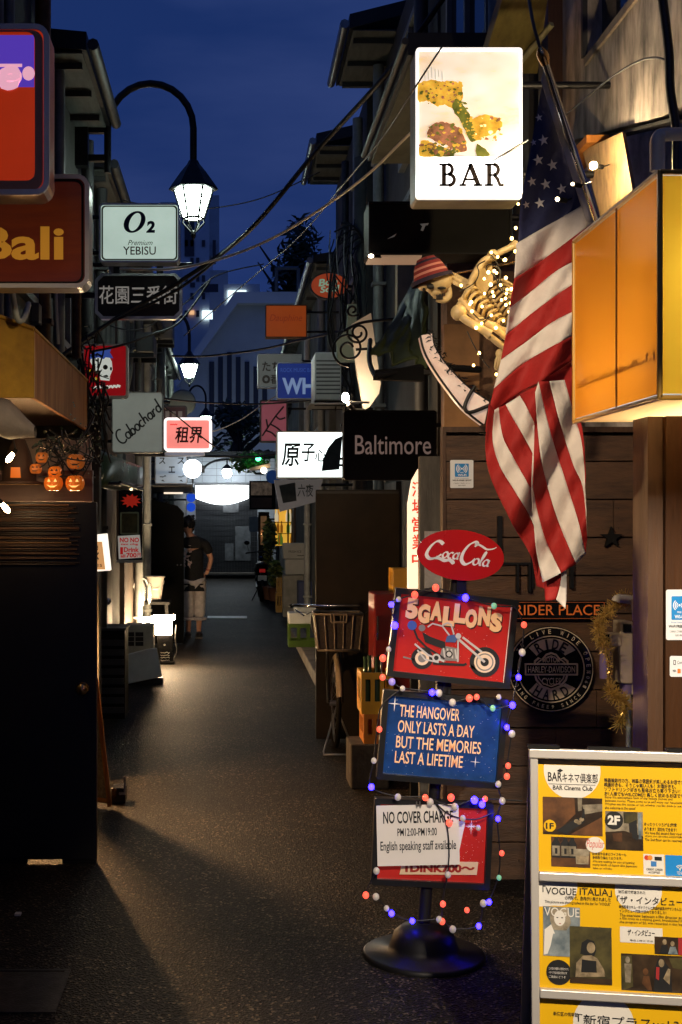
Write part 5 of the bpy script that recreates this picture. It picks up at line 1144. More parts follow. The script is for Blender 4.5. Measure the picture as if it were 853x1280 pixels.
for s_ in (-1, 1): a.tube([(x, Y+.95, .33), (x+s_*.06, Y+1.42, .33)], .01, 6); a.tube([(x, Y+1.08, .72), (x+s_*.06, Y+1.42, .33)], .008, 6)
a.build('frame', M_iron, t)
a = MB(); a.tube(cr([(x-.30, Y+.78, 1.02), (x-.27, Y+.64, 1.03), (x-.12, Y+.56, 1.03), (x+.12, Y+.56, 1.03), (x+.27, Y+.64, 1.03), (x+.30, Y+.78, 1.02)], 4), .011, 8)
a.tube([(x-.28, Y+.6, 1.0), (x-.22, Y+.52, .96)], .006, 5); a.tube([(x+.28, Y+.6, 1.0), (x+.22, Y+.52, .96)], .006, 5); hb = a.build('handlebar', M_chrome, t)
a = MB(); a.tube([(x-.30, Y+.74, 1.02), (x-.305, Y+.86, 1.01)], .016, 8); a.tube([(x+.30, Y+.74, 1.02), (x+.305, Y+.86, 1.01)], .016, 8); a.build('grip', M_black, hb)
a = MB(); a.sph((x, Y+1.14, .9), (.08, .13, .045), 12, 8); a.build('saddle', M_black, t)
M_bask = mat('tan_basket_plastic', (.15, .125, .095), .4, vary=.3)
a = MB(); zt, zb_ = Z(768, Y), Z(813, Y); wt, wb = .172, .145
def bq(s0, z): k_ = (z-zb_)/(zt-zb_); return wb+(wt-wb)*k_
for z in (zt, zb_): 
    h_ = bq(0, z); a.tube([(x-h_, Y, z), (x+h_, Y, z), (x+h_, Y+.26, z), (x-h_, Y+.26, z)], .010, 6, closed=True)
for i in range(6):
    k_ = -1+2*i/5
    for yy in (Y, Y+.26): a.tube([(x+k_*wt, yy, zt), (x+k_*wb, yy, zb_)], .006, 5)
for i in range(1, 4):
    for s_ in (-1, 1): a.tube([(x+s_*wt, Y+.26*i/4, zt), (x+s_*wb, Y+.26*i/4, zb_)], .006, 5)
for z in (zt-.055,): h_ = bq(0, z); a.tube([(x-.055, Y-.004, z), (x+.055, Y-.004, z)], .008, 6)
for s_ in (-1, 1): a.tube([(x+s_*.055, Y-.004, zt), (x+s_*.055, Y-.004, zt-.055)], .008, 6)
bo = a.build('basket', M_bask, t)
a = MB()
for i in range(5):
    k0, k1 = -1+2*i/5+.04, -1+2*(i+1)/5-.04
    z1_ = zt-.01 if i != 2 else zt-.065
    a.add([(x+k0*wb, Y+.006, zb_+.01), (x+k1*wb, Y+.006, zb_+.01), (x+k1*bq(0, z1_), Y+.006, z1_), (x+k0*bq(0, z1_), Y+.006, z1_)], [(0, 1, 2, 3)])
a.box(x-wb, x+wb, Y+.01, Y+.25, zb_-.004, zb_+.004); a.build('basket_panel', mat('smoked_basket_mesh', (.05, .042, .032), .5, vary=.7, scale=70), bo)
a = MB(); a.tube([(x+.005, Y+.3, .30), (x-.10, Y+.12, .01), (x-.11, Y-.02, .012), (x+.13, Y-.02, .012), (x+.12, Y+.12, .01), (x+.005, Y+.3, .30)], .007, 6); a.build('stand', M_steel, t)
a = MB(); a.tube(cr([(x-.05, Y+.35, .75), (x-.07, Y+.3, .6), (x-.05, Y+.35, .4)], 4), .004, 5); a.tube(cr([(x-.2, Y+.52, .97), (x-.1, Y+.3, 1.0), (x, Y+.45, .7)], 5), .004, 5); a.build('brake_cable', M_cable, t)
o = tag(MB().sph((x-.13, Y+.42, .92), (.05, .12, .10), 12, 8).build('saddle_bag', M_black), 'dark bag hanging on the bicycle beside the basket', 'bag')
# ------------------------------------------------------------------ near bar front
M_upper = mat('stained_cement', (.56, .49, .43), .7, vary=.75, scale=4.5, stretch=(1.8, 2.2, .7), bump=.35, bscale=18, col2=(.085, .078, .07))
t = thing('near_bar_building', 'near bar front with a stained cement upper wall and a plank-clad ground floor', 'building', (1.5, 5, 0))
def pw(px, py, Xc): Y = Xc*F/(px-VX); return (Xc, Y, Z(py, Y))
xc = 1.5
ys = lambda px: xc*F/(px-VX)
yf, yn = 6.0, 2.6
# cement wall in the plane facing the alley with a window opening; lower edge slants
a = MB()
wy1, wy0 = ys(735), 4.45; wz0 = pw(735, 70, xc)[2]; wz1 = 5.2
ze = lambda y: 3.33 + (y-5.54)*(3.33-3.07)/(5.54-4.38)
def wallpiece(ya_, yb_, za, zb2, zc_, zd):
    v = [(xc, ya_, za), (xc, yb_, zb2), (xc, yb_, zc_), (xc, ya_, zd)]; v += [(x_+.15, y_, z_) for x_, y_, z_ in v]
    a.add(v, [(0, 3, 2, 1), (4, 5, 6, 7), (0, 1, 5, 4), (1, 2, 6, 5), (2, 3, 7, 6), (3, 0, 4, 7)])
wallpiece(wy1, yf, ze(wy1), ze(yf), 7.2, 7.2); wallpiece(wy0, wy1, ze(wy0), ze(wy1), wz0, wz0); wallpiece(wy0, wy1, wz1, wz1, 7.2, 7.2); wallpiece(yn, wy0, ze(wy0)-.25, ze(wy0), 7.2, 7.2)
a.box(xc+.151, 4.5, 5.985, 6.11, 2.1, 7.2)
a.build('upper_wall', M_upper, t)
a = MB(); a.box(xc+.06, xc+.08, wy0, wy1, wz0, wz1); wd = a.build('window', M_glass, t)
a = MB(); a.box(xc-.012, xc+.059, wy0-.03, wy1+.02, wz0-.035, wz0-.002); a.build('sill', mat('weathered_sill', (.30, .25, .20), .7, vary=.5, scale=10), wd)
a = MB(); a.box(xc-.02, xc+.149, wy1+.003, wy1+.03, wz0, wz1); a.build('frame', M_dgrey, wd)
a = MB(); v = [(xc-.012, 4.3, ze(4.3)-.03), (xc-.012, 5.62, ze(5.62)-.03), (xc+.15, 5.62, ze(5.62)-.005), (xc+.15, 4.3, ze(4.3)-.005)]; v += [(p[0], p[1], p[2]+.012) for p in v]; a.add(v, [(0, 1, 2, 3), (7, 6, 5, 4), (0, 4, 5, 1), (1, 5, 6, 2), (2, 6, 7, 3), (3, 7, 4, 0)]); a.build('flashing', M_black, t)
# plank wall facing the viewer
M_plank = mat('weathered_planks', (.115, .056, .025), .55, vary=.65, scale=4.5, stretch=(1.2, 6, 7), bump=.4, bscale=30, col2=(.045, .023, .012))
a = MB(); yw = 6.0; z = 0.0; i = 0; rg = random.Random(8); nails = []
while z < 2.06:
    h = .178; x_ = 1.0
    while x_ < 2.6:
        l_ = rg.uniform(.5, 1.3); a.box(x_, min(2.6, x_+l_)-.003, yw-.02+rg.uniform(0, .004), yw+.02, z, min(2.08, z+h)-.007); nails += [(x_+.02, z+.04), (x_+.02, z+h-.045), (x_+l_*.5, z+h*.5)]; x_ += l_
    z += h
a.build('plank_cladding', M_plank, t)
a = MB(); a.box(.985, .999, yw-.03, yw+.05, 0, 2.09); a.box(.985, 2.6, yw-.03, yw+.05, 2.09, 2.115); a.build('plank_trim', M_wood_d, t)
a = MB(); a.box(1.001, 2.6, yw+.021, yw+.09, 0, 2.085); a.box(2.6, 2.7, 3.9, 6.05, 0, 3.0); a.build('inner_wall', M_wallB, t)
a = MB()
for nx, nz_ in nails: a.cbox((nx, yw-.021, nz_), (.004, .004, .004))
a.build('nails', M_iron, t)
# door in planks: frame lines, hinges, star
a = MB()
for px in (622, 640, 645): pass
zz = lambda py: Z(py, 5.97)
xx = lambda px: X(px, 5.97)
for k_ in ((xx(622), xx(628), 5.965, 5.979, zz(706), zz(645)), (xx(629), xx(664), 5.966, 5.979, zz(706), zz(703)), (xx(645), xx(648), 5.95, 5.979, zz(740), zz(706)), (xx(660), xx(663), 5.95, 5.979, zz(740), zz(706)), (xx(712), xx(716), 5.95, 5.979, zz(735), zz(675)), (xx(664), xx(667), 5.96, 5.979, zz(735), zz(650))): MB().box(*k_).build('iron_strap', M_iron, t)
a = MB(); a.prism(star(xx(764), zz(672), .052), 5.955, 5.979); a.build('iron_star', M_black, t)
# brick-like back wall above the partition
a = MB(); a.box(1.03, 1.41, 6.122, 6.3, 2.12, 3.0); 
o = tag(a.build('brick_panel', mat('amber_brick_panel', (.20, .10, .045), .7, vary=.7, scale=14, bump=.4)), 'brown rough panel behind the skeleton above the plank wall', 'panel')
# green-yellow timbers and soffit high up
M_tim = mat('olive_timber', (.20, .17, .05), .6, vary=.4, scale=5, stretch=(6, 1, 6))
o = thing('lower_eave', 'greenish lower eave with a plank soffit above the black metal sign', 'eave', (1.1, 7.1, 3.95))
a = MB(); a.box(.86, 1.419, 6.25, 8.1, 3.95, 4.06); a.build('slab', M_roof, o)
a = MB()
for i in range(5): a.box(.88+i*.107, .985+i*.107, 6.27, 8.08, 3.93, 3.949)
a.build('soffit', mat('olive_soffit', (.14, .145, .09), .7, vary=.4, scale=4), o)
a = MB(); a.tube([(.84, 6.2, 4.0), (.84, 8.15, 4.0)], .018, 8); a.build('gutter', M_dgrey, o)
o = thing('timber_eave', 'olive painted timber eave high behind the bright picture sign', 'eave', (1.3, 5.9, 4.2))
a = MB(); v = [P(600, 92, 5.9), P(672, 92, 5.9), P(690, -40, 5.3), P(640, -40, 5.3)]; v += [p+Vector((0, .05, .06)) for p in v]; a.add([tuple(p) for p in v], [(0, 1, 2, 3), (7, 6, 5, 4), (0, 4, 5, 1), (1, 5, 6, 2), (2, 6, 7, 3), (3, 7, 4, 0)]); a.build('soffit', M_tim, o)
a = MB(); a.tube([P(607, 72, 5.85), P(655, -5, 5.5)], .03, 4); a.tube([P(640, 90, 5.85), P(690, 30, 5.6)], .015, 4); a.build('rafter', mat('pale_olive_timber', (.34, .34, .20), .6, vary=.3), o)
a = MB(); a.box(X(672, 6), 1.499, 5.8, 5.98, 3.2, 4.8); o2 = tag(a.build('corner_post', M_wood_d), 'brown corner post at the edge of the cement wall', 'post')
facade_run('hanging_cable', 'thin cable dropping from the timber eave to the flagpole tip', [P(660, -10, 4.6), P(667, 30, 4.45), P(676, 62, 4.4)], .006, M_cable, 'cable')
facade_run('hanging_cable', 'thick bundled cable running down the cement wall at the frame edge', [P(826, -20, 4.0), P(836, 60, 4.0), P(838, 110, 4.0), P(845, 160, 4.0), P(846, 215, 4.0)], .014, M_cable, 'cable')
facade_run('hanging_cable', 'thin cable looping across the stained cement wall', [P(838, 78, 4.0), P(820, 72, 4.1), P(795, 78, 4.3), P(760, 100, 4.6), P(708, 143, 5.1)], .004, M_cable, 'cable')
# plywood box with bulb below the wall
o = thing('plywood_flap', 'tilted plywood flap with a bare bulb under the cement wall', 'plywood flap', P(750, 215, 4.9))
a = MB(); v = [P(728, 188, 5.2), P(778, 165, 4.75), P(792, 245, 4.65), P(752, 275, 5.0)]; v += [p+Vector((.02, .02, 0)) for p in v]; a.add([tuple(p) for p in v], [(3, 2, 1, 0), (4, 5, 6, 7), (0, 1, 5, 4), (1, 2, 6, 5), (2, 3, 7, 6), (3, 0, 4, 7)]); a.build('board', mat('osb_board', (.40, .26, .12), .6, vary=.6, scale=9, stretch=(3, 3, 1)), o)
a = MB(); a.box(1.40, 1.498, 5.05, 5.5, 3.17, 3.20); a.build('timber', M_ply, o)
for px, py, r_, s_, lb, yy in ((742, 207, .014, 0, 'brightest bare bulb, in front of the tilted plywood flap', 4.72), (697, 249, .0075, 1, 'small bulb glowing in front of the lower canton of the flag', 4.36), (716, 230, .006, 1, 'tiny bulb at the flag hoist beside the pole', 4.30)):
    p = P(px, py, yy); o = thing('bare_bulb', lb, 'light bulb', p, group='bulbs under the cement wall')
    MB().sph(p, r_, 12, 8).build('bulb', lit('flap_bulb_glow', (1, .74, .42), 2200) if s_ == 0 else lit('small_bulb_glow', (1, .76, .44), 9), o)
    a = MB(); a.tube([p+Vector((r_*.7, .005, 0)), p+Vector((r_*.7+.03, .02, 0))], .009, 6); a.tube([p+Vector((r_*.7+.03, .02, 0)), p+Vector((.12, .2, .06))], .003, 5); a.build('socket', M_black, o)
# bent white vent pipe above yellow box
facade_run('vent_pipe', 'thick white elbow vent pipe rising from the top of the yellow lightbox', [P(822, 214, 3.6), P(822, 190, 3.6), P(822, 178, 3.6), P(826, 170, 3.6), P(836, 168, 3.6), P(880, 167, 3.6)], .021, mat('ivory_pvc', (.62, .55, .42), .35), 'pipe')
# ---- BAR sign
Y = 5.0
t, f = sign('picture_sign', 'blazing white lit sign with a rocky waterfall picture above the word BAR', (520, 60, 653, 249), Y, .16, lit('bar_sign_glow', (1.0, .95, .90), 3.2), lit('bar_sign_rim', (1.0, .93, .86), 1.1), .006, .014, wall=1.5, casing=M_dirtywhite)
a = MB()
Mr1, Mr2, Mr3, Mr4 = [mat(n_, c_, .5, vary=.75, scale=16, col2=d_, emit=e_) for n_, c_, d_, e_ in (('moss_rock_print', rgb(235, 185, 70), rgb(150, 110, 20), 1.0), ('brown_rock_print', rgb(185, 120, 85), rgb(70, 50, 20), .9), ('green_cliff_print', rgb(130, 130, 50), rgb(40, 50, 10), .8), ('peach_cloud_print', rgb(255, 228, 190), rgb(250, 210, 140), 1.3))]
rgp = random.Random(31)
MB().flat(pp([(523.5, 196), (650, 196), (650, 64), (523.5, 64)], Y), Y+.0008).build('picture_field', mat('sky_cloud_print', (1.0, .99, .97), .4, vary=.2, scale=3.2, stretch=(.7, 1, 1.6), col2=(.80, .52, .25), emit=.85), f)
def rock(pts, y, m_):
    a.m = m_; c = cr([(x, z_, 0) for x, z_ in pts], 5, True); a.flat([(X(p.x+rgp.uniform(-.8, .8), Y), Z(p.y+rgp.uniform(-.8, .8), Y)) for p in c], y)
rock([(523.5, 105), (540, 100), (552, 102), (563, 101), (576, 106), (578, 122), (570, 136), (556, 131), (546, 133), (535, 126), (523.5, 127)][::-1], Y-.0015, 0)
rock([(571, 116), (580, 132), (590, 148), (595, 166), (590, 178), (582, 164), (575, 150), (566, 136)][::-1], Y-.002, 2)
rock([(536, 162), (544, 154), (556, 153), (570, 158), (580, 170), (583, 188), (570, 189), (558, 181), (546, 178), (535, 170)][::-1], Y-.002, 1)
rock([(590, 152), (602, 144), (618, 146), (628, 156), (616, 168), (602, 172), (592, 176)][::-1], Y-.0025, 0)
rock([(525.5, 178), (535, 176), (548, 184), (556, 195), (526, 195.5)][::-1], Y-.002, 0)
rock([(540, 186), (550, 182), (566, 190), (566, 195.5), (545, 195.5)][::-1], Y-.0025, 2)
rock([(597, 180), (612, 192), (609, 195.5), (596, 195.5)][::-1], Y-.0025, 2)
for i in range(420):
    k_ = rgp.random()
    if k_ < .35: cx, cy, m_ = rgp.uniform(524, 577), rgp.uniform(103, 130)+0, rgp.choice((0, 0, 0, 2, 1))
    elif k_ < .6: tt = rgp.random(); cx, cy, m_ = 570+22*tt+rgp.uniform(-6, 6), 118+56*tt+rgp.uniform(-4, 4), rgp.choice((2, 2, 0))
    elif k_ < .8: cx, cy, m_ = rgp.uniform(534, 584), rgp.uniform(155, 190), rgp.choice((1, 1, 0, 2))
    elif k_ < .9: cx, cy, m_ = rgp.uniform(588, 630), rgp.uniform(146, 176), rgp.choice((0, 0, 3, 1))
    else: cx, cy, m_ = rgp.uniform(524, 568), rgp.uniform(178, 195), rgp.choice((0, 2, 1))
    a.m = m_; r_ = rgp.uniform(.6, 3.2); a.flat([(X(cx+r_*rgp.uniform(.5, 1.3)*math.cos(R(t_)), Y), Z(min(195.5, cy-r_*rgp.uniform(.4, 1.0)*math.sin(R(t_))), Y)) for t_ in range(0, 360, 40)], Y-.0027-i*.000004)
a.build('picture', [Mr1, Mr2, Mr3, Mr4], f)
a = MB(); a.m = 0
for i in range(6): x = 531+i*4.3; a.stroke([(X(x, Y), Z(84+rgp.uniform(-2, 3)+abs(i-2)*2, Y)), (X(x+.5, Y), Z(100+rgp.uniform(-3, 1), Y))], .005, Y-.0014)
a.build('waterfall_print', mat('grey_fall_print', rgb(190, 190, 180), .5, emit=.75), f)
a = MB()
def ln(p, w_=.017): a.stroke([(X(x, Y), Z(y, Y)) for x, y in p], w_, Y-.003)
yb_, yt_ = 232.5, 205
# B
ln([(549, yt_+.9), (563, yt_+.9)], .009); ln([(549, yb_-.9), (563, yb_-.9)], .009); ln([(555, yt_), (555, yb_)])
ln([(560+5.5*math.cos(R(t_)) if True else 0, 212.0-6.2*math.sin(R(t_))) for t_ in range(90, -91, -15)], .0135); ln([(561+7*math.cos(R(t_)), 225-6.9*math.sin(R(t_))) for t_ in range(90, -91, -15)], .0145); ln([(555, 218.1), (562, 218.1)], .008)
# A
ln([(578, yb_), (588.5, yt_)], .010); ln([(587.5, yt_), (598.5, yb_)], .018); ln([(581, 224.5), (595, 224.5)], .009); ln([(574, yb_-.9), (583, yb_-.9)], .009); ln([(592, yb_-.9), (603, yb_-.9)], .009)
# R
ln([(606, yt_+.9), (620, yt_+.9)], .009); ln([(606, yb_-.9), (617, yb_-.9)], .009); ln([(611.5, yt_), (611.5, yb_)]); ln([(617+6*math.cos(R(t_)), 212.3-6.6*math.sin(R(t_))) for t_ in range(90, -91, -15)], .0145); ln([(611, 219), (618, 219)], .008); ln([(618, 219), (622, 224), (625, 231.5), (630, 231.6)], .0135)
a.build('lettering', mat('brown_black_print', (.018, .008, .004), .5), t)
# ---- black metal sign under it
Y = 5.7
t, f = sign('black_metal_sign', 'long black metal sign box with two pale torn marks below the bright picture sign', (461, 252, 640, 318), Y, .2, mat('black_metal_face', (.006, .006, .005), .6, vary=.4, scale=3, spec=.12), M_black, .008, .006, wall=1.42)
a = MB(); a.flat(pp([(484, 299), (496, 292), (493, 296)], Y), Y-.002); a.flat(pp([(525, 280), (536, 279), (535, 281.5), (532, 282), (529, 289), (526, 288), (528, 283)], Y), Y-.002); a.build('torn_mark', mat('pale_tape', (.35, .35, .32), .6, emit=.12), t)
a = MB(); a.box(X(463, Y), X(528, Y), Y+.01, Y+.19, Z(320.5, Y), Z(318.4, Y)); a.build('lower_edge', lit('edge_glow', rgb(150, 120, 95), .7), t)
p = P(464, 320, Y-.03); o = thing('bare_bulb', 'small bright bulb under the corner of the long black metal sign', 'light bulb', p); MB().sph(p, (.012, .010, .008), 12, 8).build('bulb', lit('corner_bulb_glow', (1, .82, .62), 22), o); MB().tube([p, p+Vector((.05, .05, .008))], .007, 6).build('socket', M_black, o)
o = tag(MB().box(X(497, 7.5), X(525, 7.5), 7.5, 7.6, Z(420, 7.5), Z(322, 7.5)).build('pale_pillar', mat('green_white_pillar', (.28, .33, .27), .6, vary=.3)), 'pale greenish pillar behind the hat of the skeleton', 'pillar')
# ---- dark green plastic awning
M_gp = mat('dark_green_plastic_sheet', (.045, .060, .022), .5, vary=.5, scale=7, spec=.15)
o = tarp('plastic_awning', 'shiny dark green plastic awning sloping down beside the skeleton hat', M_gp, P(517, 352, 6.6), P(532, 358, 6.1), P(534, 462, 5.76), P(463, 440, 6.0), .045, 22, 16, 4)
a = MB(); a.tube(cr([P(463, 425, 6.42), P(462, 452, 6.0), P(470, 472, 5.72)], 4), .012, 6); a.tube([P(470, 471, 5.72), P(530, 458, 5.8), P(600, 462, 5.95)], .016, 6); a.build('rod', M_black, o)
a = MB(); v = [P(468, 474, 5.74), P(530, 476, 5.74), P(530, 458, 5.74), P(470, 462, 5.74)]; a.add([tuple(p) for p in v]+[tuple(p+Vector((0, .05, 0))) for p in v], [(0, 1, 2, 3), (7, 6, 5, 4), (0, 4, 5, 1), (1, 5, 6, 2), (2, 6, 7, 3), (3, 7, 4, 0)]); a.build('hem', mat('black_hem', (.004, .004, .004), .8, spec=.1), o)
# dark box/amber wall behind skeleton lower
o = tag(MB().box(X(556, 6.05), X(600, 6.05), 6.06, 6.11, Z(545, 6.05), Z(405, 6.05)).build('amber_lit_board', mat('amber_board', (.30, .14, .04), .6, vary=.4)), 'amber brown board behind the ribs of the skeleton', 'board')
# ---- curved band, lamplight on it painted in as emission
Y = 5.3
def c7(x, y): return (510+x/5.12, 290+y/5.12)
outer = cr([(*c7(x, y), 0) for x, y in ((90, 660), (110, 745), (150, 830), (235, 960), (360, 1120), (490, 1228))], 5)
inner = cr([(*c7(x, y), 0) for x, y in ((155, 650), (165, 720), (205, 795), (275, 885), (390, 1000), (520, 1088))], 5)
poly = [(X(p.x, Y), Z(p.y, Y)) for p in outer] + [(X(p.x, Y), Z(p.y, Y)) for p in reversed(inner)]
o = thing('curved_glow_band', 'curved pinkish band with painted-in glow swinging down below the skeleton', 'curved band', P(560, 470, Y))
a = MB(); a.prism(poly, Y, Y+.10); a.build('strip', mat('peach_band_glow', (.80, .66, .55), .35, vary=.45, scale=7, col2=(.55, .36, .28), emit=.38), o)
a = MB(); a.tube([(X(p.x, Y), Y+.02, Z(p.y, Y)) for p in inner], .010, 6); a.tube([(X(p.x, Y), Y+.02, Z(p.y, Y)) for p in outer], .008, 6); a.tube(cr([P(*c7(430, 985), Y-.012), P(*c7(385, 1060), Y-.014), P(*c7(365, 1125), Y-.014), P(*c7(400, 1155), Y-.014), P(*c7(520, 1110), Y-.014)], 5), .008, 6); a.build('rim_cable', M_cable, o)
a = MB()
for p in inner[::2]: a.leaves((X(p.x, Y), Y+.0, Z(p.y, Y)), (.03, .03, .03), 9, .028, 1, int(p.x))
a.build('tinsel_rim', [mat('dark_tinsel', (.02, .02, .015), .3, .6)], o)
# ---- skeleton
M_bone = mat('plastic_bone', (.66, .50, .24), .45, vary=.3, scale=22)
SY = 5.05
def sk(x, y, d=0.0): px, py = c7(x, y); return P(px, py, SY) + Vector((0, d, 0))
t = thing('skeleton', 'plastic skeleton in a striped knit hat leaning out over the alley wrapped in fairy lights', 'skeleton', sk(420, 420))
a = MB()
c = sk(185, 315); a.sph(c, (.060, .052, .052), 18, 12)
a.tube([sk(200, 300), sk(120, 352)], [.05, .036], 12); a.sph(sk(100, 352), (.022, .03, .016), 10, 8); a.sph(sk(180, 385), (.026, .03, .02), 10, 8)
a.tube(cr([sk(255, 350), sk(262, 410), sk(235, 435), sk(185, 425)], 4), [.014]*13, 8)
a.tube([sk(165, 405), sk(215, 415)], .013, 8)
sko = a.build('skull', M_bone, t)
a = MB(); a.sph(sk(135, 360, -.040), (.015, .010, .012), 12, 8); a.sph(sk(97, 378, -.024), (.006, .008, .009), 8, 6); a.sph(sk(205, 372, -.045), (.018, .008, .006), 10, 6)
for i in range(5): a.box(*(lambda p: (p.x-.0012, p.x+.0012, p.y-.021, p.y-.013, p.z-.012, p.z+.012))(sk(180+i*9, 418)))
a.build('eye_socket', M_ink, sko)
a = MB()
pts = cr([sk(262, 285), sk(300, 300), sk(345, 325), sk(395, 345), sk(440, 350, .04), sk(500, 380, .07), sk(560, 460, .08), sk(620, 580, .08), sk(680, 700, .06)], 4)
a.tube(pts, .009, 8)
for i in range(0, len(pts), 1):
    T_ = (pts[min(i+1, len(pts)-1)]-pts[max(i-1, 0)]).normalized(); U_ = T_.cross(Vector((0, 1, 0))).normalized(); r_ = .016 if i < 12 else .02
    if i % 1 == 0: a.tube([pts[i]-U_*r_*1.3, pts[i]+U_*r_*1.3], [.0065, .0065], 6)
a.build('spine', M_bone, t)
a = MB()
for i in range(8):   # near-side ribs sweep from spine to sternum
    k_ = i/7
    s0 = sk(470+k_*150, 365+k_*225, .05); s1 = sk(330+k_*215, 470+k_*155, -.09); 
    m1 = sk(395+k_*190, 385+k_*200, -.10+.0*k_); m2 = sk(340+k_*200, 425+k_*175, -.13)
    a.tube(cr([s0, m1, m2, s1], 5), .0068, 7)
    f0 = sk(520+k_*130, 340+k_*215, .06); f1 = sk(600+k_*90, 300+k_*190, .02); f2 = sk(665+k_*60, 350+k_*190, -.02)
    a.tube(cr([f0, f1, f2], 5), .0064, 6)
a.tube(cr([sk(315, 445, -.09), sk(400, 560, -.095), sk(520, 630, -.09), sk(600, 650, -.07)], 5), [.016]*16, 7)
a.build('rib_cage', M_bone, t)
a = MB(); v = [sk(470, 190, .02), sk(540, 160, .03), sk(560, 300, .05), sk(500, 400, .06), sk(440, 330, .03)]
a.add([tuple(p+Vector((0, -.012, 0))) for p in v]+[tuple(p+Vector((0, .012, 0))) for p in v], [(4, 3, 2, 1, 0), (5, 6, 7, 8, 9)]+[(i, (i+1) % 5, (i+1) % 5+5, i+5) for i in range(5)])
a.tube(cr([sk(380, 355, -.04), sk(430, 260, -.03), sk(480, 190, -.01), sk(550, 150)], 4), [.014]*13, 8); a.tube(cr([sk(300, 500, -.09), sk(340, 440, -.08), sk(390, 360, -.04)], 4), .013, 8)
a.build('shoulder_blade', M_bone, t)
a = MB(); a.sph(sk(545, 150), .024, 12, 8); a.tube(cr([sk(545, 155), sk(610, 120), sk(690, 80, .02)], 4), [.018, .015, .013, .013, .013, .013, .013, .015, .018], 8); a.sph(sk(690, 78, .02), .02, 10, 8); a.tube([sk(690, 75, .02), sk(800, 130, .08)], .012, 8); a.build('raised_arm', M_bone, t)
a = MB(); a.sph(sk(295, 545, -.11), .032, 12, 8); a.tube(cr([sk(290, 550, -.11), sk(340, 600, -.13), sk(420, 650, -.14), sk(480, 690, -.14)], 4), [.024]+[.017]*10+[.019, .021], 8)
a.tube(cr([sk(400, 590, -.12), sk(450, 610, -.13), sk(540, 665, -.13), sk(610, 715, -.11)], 4), .014, 8); a.tube(cr([sk(455, 600, -.12), sk(530, 630, -.12), sk(605, 690, -.1)], 4), .010, 8)
a.tube(cr([sk(430, 660, -.14), sk(510, 720, -.13), sk(590, 780, -.12)], 4), .013, 8)
a.build('folded_arm', M_bone, t)
a = MB(); c = sk(560, 800, -.1); a.sph(c, (.02, .015, .02), 10, 8)
for i in range(5):
    x0 = 535+i*13; a.tube([sk(550+i*6, 800, -.1), sk(x0-5, 840+((i*7) % 9), -.11), sk(x0-10+i*2, 885+((i*5) % 12), -.10), sk(x0-4+i*2, 915-abs(i-2)*8, -.09)], [.006, .0055, .005, .004], 6)
a.build('skeleton_hand', M_bone, t)
# knit hat
M_hat = [mat('dark_red_knit', (.20, .02, .018), .9, bump=.4, bscale=120), mat('pink_grey_knit', (.55, .22, .16), .9, bump=.4, bscale=120), mat('navy_knit', (.02, .012, .03), .9, bump=.4, bscale=120)]
a = MB(); prof = [(.084, -.008, 2), (.084, .008, 2), (.072, .010, 0), (.069, .022, 0), (.068, .0225, 1), (.066, .032, 1), (.0655, .0325, 0), (.062, .045, 0), (.0615, .0455, 1), (.058, .054, 1), (.0575, .0545, 0), (.052, .068, 0), (.050, .0685, 2), (.042, .078, 2), (.036, .088, 0), (.02, .092, 0), (0, .093, 0)]
a.M = Matrix.Translation(sk(155, 305)) @ Matrix.Rotation(R(-17), 4, 'Y')
for i in range(len(prof)-1):
    a.m = prof[i+1][2]; a.lathe([prof[i][:2], prof[i+1][:2]], n=24, cap=False)
a.M = None; a.build('knit_hat', M_hat, t)
# fairy lights on skeleton
M_fairy = lit('fairy_light_glow', (1.0, .60, .16), 16)
def string_lights(name, label, bulbs, path, r_, M_of, Yof, wire=.0025, cat='string lights'):
    o = thing(name, label, cat, bulbs[0][0])
    a = MB()
    for pth in path: a.tube(cr(pth, 5), wire, 5)
    a.build('wire', M_cable, o)
    for p, m_, rr in bulbs:
        q = MB(); _k = 1+.16*math.sin(p[0]*911+p[2]*577); q.sph(p, tuple((rr or r_)*_k*c_ for c_ in (1, 1, 1.12)), 10, 7); q.build('bulb', m_, o)
    return o
fl = [(660, 78), (630, 178), (680, 150), (568, 230), (482, 185), (500, 300), (515, 312), (438, 348), (295, 390), (440, 440), (490, 430), (580, 415), (575, 440), (570, 470), (600, 500), (622, 525), (482, 575), (362, 550), (388, 652), (598, 722), (450, 780), (415, 857), (562, 872), (560, 915), (612, 635), (545, 480), (620, 575)]
rgf = random.Random(17); fl += [(x_+rgf.uniform(-25, 25), y_+rgf.uniform(-20, 20)) for x_, y_ in ((520, 200), (540, 240), (450, 300), (470, 400), (520, 460), (560, 520), (590, 560), (540, 590), (430, 500), (380, 480), (330, 520), (500, 650), (560, 700), (420, 610), (600, 420), (560, 370), (610, 470), (590, 330), (640, 400), (640, 470))]
fb_ = [(sk(x, y, -.16 if y < 760 else -.02), M_fairy, None) for x, y in fl] + [(P(x, y, 5.2), M_fairy, None) for x, y in ((648, 255), (652, 270), (645, 285), (640, 298))]
string_lights('fairy_lights', 'warm white fairy lights wound around the skeleton', fb_, [[sk(x, y, -.15) for x, y in ((690, 100), (630, 178), (568, 230), (482, 185), (530, 270), (550, 400), (575, 440), (600, 500), (612, 635), (598, 722))], [sk(x, y, -.16) for x, y in ((540, 420), (500, 330), (450, 290), (470, 260), (540, 300), (520, 400), (600, 450))], [sk(x, y, -.14) for x, y in ((295, 420), (380, 370), (410, 310), (405, 260), (450, 230))], [sk(x, y, -.1) for x, y in ((350, 660), (388, 740), (440, 830), (490, 890))], [sk(x, y, -.15) for x, y in ((362, 550), (420, 600), (482, 575), (388, 652))]], .0058, None, None)
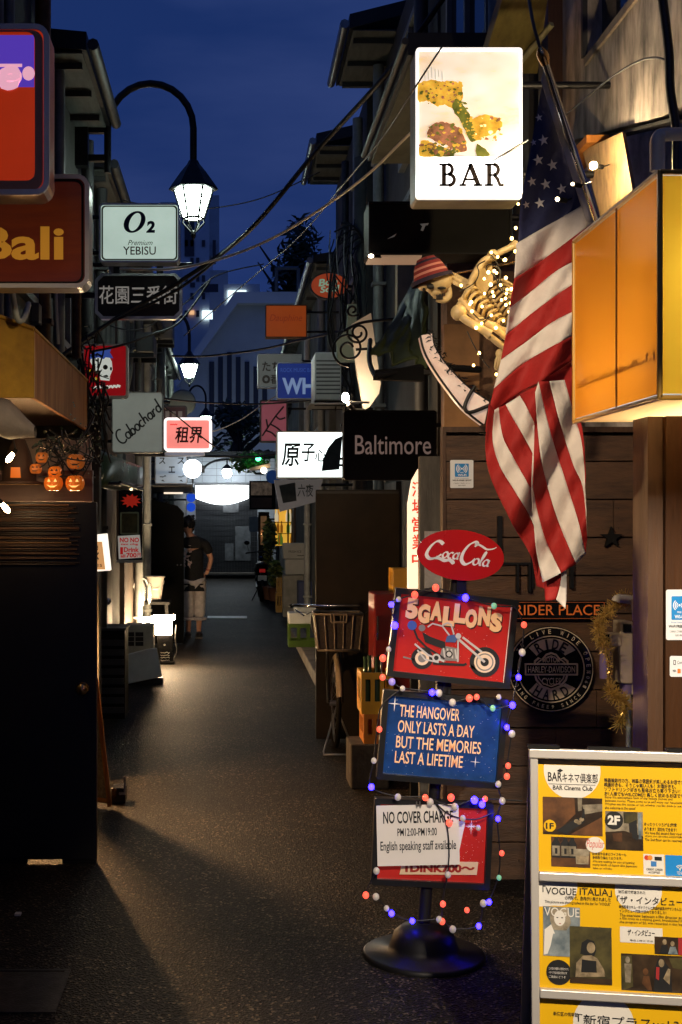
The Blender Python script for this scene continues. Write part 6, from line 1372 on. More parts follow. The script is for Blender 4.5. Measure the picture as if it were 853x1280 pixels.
facade_run('support_rod', 'thin brass rod holding up the skeleton shoulders', [sk(270, 245, .1), sk(470, 210, .1), sk(720, 165, .1)], .006, M_brass, 'rod')

# ---- yellow translucent lightbox
def transl(name, col, mixf=.75, gloss=.12):
    m = bpy.data.materials.new(name); m.use_nodes = True; n, l = m.node_tree.nodes, m.node_tree.links
    n.remove(n['Principled BSDF']); out = n['Material Output']
    tr_ = n.new('ShaderNodeBsdfTranslucent'); tr_.inputs[0].default_value = (*col, 1); pb = n.new('ShaderNodeBsdfPrincipled'); pb.inputs['Base Color'].default_value = (*[c*.8 for c in col], 1); pb.inputs['Roughness'].default_value = gloss
    mx = n.new('ShaderNodeMixShader'); mx.inputs[0].default_value = 1-mixf; l.new(tr_.outputs[0], mx.inputs[1]); l.new(pb.outputs[0], mx.inputs[2]); l.new(mx.outputs[0], out.inputs[0]); return m
t = thing('yellow_lightbox', 'big amber translucent lightbox jutting out above the brown post', 'lightbox', (1.3, 3.6, 2.0))
x0 = 1.07; y0_, y1_ = 3.2, 4.0; z0_, z1_ = Z(497, 3.2), Z(215, 3.2); x1 = 1.75
a = MB(); a.add([(x0, y0_+.001, z0_+.01), (x0, y1_-.01, z0_+.01), (x0, y1_-.01, z1_-.01), (x0, y0_+.001, z1_-.01)], [(3, 2, 1, 0)]); a.build('side_panel', transl('amber_acrylic', (.95, .32, .02), .6), t)
a = MB(); a.add([(x0+.001, y0_, z0_+.01), (x1, y0_, z0_+.01), (x1, y0_, z1_-.01), (x0+.001, y0_, z1_-.01)], [(0, 1, 2, 3)]); a.build('front_panel', transl('yellow_acrylic', (.98, .64, .05), .85), t)
a = MB(); a.add([(x0, y0_, z0_), (x1, y0_, z0_), (x1, y1_, z0_), (x0, y1_, z0_)], [(3, 2, 1, 0)]); a.build('under_panel', transl('pale_amber_acrylic', (.98, .68, .30), .9), t)
a = MB(); a.add([(x0-.004, y1_, z0_), (x1, y1_, z0_), (x1, y1_, z1_), (x0-.004, y1_, z1_)], [(3, 2, 1, 0)]); a.build('back_panel', M_white, t)
a = MB(); a.add([(x0-.002, y0_, z1_), (x1, y0_, z1_), (x1, y1_, z1_), (x0-.002, y1_, z1_)], [(0, 1, 2, 3)]); a.build('lid', M_white, t)
a = MB(); e = .008
for (p, q) in (((x0, y0_, z0_), (x0, y0_, z1_)), ((x0, y0_, z1_), (x0, y1_, z1_)), ((x0, y0_, z0_), (x0, y1_, z0_)), ((x0, y1_, z0_), (x0, y1_, z1_)), ((x0, y0_, z1_), (x1, y0_, z1_)), ((x0, y0_, z0_), (x1, y0_, z0_))): a.tube([p, q], e, 4)
a.build('edge_trim', mat('yellow_trim', (.5, .26, .03), .35), t)
a = MB(); a.tube([(x0-.0035, 3.55, z0_), (x0-.0035, 3.55, z1_)], .003, 4); a.build('panel_seam', mat('amber_seam', (.3, .13, .02), .5), t)
a = MB(); a.tube([(x0+.22, y0_+.08, z0_+.10), (x0+.22, y1_-.08, z0_+.10)], .014, 8); a.tube([(x0+.10, y0_+.10, z0_+.32), (x1-.1, y0_+.10, z0_+.32)], .012, 8); a.build('fluorescent_tube', lit('fluorescent_glow', (1.0, .93, .80), 22), t)
a = MB()
for i in range(26):
    yy = y0_+.04+.72*i/26; a.box(x0+.004, x0+.012, yy, yy+.014, z0_+.10, z0_+.10+.012*random.Random(i).uniform(.4, 2.2)); 
a.build('dark_flecks', mat('fleck_brown', (.02, .01, .005), .9), t)  # row of small dark flecks inside the side panel
a = MB(); a.box(1.5, x1, y0_+.02, y1_-.02, z0_+.02, z0_+.04); a.box(1.74, 1.9, 3.4, 3.44, z0_+.2, z0_+.24); a.build('mount', M_iron, t)
# ---- brown post with stickers
Y = 3.75
o = thing('brown_post', 'broad brown timber post standing under the amber lightbox', 'post', (1.4, Y, 0))
px0 = X(832, Y); a = MB(); a.box(px0, px0+.5, Y, Y+.16, 0, 1.985); a.build('post', mat('chocolate_painted_post', (.062, .023, .006), .55, vary=.4, scale=3, stretch=(6, 6, .8), bump=.15, spec=.2), o, bev=.004)
a = MB(); a.box(px0-.045, px0-.0005, Y+.02, Y+.16, 0, 1.985); a.build('side_board', mat('lit_side_board', (.08, .033, .010), .55, vary=.3, scale=3, stretch=(6, 6, .8), bump=.15), o)
def wifi_sticker(px0_, py0_, px1_, py1_, Y, label):
    t = thing('wifi_sticker', label, 'sticker', P((px0_+px1_)/2, py1_, Y))
    MB().prism(rrect(X(px0_, Y), Z(py1_, Y), X(px1_, Y), Z(py0_, Y), .006), Y, Y+.0012).build('sticker', mat('white_sticker', (.78, .80, .82), .3), t)
    w_, h_ = px1_-px0_, py1_-py0_
    def u(a_): return px0_+a_*w_
    def v(b_): return py0_+b_*h_
    a = MB(); a.flat(rrect(X(u(.2), Y), Z(v(.60), Y), X(u(.8), Y), Z(v(.13), Y), .003), Y-.0008); bo = a.build('blue_square', mat('sky_blue_print', (.02, .24, .62), .3), t)
    a = MB(); cx, cz = X(u(.5), Y), Z(v(.31), Y); pw_ = X(u(.8), Y)-X(u(.2), Y)
    a.flat(ell(cx, cz, pw_*.07, pw_*.07, 12), Y-.0016)
    for s_ in (0, 180):
        for rr in (.16, .27, .38): a.stroke([(cx+pw_*rr*math.cos(R(s_+t_)), cz+pw_*rr*math.sin(R(s_+t_))) for t_ in range(-50, 51, 10)], pw_*.06, Y-.0016)
    tx(a, 'Wi-Fi', u(.32), v(.50), u(.70), v(.575), Y-.0016, bold=.03); tx(a, 'FREE', u(.42), v(.43), u(.58), v(.465), Y-.0016, bold=.02)
    a.build('symbol', mat('white_print', (.85, .87, .9), .3), bo)
    a = MB(); tx(a, 'Wi-Fi FREE SPOT', u(.10), v(.70), u(.92), v(.755), Y-.0014, bold=.03); tx(a, 'ご自由にご利用ください', u(.14), v(.81), u(.86), v(.85), Y-.0014); tx(a, 'SSID FREE', u(.35), v(.89), u(.66), v(.925), Y-.0014); a.m = 1; tx(a, 'Free Internet', u(.2), v(.635), u(.8), v(.665), Y-.0014); a.build('lettering', [M_ink, mat('blue_small_print', (.02, .2, .5), .4)], t)
wifi_sticker(832.8, 737, 866, 800, Y-.002, 'large white and blue free internet sticker on the brown post')
Y2 = Y-.002
t = thing('payment_sticker', 'small white card payment sticker below the larger sticker on the brown post', 'sticker', P(850, 847, Y2))
MB().prism(rrect(X(837.5, Y2), Z(846, Y2), X(868, Y2), Z(820, Y2), .006), Y2, Y2+.0012).build('sticker', mat('white_sticker', (.78, .80, .82), .3), t)
a = MB(); a.ring(rrect(X(842, Y2), Z(831, Y2), X(845, Y2), Z(825, Y2), .002), rrect(X(842.6, Y2), Z(830, Y2), X(844.4, Y2), Z(826, Y2), .001), Y2-.001, Y2); tx(a, 'Contactless', 847, 826, 862, 830, Y2-.001); tx(a, 'VISA', 841, 837, 845.5, 840, Y2-.001, bold=.03); a.m = 1; a.flat(rrect(X(847, Y2), Z(841.5, Y2), X(851, Y2), Z(836, Y2), .001), Y2-.001); a.m = 2; a.flat(rrect(X(852.5, Y2), Z(841.5, Y2), X(857, Y2), Z(836, Y2), .001), Y2-.001)
a.build('lettering', [mat('grey_ink', (.06, .06, .08), .5), mat('orange_ink', (.7, .2, .03), .5), mat('blue_small_print', (.02, .2, .5), .4)], t)
wifi_sticker(563, 575, 592, 610, 5.972, 'white and blue free internet sticker on the plank wall beside the flag')
# ---- drain pipe with coloured light, meters, tinsel
Y = 5.6
o = thing('white_drain_pipe', 'white wavy drain pipe dropping between plank wall and brown post', 'pipe', P(803, 640, Y))
a = MB(); a.tube(cr([P(799, 505, Y), P(804, 545, Y), P(803, 600, Y), P(807, 640, Y), P(805, 690, Y), P(801, 745, Y), P(801, 800, Y)], 5), .020, 10); a.build('pipe', mat('pale_pvc', (.50, .50, .54), .35, vary=.2), o)
a = MB(); a.tube(cr([P(801, 752, Y-.02), P(775, 748, Y-.02), P(770, 752, Y-.02)], 3), .02, 8); a.tube([P(795, 748, Y-.04), P(798, 775, Y-.04)], .024, 8); a.build('fitting', mat('ivory_pvc', (.62, .55, .42), .35), o)
cl = lambda nm, c_, s_: lit(nm, c_, s_)
M_B = lit('blue_bulb_glow', (.011, .006, 1.0), 36); M_Rd = lit('salmon_bulb_glow', (1.0, .10, .055), 1.5); M_W = mat('dull_white_bulb', (.55, .50, .44), .25, emit=.10, ecol=(1, .9, .75)); M_G = mat('dull_green_bulb', (.25, .55, .35), .25, emit=.22, ecol=(.3, 1, .55))
M_Wb = lit('yellow_white_bulb_glow', (1.0, .85, .6), 40); M_Gb = lit('green_bulb_glow', (.1, 1.0, .4), 4)
bl = [((809, 559), M_B, .007), ((809, 618), M_Wb, .012), ((810, 633), M_Wb, .006), ((811, 688), M_Rd, .004), ((811, 693), M_Gb, .004), ((811, 842), M_B, .008), ((806, 925), M_Gb, .012)]
string_lights('pipe_lights', 'few coloured bulbs strung down behind the brown post beside the white pipe', [(P(x, y, Y-.06), m_, r_) for (x, y), m_, r_ in bl], [[P(x, y, Y-.05) for x, y in ((810, 510), (812, 560), (809, 618), (813, 690), (812, 760), (811, 842), (808, 925))]], .006, None, None)
o = thing('electric_meters', 'cluster of cream electric meter boxes half covered by gold tinsel', 'meter box', P(785, 830, 5.7))
a = MB(); Y = 5.72
a.box(X(763, Y), X(778, Y), Y, Y+.09, Z(808, Y), Z(792, Y)); a.box(X(776, Y), X(792, Y), Y+.005, Y+.12, Z(855, Y), Z(777, Y)); a.box(X(792.2, Y), X(812, Y), Y+.02, Y+.12, Z(870, Y), Z(785, Y)); a.build('box', mat('cream_meter_case', (.50, .40, .27), .45, vary=.3), o, bev=.006)
a = MB(); a.box(X(757, Y), X(763, Y), Y+.01, Y+.08, Z(806, Y), Z(793, Y)); a.box(X(779, Y), X(789, Y), Y-.006, Y+.004, Z(790, Y), Z(780, Y)); a.build('dial', M_blackg, o)
a = MB(); a.lathe([(.026, 0), (.028, .06), (.022, .16)], P(757, 848, Y+.05), 12); a.lathe([(.03, 0), (.03, .15)], P(783, 866, Y+.05), 12); a.build('cover', mat('smoky_violet_plastic', (.22, .16, .30), .2), o)
a = MB()
for px in (786, 795, 800, 806): a.tube([P(px, 860, Y+.04), P(px, 1180, Y+.04)], .012 if px != 806 else .02, 6)
a.build('conduit', M_dirtywhite, o)
o = thing('gold_tinsel', 'gold tinsel garland draped over the meter boxes', 'tinsel', P(765, 820, 5.62))
a = MB(); rg = random.Random(14)
path = cr([P(800, 756, 5.6), P(780, 750, 5.6), P(760, 765, 5.6), P(748, 785, 5.6), P(755, 805, 5.62), P(762, 830, 5.62), P(762, 855, 5.62), P(768, 870, 5.6), P(782, 880, 5.6), P(775, 905, 5.6)], 10)
for i, p in enumerate(path):
    rad = .045 if (i < 45 or i > 62) else .018
    for j in range(26):
        d = Vector((rg.gauss(0, 1), rg.gauss(0, 1), rg.gauss(0, 1))).normalized()*rad*rg.uniform(.5, 1.2); u_ = d.cross(Vector((rg.random(), rg.random(), rg.random()))).normalized()*.0013
        a.add([p-u_, p+u_, p+d+u_, p+d-u_], [(0, 1, 2, 3)])
a.build('strands', mat('gold_foil', (.80, .54, .15), .25, .5), o)
a = MB(); a.tube(path, .003, 4); a.build('core', M_iron, o)
# ---- EASY RIDER PLACE and round plaque on planks
Y = 5.95
t = thing('road_name_sign', 'long black name sign lettered EASY RIDER PLACE in orange on the plank wall', 'sign', P(690, 775, Y))
MB().box(X(618, Y), X(758, Y), Y, Y+.018, Z(775, Y), Z(751, Y)).build('plate', M_blackg, t, bev=.003)
a = MB(); a.ring(rrect(X(620, Y), Z(773.5, Y), X(756, Y), Z(752.5, Y), .003), rrect(X(621, Y), Z(772.7, Y), X(755, Y), Z(753.3, Y), .002), Y-.0015, Y); a.build('border', mat('dull_orange_print', (.40, .09, .02), .4), t)
a = MB(); tx(a, 'EASY RIDER PLACE', 598, 756, 750, 769, Y-.001, bold=.005); a.build('lettering', mat('bright_orange_print', (.75, .17, .03), .4, emit=.08), t)
Y = 5.95
ex, ez, er = X(689, Y), Z(836.5, Y), 53.5*Y/F
t = thing('round_emblem_plaque', 'round black and silver motorcycle plaque with a barred shield on the plank wall', 'plaque', (ex, Y, ez-er))
a = MB(); a.prism(ell(ex, ez, er, er, 48), Y, Y+.02); a.build('disc', M_blackg, t)
M_silv = mat('brushed_plaque_metal', (.78, .64, .44), .34, .15, vary=.3, scale=20)
def e(u, v): return (ex+u*er, ez+v*er)
a = MB()
a.ring(ell(ex, ez, er*.985, er*.985, 48), ell(ex, ez, er*.965, er*.965, 48), Y-.003, Y-.0003); a.ring(ell(ex, ez, er*.785, er*.785, 48), ell(ex, ez, er*.76, er*.76, 48), Y-.004, Y-.0003)
for s_ in (1, -1):
    arc1 = [e(.72*math.cos(R(t_)), s_*.72*math.sin(R(t_))) for t_ in range(38, 143, 7)]; arc2 = [e(.44*math.cos(R(t_)), s_*.44*math.sin(R(t_))+s_*.03) for t_ in range(140, 39, -7)]
    pl_ = arc1+arc2; a.flat(pl_ if s_ > 0 else pl_[::-1], Y-.0015)
shield = [e(*p) for p in ((0, -.50), (.22, -.42), (.36, -.26), (.42, -.05), (.40, .2), (.30, .28), (.22, .24), (.12, .36), (0, .40))]
shield += [(2*ex-x_, z_) for x_, z_ in reversed(shield[1:-1])]
cxs, czs = ex, ez-.03*er
a.ring(shield, [(cxs+(x_-cxs)*.90, czs+(z_-czs)*.90) for x_, z_ in shield], Y-.006, Y-.0003)
a.ring(rrect(ex-.62*er, ez-.14*er, ex+.62*er, ez+.14*er, .003), rrect(ex-.585*er, ez-.105*er, ex+.585*er, ez+.105*er, .002), Y-.010, Y-.0003)
a.ring([(cxs+(x_-cxs)*.82, czs+(z_-czs)*.82) for x_, z_ in shield], [(cxs+(x_-cxs)*.76, czs+(z_-czs)*.76) for x_, z_ in shield], Y-.005, Y-.0003)
em = a.build('emblem', M_silv, t)
a = MB(); a.flat(rrect(ex-.58*er, ez-.10*er, ex+.58*er, ez+.10*er, .002), Y-.0088); a.build('bar_fill', M_blackg, em)
a = MB()
def arc_text(s, rr, a0, a1, h, y, flip=False, bold=.0):
    n = len(s)
    for i, ch in enumerate(s):
        if ch == ' ': continue
        an = R(a0+(a1-a0)*i/max(1, n-1)); cx, cz = e(rr*math.cos(an), rr*math.sin(an)); wv = h*.62 if ch not in 'IMW' else h*(.22 if ch == 'I' else .85)
        a.text(ch, cx-wv/2*er, cx+wv/2*er, cz-h/2*er, cz+h/2*er, y, bold=bold, rot=(an-R(90) if not flip else an+R(90)))
a.text('HARLEY-DAVIDSON', ex-.55*er, ex+.55*er, ez-.075*er, ez+.075*er, Y-.0105, bold=.015); a.text('MOTOR', ex-.2*er, ex+.2*er, ez+.16*er, ez+.29*er, Y-.0065, bold=.01); a.text('CYCLES', ex-.22*er, ex+.22*er, ez-.36*er, ez-.2*er, Y-.0065, bold=.01)
arc_text('TO LIVE WIDE OPEN', .88, 150, -4, .10, Y-.003, False, .01); arc_text('RIDING FREE, SINCE 1903', .88, 190, 355, .085, Y-.003, True, .01)
a.build('raised_lettering', M_silv, t)
a = MB(); arc_text('RIDE', .585, 120, 60, .24, Y-.003, False, .03); arc_text('HARD', .60, 238, 302, .24, Y-.003, True, .03); a.build('dark_lettering', M_ink, t)

# ------------------------------------------------------------------ stand of framed signs
SY = 4.93
t = thing('sign_stand', 'leaning stand of three framed signs and a red oval on a round black base', 'sign stand', (X(530, SY), SY, 0))
cx0 = X(530, SY)
a = MB(); a.lathe([(0.235, 0), (.235, .012), (.225, .02), (.14, .022), (.128, .05), (.115, .09), (.085, .115), (.04, .125), (.03, .13)], (cx0, SY, 0), 36); a.build('base', mat('satin_black_base', (.006, .006, .007), .42, vary=.2, spec=.3), t)
def sp(px, py, d=0.0): return P(px, py, SY)+Vector((0, d, 0))
a = MB(); a.tube([Vector((cx0, SY, .12)), sp(540, 1052, .05), sp(552, 924, .05), sp(565, 798, .05), sp(577, 700, .05)], .024, 12)
a.box(X(548, SY), X(566, SY), SY+.03, SY+.07, Z(870, SY), Z(846, SY)); a.build('pole', M_black, t)
def framed(cpx, cpy, wpx, hpx, roll, facem, depth=.035, rim=.022):
    """framed sign: returns part and a local placer"""
    c = sp(cpx, cpy); w2, h2 = wpx/2*SY/F, hpx/2*SY/F
    Mx = Matrix.Translation(c) @ Matrix.Rotation(R(roll), 4, 'Y')
    a = MB(); a.M = Mx; a.ring(rrect(-w2, -h2, w2, h2, .006, 3), rrect(-w2+rim, -h2+rim, w2-rim, h2-rim, .002, 3), -.018, .02); a.box(-w2+.002, w2-.002, .0201, depth, -h2+.002, h2-.002)
    fr = a.build('framed_sign', mat('black_sign_frame', (.012, .013, .013), .3, vary=.2), t)
    a = MB(); a.M = Mx; a.flat([(-w2+rim, -h2+rim), (w2-rim, -h2+rim), (w2-rim, h2-rim), (-w2+rim, h2-rim)], .0); a.build('face', facem, fr)
    return fr, Mx, w2-rim, h2-rim
M_redf = mat('red_poster_print', (.45, .022, .018), .16, vary=.25, scale=5, emit=.28, coat=.5)  # emission gives the print a backlit glow, no lamp behind it
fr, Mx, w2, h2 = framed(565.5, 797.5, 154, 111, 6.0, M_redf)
# 5GALLONS face: u,v in -1..1
def lm(): q = MB(); q.M = Mx; return q
xs = [-.80, -.58, -.36, -.13, .06, .27, .50, .72]
a = lm(); b = lm(); rg = random.Random(1)
for i, ch in enumerate('5GALLONS'):
    wv = .108; uu = xs[i]+.03; vv = .60+(-.05 if i % 2 else .05)-.03*(i == 7); hh = .27 if i == 0 else .25
    b.text(ch, (uu-wv)*w2+.004, (uu+wv)*w2+.004, (vv-hh)*h2-.005, (vv+hh)*h2-.005, -.0012, bold=.09); a.text(ch, (uu-wv)*w2, (uu+wv)*w2, (vv-hh)*h2, (vv+hh)*h2, -.002, bold=.07)
b.build('lettering_shadow', mat('dark_red_shadow_print', (.05, .004, .004), .4), fr); a.build('lettering', mat('cream_orange_print', (.85, .52, .24), .35, emit=.12), fr)
M_mc = [mat('chrome_print', (.55, .53, .48), .35, emit=.05), M_ink, mat('tank_blue_print', (.06, .12, .3), .35), mat('hub_cream_print', (.8, .62, .42), .35, emit=.06), mat('engine_grey_print', (.22, .21, .19), .4)]
a = lm()
def uv(u, v): return (u*w2, v*h2)
def L2(pts, wd, m_, y=-.003): a.m = m_; a.stroke([uv(*p) for p in pts], wd, y)
def D2(u, v, r_, m_, y=-.003, k_=1.0): a.m = m_; a.flat([(u*w2+r_*math.cos(R(t_)), v*h2+r_*k_*math.sin(R(t_))) for t_ in range(0, 360, 15)], y)
D2(.62, -.53, .058, 1); D2(.62, -.53, .041, 3, -.0035); D2(.62, -.53, .034, 4, -.004); D2(.62, -.53, .029, 3, -.0042); D2(.62, -.53, .016, 1, -.0045)
D2(-.50, -.60, .042, 1); D2(-.50, -.60, .027, 3, -.0035); D2(-.50, -.60, .016, 4, -.004)
L2([(.62, -.53), (.08, .02)], .009, 0, -.005); L2([(.55, -.28), (.18, .05)], .008, 0, -.005); L2([(-.05, .05), (-.2, .28), (-.38, .32), (-.46, .22)], .006, 0, -.005); L2([(.02, .1), (-.05, .35), (-.12, .38), (-.2, .3)], .006, 0, -.005)
L2([(-.72, .18), (-.62, -.1), (-.45, -.3), (-.1, -.55)], .008, 1, -.0045); L2([(-.66, -.25), (-.40, -.5), (-.1, -.62)], .007, 0, -.005); L2([(-.6, -.4), (-.45, -.62), (-.2, -.66)], .006, 0, -.005)
D2(-.74, .22, .018, 2, -.005); D2(-.56, .18, .013, 4, -.005)
a.m = 2; a.flat([uv(*p) for p in ((-.12, -.12), (.06, -.10), (.10, .02), (.02, .10), (-.10, .04))], -.0055)
a.m = 1; a.flat([uv(*p) for p in ((-.48, -.18), (-.1, -.32), (-.12, -.12), (-.4, -.02), (-.55, .08))], -.0045); a.m = 4; a.flat([uv(*p) for p in ((-.2, -.6), (.16, -.58), (.14, -.25), (-.16, -.22))], -.004)
for i in range(4): L2([(-.14+i*.07, -.28), (-.10+i*.07, -.52)], .006, 0, -.005)
D2(-.03, -.42, .014, 1, -.0055); D2(-.03, -.42, .009, 0, -.006); D2(-.25, -.55, .016, 0, -.0055); D2(-.25, -.55, .009, 1, -.006); D2(.10, .07, .011, 0, -.006); L2([(-.30, -.7), (.25, -.66), (.3, -.62)], .010, 1, -.0042); L2([(.1, .02), (.14, -.6)], .006, 0, -.005)
L2([(-.84, -.62), (-.62, -.66)], .006, 4, -.003); L2([(.36, -.66), (.5, -.74)], .010, 4, -.003)
a.build('motorcycle_print', M_mc, fr)
a = lm(); 
for i in range(40): D2(rg.uniform(-.95, .95), rg.uniform(-.95, .3), rg.uniform(.0006, .0012), 0, -.0022)
a.stroke([(w2-.004, -h2), (w2-.004, h2)], .003, -.012); a.build('glitter', mat('pale_glitter', (.7, .6, .55), .2, emit=.1), fr)
# hangover
M_bluf = mat('blue_poster_print', (.014, .055, .20), .18, vary=.5, scale=9, emit=.25, coat=.4)  # backlit glow put in as emission here too
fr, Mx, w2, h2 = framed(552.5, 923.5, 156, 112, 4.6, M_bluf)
a = lm()
rows_ = (('THE HANGOVER', -.78, .28, .64), ('ONLY LASTS A DAY', -.79, .56, .24), ('BUT THE MEMORIES', -.80, .70, -.16), ('LAST A LIFETIME', -.80, .40, -.55))
for s_, u0, u1, v_ in rows_: a.text(s_, u0*w2, u1*w2, (v_-.155)*h2, (v_+.155)*h2, -.002, bold=.008)
a.build('lettering', mat('peach_print', (.90, .56, .30), .4, emit=.16), fr)
def sparkle(a, u, v, s_): 
    a.flat([(u*w2+s_*math.cos(R(90*i/2))*(1 if i % 2 == 0 else .10), v*h2+s_*1.15*math.sin(R(90*i/2))*(1 if i % 2 == 0 else .10)) for i in range(8)], -.003)
a = lm(); sparkle(a, -.88, .80, .028); sparkle(a, .62, -.52, .020)
for i in range(150): uu, vv = rg.uniform(-.97, .97), rg.uniform(-.97, .97); s_ = rg.uniform(.0006, .0013); a.flat([(uu*w2-s_, vv*h2), (uu*w2, vv*h2-s_), (uu*w2+s_, vv*h2), (uu*w2, vv*h2+s_)], -.0015)
a.build('star_print', mat('pale_star_print', (.75, .72, .70), .4, emit=.15), fr)
# price sign
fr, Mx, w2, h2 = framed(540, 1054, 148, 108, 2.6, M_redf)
a = lm()
sparkle(a, .72, .50, .028)
for i in range(8): a.stroke([(.72*w2+.005*math.cos(R(45*i+22)), .5*h2+.005*math.sin(R(45*i+22))), (.72*w2+.015*math.cos(R(45*i+22)), .5*h2+.015*math.sin(R(45*i+22)))], .0012, -.003)
for i in range(60): uu, vv = rg.uniform(.2, .97), rg.uniform(-.5, .9); s_ = rg.uniform(.0006, .0012); a.flat([(uu*w2-s_, vv*h2), (uu*w2, vv*h2-s_), (uu*w2+s_, vv*h2), (uu*w2, vv*h2+s_)], -.0015)
a.build('star_print', mat('pale_star_print', (.75, .72, .70), .4, emit=.15), fr)
M_pap = mat('white_laminated_paper', (.76, .70, .64), .22, vary=.08, scale=3, emit=.16)  # emission stands in for light falling on the paper
a = lm(); v_ = [(-.58, -.86), (.86, -.78), (.88, -.44), (-.54, -.50)]; a.prism([(u*w2, v*h2) for u, v in v_], -.006, -.003); st = a.build('price_strip', mat('cream_strip_paper', (.75, .55, .36), .4, emit=.05), fr)
a = lm(); a.text('1DINK700〜', -.48*w2, .82*w2, -.76*h2, -.54*h2, -.007, bold=.05, rot=R(2)); a.build('lettering', mat('dark_red_letter_print', (.35, .02, .015), .5), st)
a = lm(); a.prism([(u*w2, v*h2) for u, v in ((-.3, -.35), (.48, -.42), (.60, .62), (-.2, .70))], -.009, -.005); a.build('paper_sheet', M_pap, fr)
Mp = Matrix.Translation(sp(521, 1041, -.035)) @ Matrix.Rotation(R(-1.2), 4, 'Y'); pw2, ph2 = 51*SY/F, 37.5*SY/F
a = MB(); a.M = Mp; a.prism(rrect(-pw2, -ph2, pw2, ph2, .003), -.002, .001); sh_ = a.build('paper_sheet', M_pap, fr)
a = MB(); a.M = Mp
for s_, u0, u1, v0, v1, bd in (('NO COVER CHARGE', -.84, .86, .40, .80, .02), ('PM12:00-PM19:00', -.50, .46, -.02, .24, .01), ('English speaking staff available', -.92, .92, -.58, -.18, .01)): a.text(s_, u0*pw2, u1*pw2, v0*ph2, v1*ph2, -.0035, bold=bd)
a.build('lettering', M_ink, sh_)
a = MB(); a.M = Mp
for u in (-.02, .06): a.box(u*pw2-.002, u*pw2+.002, -.008, -.004, ph2*.9, ph2*1.12)
a.box(-.05*pw2, .1*pw2, -.009, -.004, ph2*.98, ph2*1.02); a.build('clip', M_steel, sh_)
# oval
c = sp(576, 694, .0); Mo = Matrix.Translation(c) @ Matrix.Rotation(R(6), 4, 'Y'); ow, oh = 54.5*SY/F, 31.5*SY/F
a = MB(); a.M = Mo; a.prism(ell(0, 0, ow, oh, 48), 0, .012); ov = a.build('oval_plate', mat('red_enamel_oval', (.50, .012, .014), .22, vary=.12, scale=4, coat=.4, emit=.04), t)
a = MB(); a.M = Mo
def cs(pts, wd=.0085, m_=None): wd *= 1.15; a.stroke([(p.x*ow, p.y*oh) for p in cr([(x_, y_, 0) for x_, y_ in pts], 5)], wd, -.002, pen=R(35), thin=.35)
# big C and swash, oca, big C, ola
cs([(-.42, .36), (-.50, .46), (-.60, .42), (-.72, .18), (-.78, -.10), (-.70, -.26), (-.56, -.20), (-.44, -.04)], .013); cs([(-.72, -.26), (-.50, -.22), (-.36, -.30), (-.24, -.26), (-.16, -.36), (-.15, -.30), (-.22, -.22), (-.36, -.24), (-.55, -.16)], .009)
a.hand('oca', -.44*ow, -.17*oh, .42*oh*1.25, .0085, -.002, rot=R(-1), slant=.35, pen=R(35))
cs([(-.06, .06), (-.02, .10)], .012)
cs([(.30, .40), (.36, .50), (.30, .58), (.16, .42), (.05, .10), (.03, -.18), (.12, -.34), (.26, -.22), (.34, -.08)], .013); cs([(.30, .52), (.44, .46), (.58, .34), (.72, .38), (.80, .46)], .008)
a.hand('ola', .27*ow, -.33*oh, .44*oh*1.3, .0085, -.002, rot=R(-1), slant=.35, pen=R(35))
a.build('script_lettering', mat('white_script_print', (.80, .76, .72), .35, emit=.10), ov)
a = MB(); a.box(X(572, SY), X(584, SY), SY+.013, SY+.06, Z(745, SY), Z(700, SY)); a.build('clamp', M_black, t)
o = tag(MB().box(X(531, 5.6), X(552, 5.6), 5.6, 5.606, Z(735, 5.6), Z(664, 5.6)).build('plastic_strip', mat('clear_plastic_strip', (.4, .38, .36), .15, vary=.4, scale=20)), 'clear plastic strip hanging behind the red oval', 'strip')
# bulbs on the stand
def b5(l): return [((440+x/2.666, 640+y/2.666), c_) for x, y, c_ in l]
def b6(l): return [((440+x/3.2, 840+y/3.2), c_) for x, y, c_ in l]
BL = b5([(272, 250, 'R'), (203, 273, 'R'), (150, 288, 'W'), (125, 305, 'B'), (370, 283, 'B'), (464, 310, 'G'), (137, 374, 'B'), (117, 453, 'W'), (98, 482, 'R'), (97, 545, 'R'), (128, 560, 'V'), (163, 582, 'W'), (260, 595, 'B'), (283, 597, 'W'), (327, 628, 'W'), (383, 614, 'R'), (407, 610, 'R'), (460, 647, 'G'), (480, 610, 'W'), (525, 637, 'B'), (545, 545, 'B'), (557, 463, 'W'), (563, 372, 'R')])
BL += b6([(608, 212, 'B'), (628, 238, 'W'), (613, 364, 'R'), (608, 406, 'R'), (574, 437, 'W'), (82, 344, 'W'), (104, 220, 'R'), (72, 448, 'B'), (177, 488, 'W'), (285, 490, 'R'), (305, 508, 'W'), (387, 490, 'R'), (402, 526, 'W'), (480, 500, 'B'), (510, 517, 'B'), (522, 495, 'R'), (590, 503, 'W'), (434, 572, 'W'), (573, 574, 'B'), (495, 610, 'W'), (380, 590, 'R'), (588, 710, 'R'), (577, 807, 'G'), (375, 796, 'W'), (92, 780, 'W'), (50, 876, 'R'), (90, 882, 'W'), (132, 928, 'W'), (152, 948, 'B'), (234, 978, 'B'), (355, 911, 'R'), (450, 935, 'R'), (515, 908, 'W'), (538, 903, 'B'), (340, 972, 'W'), (352, 980, 'R'), (394, 1011, 'W'), (497, 998, 'B')])
CM = {'R': M_Rd, 'W': M_W, 'B': M_B, 'G': M_G, 'V': mat('dim_violet_bulb', (.3, .25, .5), .25, emit=.4, ecol=(.4, .3, 1))}
bulbs = [(sp(x, y, -.055), CM[c_], None) for (x, y), c_ in BL]
wp = lambda L_: [sp(x, y, -.045) for x, y in L_]
